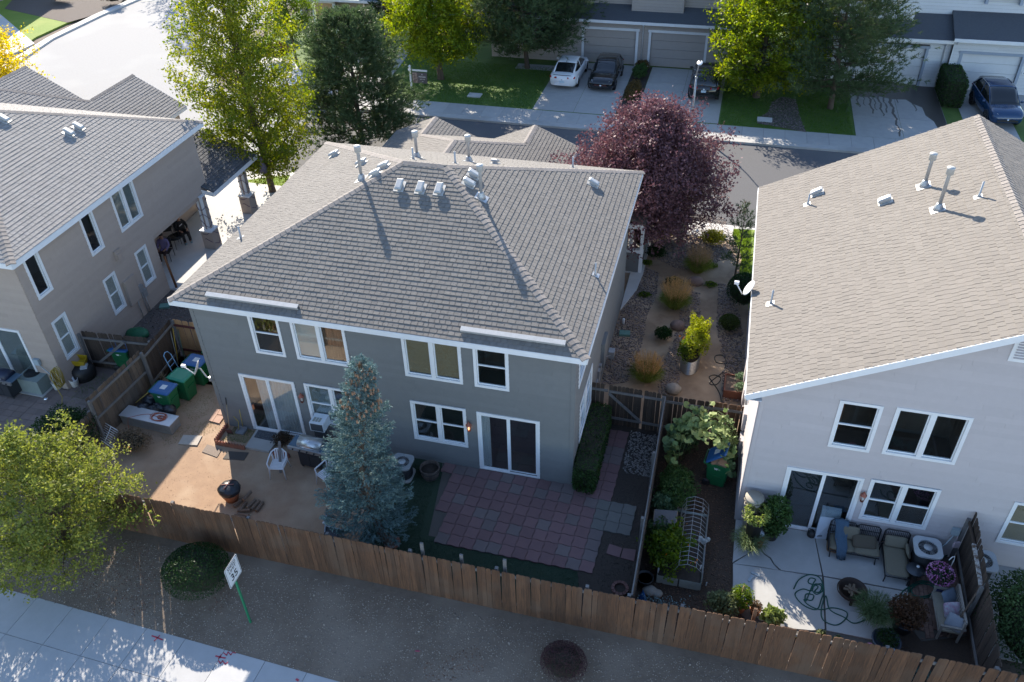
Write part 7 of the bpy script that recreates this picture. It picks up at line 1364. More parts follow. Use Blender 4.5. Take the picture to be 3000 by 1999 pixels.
for (a, z) in hoop: b = MB(); b.tube([(15.98+a, -3.05, z), (15.98+a, -.49, z)], .006, 4); part('long_wire', b, WR, t)
bush('squash_vine', 'green and orange squash vine sprawling over the mesh tunnel', (15.75, -2.35, .2), (.62, .85, .85), L_GREEN, 2600, .10, cat='vine', seed=101, noise=.6)
bush('bean_vine', 'dark green bean plant between the potting table and the side fence', (15.45, -1.6, .0), (.42, .55, .9), L_GREEN and leafmat('shade green leaves', (.03, .07, .02), (.09, .13, .05)), 1500, .09, cat='vine', seed=102)
V, Fq = leaf_quads(np.array([16.05, -2.2, .85])+RNG.normal(size=(22, 3))*[.42, .5, .2], .055); tag(npart('marigold_flowers', V, Fq, L_ORANGE), 'orange blossoms dotted over the squash vine at the mesh tunnel', 'flowers')
for i, (px, py, lb) in enumerate(((1991, 1489, 'white plant marker behind the potting table'), (2060, 1500, 'white plant marker standing beyond the mesh tunnel'), (1990, 1648, 'white plant marker in the middle of the squash vine'), (2052, 1668, 'white plant marker at the right edge of the mesh tunnel'), (1928, 1677, 'white plant tag among vine leaves near the corner pot'), (2068, 1718, 'tiny white tag on mulch right of the raised bed'))):
    p = Vector(tG(px, py)); zz = (.0, 0, .5, .5, .4, 0)[i]; p = Vector(tG(px, py, zz)); b = MB(); b.cbox((p.x, p.y, zz+.09), (.035, .012, .22), .3, .1); solo('plant_marker', b, WHITE, lb, 'plant marker', 'white plant markers')
b = MB(); p = Vector(tG(2062, 1585, .42)); rr = random.Random(2)
for i in range(8): b.ball((p.x+rr.uniform(-.12, .12), p.y+rr.uniform(-.08, .08), .42+rr.uniform(-.03, .08)), (.07, .06, .06), 8, 5)
solo('frost_cloth', b, mat('white netting', (.45, .47, .46), (.3, .32, .31), .9, 20), 'bunched white netting under the mesh tunnel', 'netting')
c = tG(1888, 1712); t = thing('plant_pot', 'black plastic pot with dry stalks in the fence corner', 'pot', c); b = MB(); b.lathe(c, [(.17, 0), (.23, .32), (.25, .34), (.22, .34), (.20, .28)], 16); part('pot', b, BLACKP, t); b = MB(); b.lathe((c[0], c[1], .27), [(.2, 0), (.2, .01)], 14); part('soil', b, mat('bark mulch', (.1, .1, .1)), t)
b = MB(); p = Vector(tG(1880, 1768)); b.add([p+Vector(q) for q in ((-.15, 0, .1), (.12, .05, .1), (.1, -.1, .12), (0, .0, .62), (-.1, -.08, .1))], [(0, 4, 3), (4, 2, 3), (2, 1, 3), (1, 0, 3), (0, 1, 2, 4)]); solo('blue_scoop', b, mat('bright blue plastic', (.01, .13, .42), None, .4), 'bright blue plastic scoop in the corner behind the long fence', 'garden tool')
V, Fq = leaf_quads(np.array(tG(1935, 1770, .35))+RNG.normal(size=(420, 3))*[.42, .12, .14], .05); tag(npart('lavender_plant', V, Fq, leafmat('pale blue green leaves', (.12, .20, .21), (.22, .32, .34), None, .2)), 'pale blue green plant along the fence foot below the raised bed', 'plant')
bush('flower_shrub', 'dark green shrub with purple flowers near the middle gate corner', (15.75, 2.35, 0), (.55, .5, 1.0), leafmat('shade green leaves', (.03, .07, .02), (.09, .13, .05)), 1700, .06, seed=103)
bush('currant_bush', 'leafy dark green bush along the side fence above the tan stones', (15.75, .15, 0), (.62, .95, 1.0), leafmat('bush green', (.028, .07, .018), (.08, .14, .04), None, .25), 4200, .07, seed=104)
bush('sage_bush', 'pale grey green leafy bush below the dark green bush', (15.42, -.55, 0), (.36, .34, .8), leafmat('grey green leaves', (.06, .12, .06), (.14, .21, .11), None, .25), 1500, .08, seed=105)
# big leaved squash arch: individual large leaves on a bent frame
t = thing('squash_arch', 'huge leaved squash plant arching from the fence over the open green bin', 'vine', (16.3, 1.9, 0)); SQ = leafmat('squash leaves', (.10, .19, .055), (.20, .29, .075), (.34, .40, .10), .35, 1.2); rr = random.Random(9); b = MB()
for k in range(5): b.tube([(15.6+.1*k, 1.2+.35*k, 0), (15.7+.15*k, 1.4+.25*k, 1.3), (16.3+.1*k, 1.6+.2*k, 1.95), (17.1, 1.5+.2*k, 1.8), (17.4, 1.4+.2*k, 1.3)], .015, 5)
part('stems', b, mat('vine stem', (.08, .12, .04), None, .8), t)
lf = MB(); ang = [-2.7, -2.2, -1.5, -.8, 0, .8, 1.5, 2.2, 2.7]; rd = [.55, .95, .85, 1.05, 1.0, 1.05, .85, .95, .55]; lf.add([(0, 0, 0)]+[(.5*r*math.cos(a)*1.0, .5*r*math.sin(a), .06*math.sin(3*a)-.05*r) for a, r in zip(ang, rd)], [(0, i, i+1) for i in range(1, 9)]); lme = bpy.data.meshes.new('leaf'); lme.from_pydata(lf.v, [], lf.f); lme.materials.append(SQ)
LM = [lme]
for q in range(3):
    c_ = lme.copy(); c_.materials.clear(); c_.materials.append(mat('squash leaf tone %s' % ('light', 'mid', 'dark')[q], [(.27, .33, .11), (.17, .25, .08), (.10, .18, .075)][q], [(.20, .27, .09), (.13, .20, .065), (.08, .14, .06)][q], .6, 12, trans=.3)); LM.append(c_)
for i in range(290):
    u = rr.random(); v = rr.gauss(0, .42); th = math.pi*(.02+u*.96); cx_, cz_ = 16.35-1.02*math.cos(th), .45+1.55*math.sin(th)**.8; 
    if u < .25: cz_ = rr.uniform(.5, 1.6)
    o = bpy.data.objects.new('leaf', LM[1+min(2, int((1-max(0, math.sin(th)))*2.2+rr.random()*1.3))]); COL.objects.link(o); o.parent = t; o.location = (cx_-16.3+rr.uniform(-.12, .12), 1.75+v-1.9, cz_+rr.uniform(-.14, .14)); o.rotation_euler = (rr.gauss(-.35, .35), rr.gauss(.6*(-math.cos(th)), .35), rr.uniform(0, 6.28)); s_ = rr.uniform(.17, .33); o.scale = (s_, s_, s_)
# corner pots
t = thing('tiered_planter', 'beige stacked pocket planter at the white house corner', 'planter', (17.95, -.6, 0)); BP_ = mat('beige planter', (.36, .32, .26), (.30, .27, .22), .8, 5); px_, py_ = 18.0, -.62
b = MB(); b.lathe((px_, py_, 0), [(.16, 0), (.20, .6), (.22, 1.3), (.28, 1.52), (.27, 1.54)], 16); part('column', b, BP_, t)
for i in range(10): a = i*.628*2; z = .35+.11*i; b = MB(); b.lathe((px_+.24*math.cos(a), py_+.24*math.sin(a), z), [(.05, 0), (.09, .14), (.075, .14), (.05, .1)], 9); part('pocket', b, BP_, t)
def pot_plant(label, c, r, h, pm, lm, n, pr, ph, leaf=.06, seed=1, hole=False, drop=0):
    t = thing('potted_plant', label, 'potted plant', c); b = MB(); b.lathe(c, [(pr*.75, 0), (pr, ph), (pr*1.06, ph+.02), (pr*.92, ph+.02), (pr*.85, ph-.05)], 16); part('pot', b, pm, t)
    global RNG
    RNG = np.random.default_rng(seed); d = rvec(n); P = d*(.45+.55*RNG.random(n))[:, None]*np.array([r, r, h/2])+np.array(c)+np.array([0, 0, ph+h/2-drop])
    if hole: P = P[(np.hypot(P[:, 0]-c[0], P[:, 1]-c[1]) > r*.5)]
    b = MB()
    for i in range(9): a = i*.7; b.tube([(c[0], c[1], c[2]+ph-.05), (c[0]+r*.6*math.cos(a), c[1]+r*.6*math.sin(a), c[2]+ph+h*.6-drop)], .008, 4)
    part('stems', b, BARK, t); V, Fq = leaf_quads(P, leaf); npart('foliage', V, Fq, lm, t); return t
pot_plant('strawberry like plant in a tall black pot lit at the white house corner', (18.1, -1.1, 0), .42, .6, BLACKP, leafmat('lit potted leaves', (.12, .18, .04), (.32, .36, .10), (.5, .45, .25), .35), 1100, .24, 1.05, .07, 110, True)
grass_clump('spider_plant', 'drooping striped grass around the tall black pot', (18.05, -1.3, .15), .55, .55, leafmat('striped grass', (.10, .15, .06), (.22, .27, .13), None, .2), 700, seed=111, cat='plant', w=.016)
pot_plant('dense dark green tomato plant beside the sliding door of the white house', (18.68, -.72, 0), .48, 1.6, BLACKP, leafmat('bush green', (.028, .07, .018), (.08, .14, .04)), 2900, .22, .35, .08, 112, drop=.15)
c = tG(2219, 1600); t = thing('orange_bucket', 'orange bucket with a white bag at the edge of the patio', 'bucket', c); b = MB(); b.lathe(c, [(.12, 0), (.15, .34), (.155, .35), (.14, .35)], 16); part('bucket', b, mat('orange plastic', (.60, .12, .02), None, .5), t); textm('the', .06, WHT, t, Matrix.Translation((c[0], c[1]-.142, .2)) @ Matrix.Rotation(math.pi/2, 4, 'X'))
b = MB(); b.ball((c[0]-.0, c[1]+.05, .48), (.13, .1, .17), 10, 7, 4, .2); solo('white_bag', b, mat('white bag', (.5, .54, .58), (.3, .34, .38), .5, 8), 'crumpled white bag stuffed in the orange bucket', 'bag')
t = thing('foam_board', 'large pale blue white foam box panel leaning at the sliding door', 'panel', (19.9, -.75, 0)); TL, TR, BR_, BL_ = G(2410, 1491, .95), G(2466, 1502, .95), G(2446, 1580, .05), G(2386, 1578, .05); b = MB(); b.slab([TL, TR, BR_, BL_], (0, .10, .05)); part('panel', b, mat('foam white', (.50, .58, .66), (.46, .54, .62), .6, 3), t)
p = Vector(tG(2375, 1572)); t = thing('watering_can', 'black watering can at the sliding door threshold', 'watering can', p); b = MB(); b.lathe(p, [(.11, 0), (.13, .12), (.10, .22), (.06, .24)], 14); part('can', b, BLACKP, t); b = MB(); b.tube([p+Vector((.1, -.03, .08)), p+Vector((.28, -.1, .22))], .013, 6); part('spout', b, BLACKP, t); b = MB(); b.tube([p+Vector((-.1, 0, .2)), p+Vector((-.12, 0, .33)), p+Vector((.0, 0, .34)), p+Vector((.03, 0, .23))], .01, 6); part('handle', b, BLACKP, t)
p = Vector(tG(2438, 1612)); t = thing('wicker_basket', 'brown wicker basket with hooped handle in front of the pale panel', 'basket', p)
for i in range(7): b = MB(); z = .03+i*.035; r_ = rrect(.30+.01*i, .24+.008*i, .06, 4); b.tube([(p.x+a, p.y+e, z) for a, e in r_+[r_[0]]], .02, 5); part('weave_row', b, ROPE, t)
b = MB(); b.prism([(p.x+a, p.y+e) for a, e in rrect(.28, .22, .05)], .005, .03); part('base', b, ROPE, t); b = MB(); b.tube([(p.x+.02, p.y-.13, .2), (p.x+.02, p.y-.1, .42), (p.x+.02, p.y+.02, .5), (p.x+.02, p.y+.1, .42), (p.x+.02, p.y+.13, .2)], .012, 6); part('handle', b, ROPE, t)
# sofa and chaise
CU = mat('khaki cushion', (.185, .17, .125), (.16, .145, .108), .95, 30, .3, 60); WK = mat('black wicker frame', (.015, .016, .018), None, .5, 6)
def cushion(mb, c, d, rz=0, rx=0, ry=0):
    M = Matrix.Translation(c) @ Euler((rx, ry, rz)).to_matrix().to_4x4(); P = []; n = 8
    rings = []
    for i in range(n+1):
        u = -1+2*i/n; th = (1-abs(u)**4)**.5; ring_ = []
        for k in range(16):
            a = 2*math.pi*k/16; ca, sa = math.cos(a), math.sin(a); ring_.append(M @ Vector((u*d[0]/2, (abs(ca)**.55*math.copysign(1, ca))*d[1]/2*(.86+.14*th), (abs(sa)**.8*math.copysign(1, sa))*d[2]/2*max(.25, th))))
        rings.append(ring_)
    mb.loft(rings); return mb
def backrest(t, x0, x1, y, z0, z1):
    b = MB(); b.tube([(x0, y, z0), (x0+.01, y+.04, z1-.06), (x0+.07, y+.06, z1), (x1-.07, y+.06, z1), (x1-.01, y+.04, z1-.06), (x1, y, z0)], .022, 7); b.tube([(x0, y, z0+.06), (x1, y, z0+.06)], .018, 6); f = part('back_frame', b, WK, t)
    for i in range(int((x1-x0)/.05)): x = x0+.05+i*.05; b = MB(); b.tube([(x, y, z0+.05), (x, y+.05, z1-.01)], .009, 4); part('spindle', b, WK, f)
    b = MB(); b.tube([(x0, y+.03, (z0+z1)/2+.05), (x1, y+.03, (z0+z1)/2+.05)], .014, 5); part('mid_rail', b, WK, f)
t = thing('patio_sofa', 'black wicker two seat sofa with khaki cushions against the white house wall', 'sofa', (21, -.7, 0)); xa_, xb_ = 20.28, 21.68
backrest(t, xa_+.75, xb_, -.40, .35, .86); backrest(t, xa_, xa_+.74, -.40, .35, .86)
b = MB(); b.tube([(xa_, -.42, .3), (xb_, -.42, .3), (xb_, -1.02, .28), (xa_, -1.02, .28), (xa_, -.42, .3)], .02, 6); part('seat_frame', b, WK, t)
for (x, y) in ((xa_, -.42), (xb_, -.42), (xb_-.1, -1.03), (xa_+.05, -1.03)): b = MB(); b.tube([(x, y, .3), (x+.02, y-.04, 0)], .018, 6); part('leg', b, WK, t)
b = MB(); b.tube([(xa_, -.42, .6), (xa_-.02, -.9, .58), (xa_-.01, -1.02, .3)], .022, 6)
for i in range(8): b.tube([(xa_-.01, -.48-.065*i, .3), (xa_-.015, -.48-.065*i, .58)], .009, 4)
part('arm', b, WK, t)
for x in (20.64, 21.33): b = MB(); cushion(b, (x, -.73, .37), (.70, .62, .13)); part('seat_cushion', b, CU, t)
b = MB(); cushion(b, (20.85, -.52, .62), (.48, .42, .14), 0, math.radians(68)); solo('sofa_pillow', b, CU, 'pale khaki back cushion at the left of the patio sofa', 'cushion')
b = MB(); cushion(b, (21.25, -.68, .52), (.66, .40, .15), .08, math.radians(35)); solo('sofa_pillow', b, mat('brown cushion', (.10, .085, .062), (.085, .072, .052), .95, 25), 'dark brown cushion slumped across the patio sofa', 'cushion')
b = MB(); rings = []
for i, (y, z, x) in enumerate(((-.34, .9, 20.55), (-.44, .87, 20.56), (-.55, .66, 20.58), (-.68, .49, 20.60), (-.95, .46, 20.64), (-1.08, .36, 20.64), (-1.12, .12, 20.66))):
    w = .20-.012*i; rings.append([Vector((x+w*math.cos(a)*(1+.12*math.sin(3*a+i)), y+.02*math.sin(5*a)+.03*math.sin(a), z+.035*math.sin(a)+.01*math.cos(4*a))) for a in [2*math.pi*k/18 for k in range(18)]])
b.loft(rings); solo('blue_throw', b, mat('slate blue knit', (.075, .13, .19), (.05, .095, .145), .95, 60, .8, 50), 'slate blue throw blanket hanging over the sofa left end', 'blanket')
t = thing('chaise_lounge', 'black framed chaise lounge with long khaki cushion right of the sofa', 'chaise lounge', (22.1, -.9, 0)); backrest(t, 21.78, 22.48, -.40, .35, .86)
b = MB(); b.tube([(21.8, -.42, .3), (22.46, -.42, .3), (22.46, -1.58, .27), (21.8, -1.58, .27), (21.8, -.42, .3)], .02, 6); part('seat_frame', b, WK, t)
for (x, y) in ((21.8, -.42), (22.46, -.42), (22.44, -1.56), (21.82, -1.56)): b = MB(); b.tube([(x, y, .3), (x-.03, y-.05, 0)], .018, 6); part('leg', b, WK, t)
b = MB(); cushion(b, (22.12, -1.0, .36), (.62, 1.2, .12)); part('seat_cushion', b, CU, t); b = MB(); cushion(b, (22.12, -.50, .56), (.60, .34, .14), 0, math.radians(55)); part('back_cushion', b, CU, t); b = MB(); cushion(b, (22.44, -.72, .50), (.42, .28, .11), math.pi/2, math.radians(65)); part('side_cushion', b, CU, t)
c = Vector(tG(2668, 1700)); t = thing('side_table', 'round black wire side table beside the chaise lounge', 'table', c); b = MB(); b.lathe((c.x, c.y, .47), [(.23, 0), (.24, .01), (.24, .03)], 22); part('tabletop', b, mat('smoky top', (.05, .06, .075), None, .3), t); b = MB()
for i in range(20): a = i*2*math.pi/20; b.tube([(c.x+.22*math.cos(a), c.y+.22*math.sin(a), .47), (c.x+.11*math.cos(a+.5), c.y+.11*math.sin(a+.5), .25), (c.x+.23*math.cos(a+1), c.y+.23*math.sin(a+1), .02)], .006, 4)
part('wire_base', b, WK, t); b = MB(); b.tube([(c.x+.24*math.cos(a), c.y+.24*math.sin(a), .015) for a in [k*math.pi/14 for k in range(29)]], .012, 5); part('base_ring', b, WK, t)
b = MB(); b.lathe((c.x+.08, c.y+.1, .50), [(.04, 0), (.045, .03)], 12); solo('white_cup', b, WHITE, 'small white cup on the round side table', 'cup')
c = Vector(tG(2489, 1752)); t = thing('fire_pit', 'black round bowl fire pit with charred wood on the concrete patio', 'fire pit', c); b = MB(); IR = mat('burnt iron', (.030, .022, .018), (.05, .028, .018), .6, 6, metal=.3); b.lathe((c.x, c.y, 0), [(.22, .14), (.34, .26), (.385, .40), (.39, .42), (.37, .42), (.33, .30), (.2, .20)], 26); part('bowl', b, IR, t)
for i in range(3): a = i*2.09+.5; b = MB(); b.cbox((c.x+.28*math.cos(a), c.y+.28*math.sin(a), .12), (.05, .07, .26), a); part('leg', b, IR, t)
b = MB(); b.tube([(c.x+.40*math.cos(a), c.y+.40*math.sin(a), .36) for a in [k*math.pi/16 for k in range(33)]], .014, 6); part('rim_ring', b, IR, t)
for i in range(7): a = i*.9; q = Vector((c.x+.08*math.cos(a), c.y+.08*math.sin(a), .30+.02*i)); d = Vector((math.cos(a*1.7), math.sin(a*1.7), .1))*.17; b = MB(); board(b, q-d, q+d, .06, .03); part('charred_wood', b, mat('charred wood', (.24, .18, .12), (.06, .045, .035), .95, 8), t)
for i, (px, py, an, lb) in enumerate(((2213, 1683, -.3, 'upper pale sandal of the pair on the patio'), (2199, 1695, 1.1, 'lower pale sandal of the pair on the patio'))): p = G(px, py, .055); b = MB(); b.prism([(p.x+math.cos(an)*u-math.sin(an)*v, p.y+math.sin(an)*u+math.cos(an)*v) for u, v in ((-.13, -.03), (-.1, -.045), (0, -.035), (.09, -.055), (.13, -.03), (.13, .03), (.09, .05), (0, .035), (-.1, .04), (-.13, .02))], .052, .08); solo('sandal', b, mat('pale sandal', (.34, .40, .44), None, .7), lb, 'sandal', 'pair of sandals')
# pots at the patio edges
pot_plant('bushy green plant in a terracotta pot at the left patio corner', (*tG(2165, 1790)[:2], .05), .34, .7, TERRA, L_GREEN, 1500, .18, .26, .06, 120); pot_plant('small reddish plant in a terracotta pot beside the bushy green one', (*tG(2210, 1800)[:2], .05), .18, .3, TERRA, leafmat('reddish green leaves', (.07, .06, .03), (.2, .12, .08), None, .25), 420, .15, .18, .05, 121)
bush('olive_shrub', 'silvery olive shrub against the long fence left of the patio', tG(2112, 1800), (.48, .32, .85), L_OLIVE, 1800, .07, seed=122); bush('fig_shrub', 'broad leaved yellow green shrub at the fence below the sunlit patch', tG(2262, 1822), (.34, .24, .5), leafmat('fig leaves', (.16, .22, .06), (.30, .34, .12), None, .3), 320, .16, seed=123)
for px, py, lb, s_ in ((2402, 1868, 'small sprouting yellow green plant right of the sunlit patch by the fence', 124), (2452, 1885, 'tiny sprout at the fence below the fire pit', 125)): bush('seedling', lb, tG(px, py), (.12, .1, .3), L_OLIVE, 160, .07, cat='plant', seed=s_)
t = thing('bamboo_tripod', 'bamboo stake tripod in the potted plant at the left patio corner', 'plant support', tG(2165, 1790)); q = Vector(tG(2165, 1790))
for a in (0, 2.1, 4.2): b = MB(); b.tube([q+Vector((.2*math.cos(a), .2*math.sin(a), .3)), q+Vector((-.02, 0, 1.15))], .009, 5); part('stake', b, mat('bamboo', (.36, .24, .13), None, .7), t)
for lb, p, m_, r in (('yellow gourd lying on the mulch by the fence', (2331, 1862), (.50, .45, .10), .07), ('smaller pale gourd beside the yellow gourd', (2309, 1863), (.48, .42, .2), .05)): b = MB(); b.ball(tG(*p, r), (r, r*.8, r*.8), 12, 8); solo('gourd', b, mat(lb[:12], m_, None, .5), lb, 'gourd')
for lb, p, cc in (('pink glass garden disc on a stem behind the fence', (2548, 1898), (.50, .20, .30)), ('pale blue garden disc on a stem behind the fence', (2612, 1912), (.42, .55, .68))): q = G(*p, .25); b = MB(); b.lathe(q, [(.13, 0), (.13, .02), (.1, .03)], 18, Matrix.Rotation(.4, 4, 'X')); b.tube([q, (q.x, q.y, 0)], .008, 4); solo('garden_disc', b, mat(lb[:10], cc, None, .3), lb, 'garden ornament')
grass_clump('potted_grass', 'spiky green grass plant in a low bowl at the patio edge', (21.4, -3.0, .25), .7, .6, leafmat('fine grass', (.07, .12, .05), (.16, .22, .10), None, .25), 1200, seed=126, cat='plant')
pot_plant('bronze leaved shrub in a round grey pot at the patio edge', (22.15, -3.05, 0), .52, .85, mat('slate pot', (.06, .075, .10), None, .5), L_BRONZE, 2400, .3, .35, .07, 127); pot_plant('low green plant in a wide grey bowl nearest the long fence', (21.65, -3.75, 0), .32, .3, mat('slate pot', (.06, .07, .1)), L_DARK, 900, .36, .3, .05, 128)
for lb, c, r, s_ in (('blue green sedum patch behind the long fence below the brick paving', (22.45, -4.55, 0), .5, 130), ('blue green sedum patch at the foot of the leaning fence', (23.35, -4.5, 0), .4, 131)): bush('sedum', lb, c, (r, .3, .28), leafmat('blue sedum', (.07, .14, .13), (.15, .25, .22), None, .15), 700, .07, cat='plant', seed=s_)
# flower basket, shepherd hook, bench
t = thing('flower_basket', 'hanging basket of pink and purple petunias in front of the leaning fence', 'flower basket', (23.05, -1.75, 0)); c = Vector((23.05, -1.75, .95)); b = MB(); b.tube([(23.3, -1.55, 0), (23.3, -1.55, 1.45), (23.26, -1.6, 1.6), (23.18, -1.66, 1.62), (23.12, -1.7, 1.52)], .010, 6); part('hook', b, WHITE, t); b = MB(); b.lathe(c, [(.12, -.12), (.2, .05), (.21, .06)], 14); part('basket', b, BLACKP, t)
d = rvec(1400); P = d*np.array([.33, .33, .24])+np.array(c)+[0, 0, .03]; V, Fq = leaf_quads(P[:900], .05); npart('foliage', V, Fq, L_DARK, t); V, Fq = leaf_quads(P[900:]*1.0+d[900:]*.03, .06); npart('petals', V, Fq, L_PINK, t)
t = thing('garden_bench', 'pale wicker garden bench with pillows facing the brick paving', 'bench', (23.4, -2.4, 0)); BW = mat('weathered bench', (.36, .33, .29), (.28, .26, .23), .85, 6); x0_, x1_, y0_, y1_ = 23.0, 23.5, -3.15, -1.9
b = MB(); b.box((x0_, y0_, .34), (x1_, y1_, .39)); part('seat', b, mat('bench seat', (.30, .28, .22), (.26, .24, .19), .9, 30), t)
for y in (y0_, y1_): b = MB(); b.box((x0_-.02, y-.03, .55), (x1_+.1, y+.03, .60)); b.box((x0_, y-.025, 0), (x0_+.05, y+.025, .55)); b.box((x1_, y-.025, 0), (x1_+.05, y+.025, .85)); part('arm', b, BW, t)
b = MB(); b.box((x1_+.01, y0_, .82), (x1_+.06, y1_, .88)); part('top_rail', b, BW, t)
for i in range(12): y = y0_+.06+i*.1; b = MB(); b.box((x1_+.02, y, .40), (x1_+.04, y+.04, .82)); part('back_slat', b, BW, t)
b = MB(); b.box((x0_-.02, y0_, .30), (x0_+.02, y1_, .36)); part('front_rail', b, BW, t)
for lb, c, rz, m_ in (('blue grey pillow at the far end of the bench', (23.35, -2.12, .55), .7, mat('grey blue cloth', (.17, .21, .26), (.14, .18, .23), .95, 30)), ('white pillow with faint pink flowers in the middle of the bench', (23.36, -2.55, .55), .3, mat('floral cloth', (.48, .48, .52), (.42, .26, .34), .95, 14, contrast=.12)), ('grey pillow at the near end of the bench', (23.38, -2.95, .55), -.5, mat('light grey cloth', (.30, .33, .37), None, .95))): b = MB(); cushion(b, c, (.46, .42, .15), rz, math.radians(50), 0); solo('bench_pillow', b, m_, lb, 'pillow')
b = MB(); c = G(2745, 1755, 0); b.lathe(c, [(.12, 0), (.17, .25), (.15, .26)], 14); solo('blue_pot', b, mat('cobalt glaze', (.01, .02, .08), None, .3), 'dark blue glazed pot beside the bench', 'pot')

t = thing('metal_garden_table', 'dark metal garden furniture at the far right against the wall beyond the fence', 'table', (26.4, -.9, 0)); b = MB(); b.lathe((26.4, -.9, .68), [(.4, 0), (.4, .02)], 20); part('tabletop', b, DARKM, t); b = MB()
for a in (0, 2.1, 4.2): b.tube([(26.4, -.9, .68), (26.4+.3*math.cos(a), -.9+.3*math.sin(a), 0)], .015, 5)
part('legs', b, DARKM, t)
b = MB(); b.box((24.0, -3.4, 0), (30, -.25, .045)); struct('right_patio', b, RPC)
# gate oddments
b = MB(); p = YP(2800, 1600, -.55); b.cbox((23.6, -.62, 1.0), (.16, .05, .22), .3); b.tube([(23.58, -.6, 1.1), (23.56, -.58, 1.3)], .008, 4); solo('pink_tin', b, mat('pink tin', (.42, .34, .38), None, .6), 'pale pink tin hanging on the leaning fence by the wall', 'tin')
# ================================================================ tan house yard
t = thing('box_air_conditioner', 'boxy grey green air conditioner on a pad in the tan house yard', 'air conditioner', tG(95, 1165)); c = Vector(tG(100, 1152)); M_ = mat('grey green metal', (.22, .27, .26), (.19, .235, .228), .6, 5); b = MB(); b.cbox((c.x, c.y+.35, .36), (.95, .85, .62), -.02); part('cabinet', b, M_, t); b = MB(); b.cbox((c.x, c.y+.35, .03), (1.15, 1.05, .08), -.02); part('pad', b, CONC, t); b = MB(); b.lathe((c.x-.1, c.y+.38, .668), [(.30, 0), (.30, .012), (.27, .014)], 24); part('fan_well', b, DARKM, t)
for i in range(8): b = MB(); r = .06+i*.034; b.tube([(c.x-.1+r*math.cos(a), c.y+.38+r*math.sin(a), .69) for a in [k*math.pi/10 for k in range(21)]], .005, 4); part('guard_ring', b, DARKM, t)
p = Vector(tG(250, 1105)); t = thing('black_compost_bin', 'black covered bin under a yellow crate in the tan house yard', 'bin', p); b = MB(); b.lathe((p.x, p.y, 0), [(.42, 0), (.45, .3), (.40, .55), (.2, .62)], 20); part('body', b, BLACKP, t)
q = Vector((p.x-.05, p.y+.05, .66)); t = thing('yellow_crate', 'yellow plastic crate tipped on the black bin', 'crate', q); YM = mat('yellow crate plastic', (.50, .34, .015), (.44, .30, .012), .5, 4); Mq = Matrix.Translation(q) @ Euler((.2, .25, .35)).to_matrix().to_4x4()
for a, e in (((-.25, -.18, 0), (.25, .18, .015)), ((-.25, -.18, 0), (-.235, .18, .26)), ((.235, -.18, 0), (.25, .18, .26)), ((-.25, -.18, 0), (.25, -.165, .26)), ((-.25, .165, 0), (.25, .18, .26))): b = MB(); b.box(a, e, Mq); part('crate_side', b, YM, t)
b = MB(); b.cbox(q+Vector((.28, -.12, -.04)), (.24, .3, .06), .5); solo('white_sack', b, mat('white bag', (.5, .5, .55)), 'small white and blue sack on the black bin', 'bag')
for lb, pp in (('white bucket under the hanging yellow hose', (172, 1140)), ('white bucket right of the coiled yellow hose', (223, 1132))): c = tG(*pp); t = thing('white_bucket', lb, 'bucket', c, 'white buckets'); b = MB(); b.lathe(c, [(.13, 0), (.16, .34), (.165, .35), (.15, .35), (.13, .06)], 16); part('bucket', b, WHITE, t)
wp = Vector((-6.72, -.0, 0)); YH = mat('yellow hose', (.34, .24, .03), None, .5); pts = []
for i in range(70): a = i*.62; pts.append((-6.72+.16*math.sin(a)*(1+.1*math.sin(i)), .18+.02*math.sin(i*1.7)-.004*i, .85+.42*math.cos(a)-.0*i))
pts += [(-6.5, -.3, .25), (-6.3, -.7, .03)]+[Vector((*G(*q)[:2], .03)) for q in ((205, 1190), (182, 1165), (190, 1145), (225, 1150), (235, 1175), (215, 1205), (175, 1235))]
hose('yellow_hose', 'yellow garden hose looped at the tan house corner and trailing over pavers', pts, YH, .014)
b = MB(); c = tG(137, 1172); b.ball((c[0], c[1], .06), (.09, .09, .06), 12, 8); solo('steel_bowl', b, mat('polished steel', (.7, .72, .75), None, .2, metal=1), 'small shiny steel bowl on the tan house pavers', 'bowl')
tuftfield('patio_weeds', 'green weeds between the dusty pavers of the tan house yard', [gx((220, 1150), (300, 1090), (330, 1120), (260, 1230), (200, 1260), (180, 1240))], 1500, .06, leafmat('weed green', (.05, .1, .02), (.12, .18, .05)), 140, .012, z=.04)
b = MB(); b.ball((*tG(405, 985)[:2], .12), (.5, .35, .22), 14, 8, 3, .05); solo('green_tarp', b, mat('green tarp', (.015, .13, .06), None, .6), 'rounded green cover on the gravel behind the dark gate', 'cover')
for lb, pp, rz in (('teal utility box lid on the gravel left of the duplex corner', (484, 900), .4), ('green irrigation box lid in the river rock', (1830, 980), .1)): c = tG(*pp); b = MB(); b.cbox((c[0], c[1], .05), (.42, .30, .1), rz); solo('utility_box', b, mat('utility green', (.13, .26, .22), (.10, .21, .18), .7, 8), lb, 'utility box')
b = MB(); c = tG(1826, 950); b.lathe(c, [(.05, 0), (.05, .26), (.04, .27)], 12); solo('white_pipe', b, WHITE, 'short white standpipe in the river rock by the duplex wall', 'pipe')
for lb, pp in (('concrete meter cover in the shaded far lawn', (1391, 281)), ('concrete meter cover in the gravel island', (2240, 353))): c = tG(*pp); b = MB(); b.cbox((c[0], c[1], .03), (.85, .62, .08), .0); b.cbox((c[0], c[1], .072), (.62, .4, .012), .0); solo('meter_cover', b, CONC2, lb, 'utility cover')
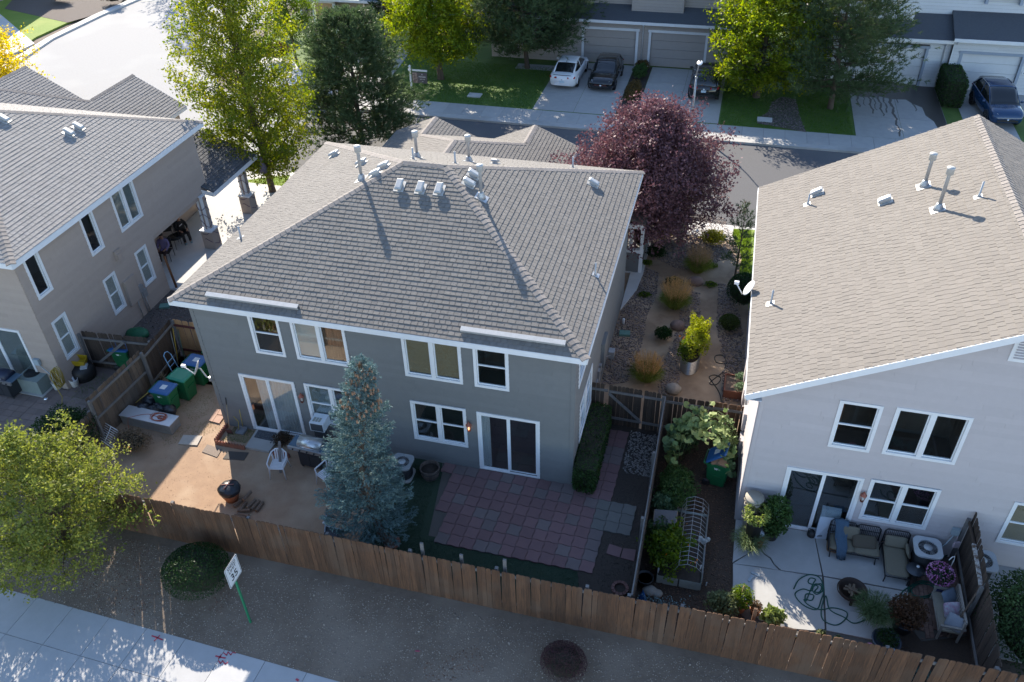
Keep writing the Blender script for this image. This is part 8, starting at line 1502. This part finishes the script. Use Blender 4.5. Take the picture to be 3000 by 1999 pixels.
# far planting
bush('clipped_hedge', 'tall clipped green hedge between the wet driveway and the blue vehicle', (28.55, 36.4, 0), (.62, 1.7, 1.7), leafmat('hedge leaves', (.018, .045, .012), (.05, .1, .025)), 7000, .09, cat='hedge', seed=150, box=True)
bush('bed_shrub', 'green clipped shrub in the bed between the two centre driveways', (9.7, 36.3, 0), (.5, 1.0, .8), leafmat('bush green', (.028, .07, .018), (.08, .14, .04)), 2200, .08, seed=151); bush('bed_shrub', 'rust brown low shrub at the street end of the bed between the centre driveways', (9.7, 33.2, 0), (.5, 1.7, .65), leafmat('rust shrub', (.08, .06, .02), (.16, .10, .035), None, .2), 2600, .08, seed=152)
bush('bed_shrub', 'reddish twiggy shrub against the garage at the head of the centre bed', (9.7, 37.6, 0), (.5, .5, .7), leafmat('rust shrub', (.08, .06, .02), (.16, .1, .035)), 900, .08, seed=153)
bush('bed_shrub', 'dark purple shrub beside the far tan house column', (-17.2, 39.4, 0), (1.0, .8, 1.5), L_BARB, 2400, .1, seed=154); bush('bed_shrub', 'round green shrub at the far tan house walk under the pine', (-14.2, 37.6, 0), (.6, .5, .9), leafmat('bush green', (.028, .07, .018), (.08, .14, .04)), 1300, .09, seed=155)
bush('bed_shrub', 'brown bush between the yellow maple and the pine across the street', (-15.6, 34.6, 0), (1.0, .9, 1.3), L_BRONZE, 2400, .1, seed=156); bush('bed_shrub', 'small rounded dark shrub in the top left gravel bed', (-41.2, 44.5, 0), (1.1, .9, 1.1), L_BARB, 1200, .12, seed=157); bush('bed_shrub', 'brown shrub at the end of the top left lawn', (-36.3, 44.9, 0), (1.0, .8, 1.2), L_BRONZE, 1200, .12, seed=158)
pine('young_pine', 'small young pine at the corner of the white house roof by the street', (16.95, 13.4, 0), 3.6, .75, L_PINE, 26, 12, 159, trunk_h=.5, tr=.05, needle=.15, per=12, w=.022)
# street mark in red utility paint on the back sidewalk, pink flag
RPN = mat('red marking paint', (.50, .06, .09), (.4, .05, .08), .8, 20)
for pts, r in ((((445, 1863), (460, 1868), (476, 1875)), .02), (((452, 1878), (468, 1862)), .016), (((632, 1922), (646, 1926), (660, 1928)), .02), (((655, 1913), (664, 1920), (668, 1910), (676, 1919), (682, 1911), (690, 1914)), .014), (((640, 1936), (646, 1944), (652, 1936), (660, 1946), (668, 1940)), .014), (((868, 1990), (874, 1994)), .03), (((648, 1918), (640, 1930)), .014)):
    P = [G(*p, ZW+.012) for p in pts]; b = MB()
    for i in range(len(P)-1):
        d = (P[i+1]-P[i]).normalized(); s_ = Vector((-d.y, d.x, 0))*r; b.add([P[i]-s_-d*.01, P[i+1]-s_+d*.01, P[i+1]+s_+d*.01, P[i]+s_-d*.01], [(0, 1, 2, 3)])
    struct('paint_mark', b, RPN)
b = MB(); c = G(1224, 1910, -.3); b.cbox((c.x, c.y, -.24), (.13, .008, .10), .2, .9); b.tube([(c.x, c.y, -.2), (c.x+.03, c.y-.02, -.36)], .004, 4); solo('pink_flag', b, mat('pink flag', (.55, .03, .16), None, .6), 'bright pink survey flag flat on the dirt strip', 'flag')
b = MB(); b.tube([G(1105, 1803, -.2), G(1150, 1810, -.22), G(1190, 1815, -.2)], .02, 5); solo('fallen_branch', b, BARK, 'dark broken stick on the dirt strip below the long fence', 'stick')
# ================================================================ people and porch furniture
def person(name, label, loc, rz, shirt, pants, hair, skin, knee=(0, .46), logo=False, lean=.1, shoe=None, hoodie=False):
    """seated figure facing +y, seat top at .43"""
    t = thing(name, label, 'person', (0, 0, 0)); V = []; E_ = []; Rr = []
    def v(p, r, par=None):
        V.append(p); Rr.append(r if hasattr(r, '__len__') else (r, r)); k = len(V)-1
        if par is not None: E_.append((par, k))
        return k
    pel = v((0, 0, .53), (.15, .13)); bel = v((0, -.02, .68), (.135, .11), pel); ch = v((0, -.04, .90), (.155, .115), bel); nk0 = v((0, -.035, 1.03), (.075, .07), ch); nk = v((0, -.02, 1.10), (.052, .052), nk0); hd = v((0, .0, 1.19), (.082, .088), nk); hd2 = v((0, .005, 1.27), (.075, .085), hd)
    for s_ in (-1, 1):
        hp = v((s_*.09, .02, .52), .095, pel); kn = v((s_*.13, .44, .53), .065, hp); an = v((s_*.12, .46, .12), .043, kn); ft = v((s_*.13, .60, .07), (.042, .035), an)
        sh = v((s_*.185, -.04, .97), .060, ch); elb = v((s_*.26, .06, .74), .043, sh); wr = v((s_*.16, .30, .66), .029, elb); hn = v((s_*.12, .38, .66), (.034, .022), wr)
        for q in range(4): f = v((s_*.12+(q-1.5)*.02, .42, .665), .010, hn); g_ = v((s_*.12+(q-1.5)*.022, .455-.006*abs(q-1.5), .64), .008, f)
        th = v((s_*(.12-.035), .395, .67), .010, hn); v((s_*.07, .42, .655), .009, th)
    me = bpy.data.meshes.new('body'); me.from_pydata(V, E_, []); pass
    o = bpy.data.objects.new('tmp', me); COL.objects.link(o); o.modifiers.new('s', 'SKIN')
    for i, r in enumerate(Rr): me.skin_vertices[0].data[i].radius = r
    me.skin_vertices[0].data[0].use_root = True; sb = o.modifiers.new('u', 'SUBSURF'); sb.levels = 2; sb.render_levels = 2
    dg = bpy.context.evaluated_depsgraph_get(); m2 = bpy.data.meshes.new_from_object(o.evaluated_get(dg)); bpy.data.objects.remove(o); m2.name = 'body'; m2.materials.clear(); link('body', m2, t, skin)
    def shell(nm, keep, off, m):
        import bmesh
        bm = bmesh.new(); bm.from_mesh(m2); bmesh.ops.delete(bm, geom=[f for f in bm.faces if not keep(f.calc_center_median())], context='FACES'); bm.normal_update()
        for q in bm.verts: q.co += q.normal*off
        m3 = bpy.data.meshes.new(nm); bm.to_mesh(m3); bm.free(); link(nm, m3, t, m)
    shell('shirt', lambda c: c.z > .56 and c.z < 1.045 and not (c.y > .26), .014, shirt)
    shell('trousers', lambda c: (c.z < .62 and c.z > .16) and not (c.y > .30 and abs(c.x) < .2 and c.z > .63), .012, pants); shell('shoes', lambda c: c.z < .13, .014, shoe or WHITE)
    b = MB(); b.ball((0, -.022, 1.278), (.098, .104, .095), 14, 9); part('hair', b, hair, t)
    b = MB(); b.ball((0, .094, 1.215), (.014, .018, .02), 8, 6); part('nose', b, skin, t)
    for s_ in (-1, 1): b = MB(); b.ball((s_*.03, .082, 1.235), (.011, .008, .007), 8, 6); part('eye', b, BLACKP, t); b = MB(); b.ball((s_*.086, .0, 1.21), (.012, .02, .028), 8, 6); part('ear', b, skin, t)
    b = MB(); b.ball((0, .086, 1.175), (.025, .007, .006), 8, 6); part('mouth', b, mat('lips', (.25, .1, .08), None, .6), t)
    if logo: b = MB(); b.cbox((.0, .092, .86), (.17, .01, .035), 0, -.3, .5); part('shirt_logo', b, WHT, t)
    t.location = loc; t.rotation_euler = (0, 0, rz); ROOT[t.name] = Vector(loc); return t
SKN = mat('tan skin', (.36, .20, .13), (.32, .17, .11), .6, 6); HAIR = mat('black hair', (.012, .010, .009), None, .6, 30)
def mchair(label, loc, rz, group='dark metal porch chairs'):
    t = thing('metal_chair', label, 'chair', (0, 0, 0), group); b = MB(); b.box((-.24, -.24, .40), (.24, .24, .43)); part('seat', b, mat('black sling', (.02, .02, .022), None, .8), t); b = MB()
    for s_ in (-.25, .25): b.tube([(s_, -.26, 0), (s_, -.24, .42), (s_, -.32, .92)], .013, 6); b.tube([(s_, .26, 0), (s_, .24, .62), (s_, -.26, .66)], .013, 6)
    b.tube([(-.25, -.32, .92), (0, -.33, .97), (.25, -.32, .92)], .013, 6); part('frame', b, DARKM, t); b = MB(); b.slab([(-.24, -.245, .46), (.24, -.245, .46), (.24, -.315, .92), (-.24, -.315, .92)], (0, -.01, 0)); part('backrest', b, mat('black sling', (.02, .02, .02)), t)
    t.location = loc; t.rotation_euler = (0, 0, rz); ROOT[t.name] = Vector(loc); return t
PA = G(548, 712, .09); PB = G(487, 775, .09); ra = math.radians(-125); rb = math.radians(-165)
print('people', PA, PB)
person('person', 'person in black clothes with a white logo seated on the tan house porch', (PA.x-.25, PA.y+.2, .09), ra, mat('black shirt', (.012, .013, .014), None, .9), mat('black trousers', (.014, .014, .015), None, .9), HAIR, SKN, logo=True, shoe=mat('teal shoes', (.05, .2, .25), (.3, .32, .33), .6, 9))
mchair('metal porch chair under the person in black', (PA.x-.25, PA.y+.2, .09), ra)
person('person', 'person in a lavender top and dark trousers sitting at the porch wall end', (PB.x-.2, PB.y+.45, .09), rb, mat('lavender top', (.20, .18, .33), (.17, .15, .29), .9, 8), mat('dark plum trousers', (.035, .018, .022), None, .9), HAIR, SKN)
mchair('metal porch chair under the person in lavender', (PB.x-.2, PB.y+.45, .09), rb)
c = G(500, 705, .09); mchair('empty round backed metal porch chair beside the person in black', (c.x-.3, c.y+.3, .09), math.radians(-150))
c = G(527, 722, .09); t = thing('porch_table', 'low dark metal table between the porch chairs', 'table', c); b = MB(); b.lathe((c.x-.1, c.y, .58), [(.36, 0), (.36, .02)], 20); part('tabletop', b, mat('dark glass', (.02, .025, .03), None, .2), t); b = MB()
for a in (0.4, 2.0, 3.5, 5.1): b.tube([(c.x-.1+.28*math.cos(a), c.y+.28*math.sin(a), .58), (c.x-.1+.34*math.cos(a), c.y+.34*math.sin(a), .09)], .012, 5)
part('legs', b, DARKM, t)
c = G(486, 728, .5); pot_plant('small plant in a white pot by the porch wall', (c.x-.1, c.y+.15, .3), .12, .22, WHITE, L_DARK, 160, .09, .14, .06, 160)
# purple garland and cobweb strings wound on the porch pillars
rr = random.Random(4)
for (px_, py_), lb in (((-6.78, 10.75), 'black and purple garland tangled on the nearer porch pillar'), ((-6.75, 14.2), 'purple garland wound on the farther porch pillar')):
    pts = []
    for i in range(60): a = i*.55; z = 2.5-i*.036; w = .22 if z > 1.05 else .34; pts.append((px_+w*1.05*math.cos(a)*(1+.15*math.sin(i*2.1)), py_+w*1.05*math.sin(a)*(1+.15*math.cos(i*1.7)), z+.12*math.sin(i*1.3)))
    b = MB(); b.tube(pts, .014, 5); solo('garland', b, mat('dark garland', (.04, .025, .06), (.12, .07, .16), .8, 4), lb, 'garland')
b = MB(); b.ball((-6.2, 15.3, 2.35), (.10, .10, .18), 8, 6, 3, .3); b.lathe((-6.2, 15.3, 1.75), [(.22, 0), (.16, .3), (.08, .5)], 10); solo('hanging_decoration', b, mat('ragged grey cloth', (.26, .22, .27), (.14, .11, .15), .95, 14), 'ragged purple grey hanging decoration under the yellow maple branches', 'decoration')
b = MB(); b.tube([(-6.55, 7.25, .1), (-6.62, 7.2, 1.7)], .05, 6); solo('rust_board', b, mat('rusty brown', (.20, .08, .03), None, .8), 'rust brown board leaning at the porch wall end', 'board')
for pts, lb in ((((548, 640), (552, 655), (547, 668)), 1),): pass
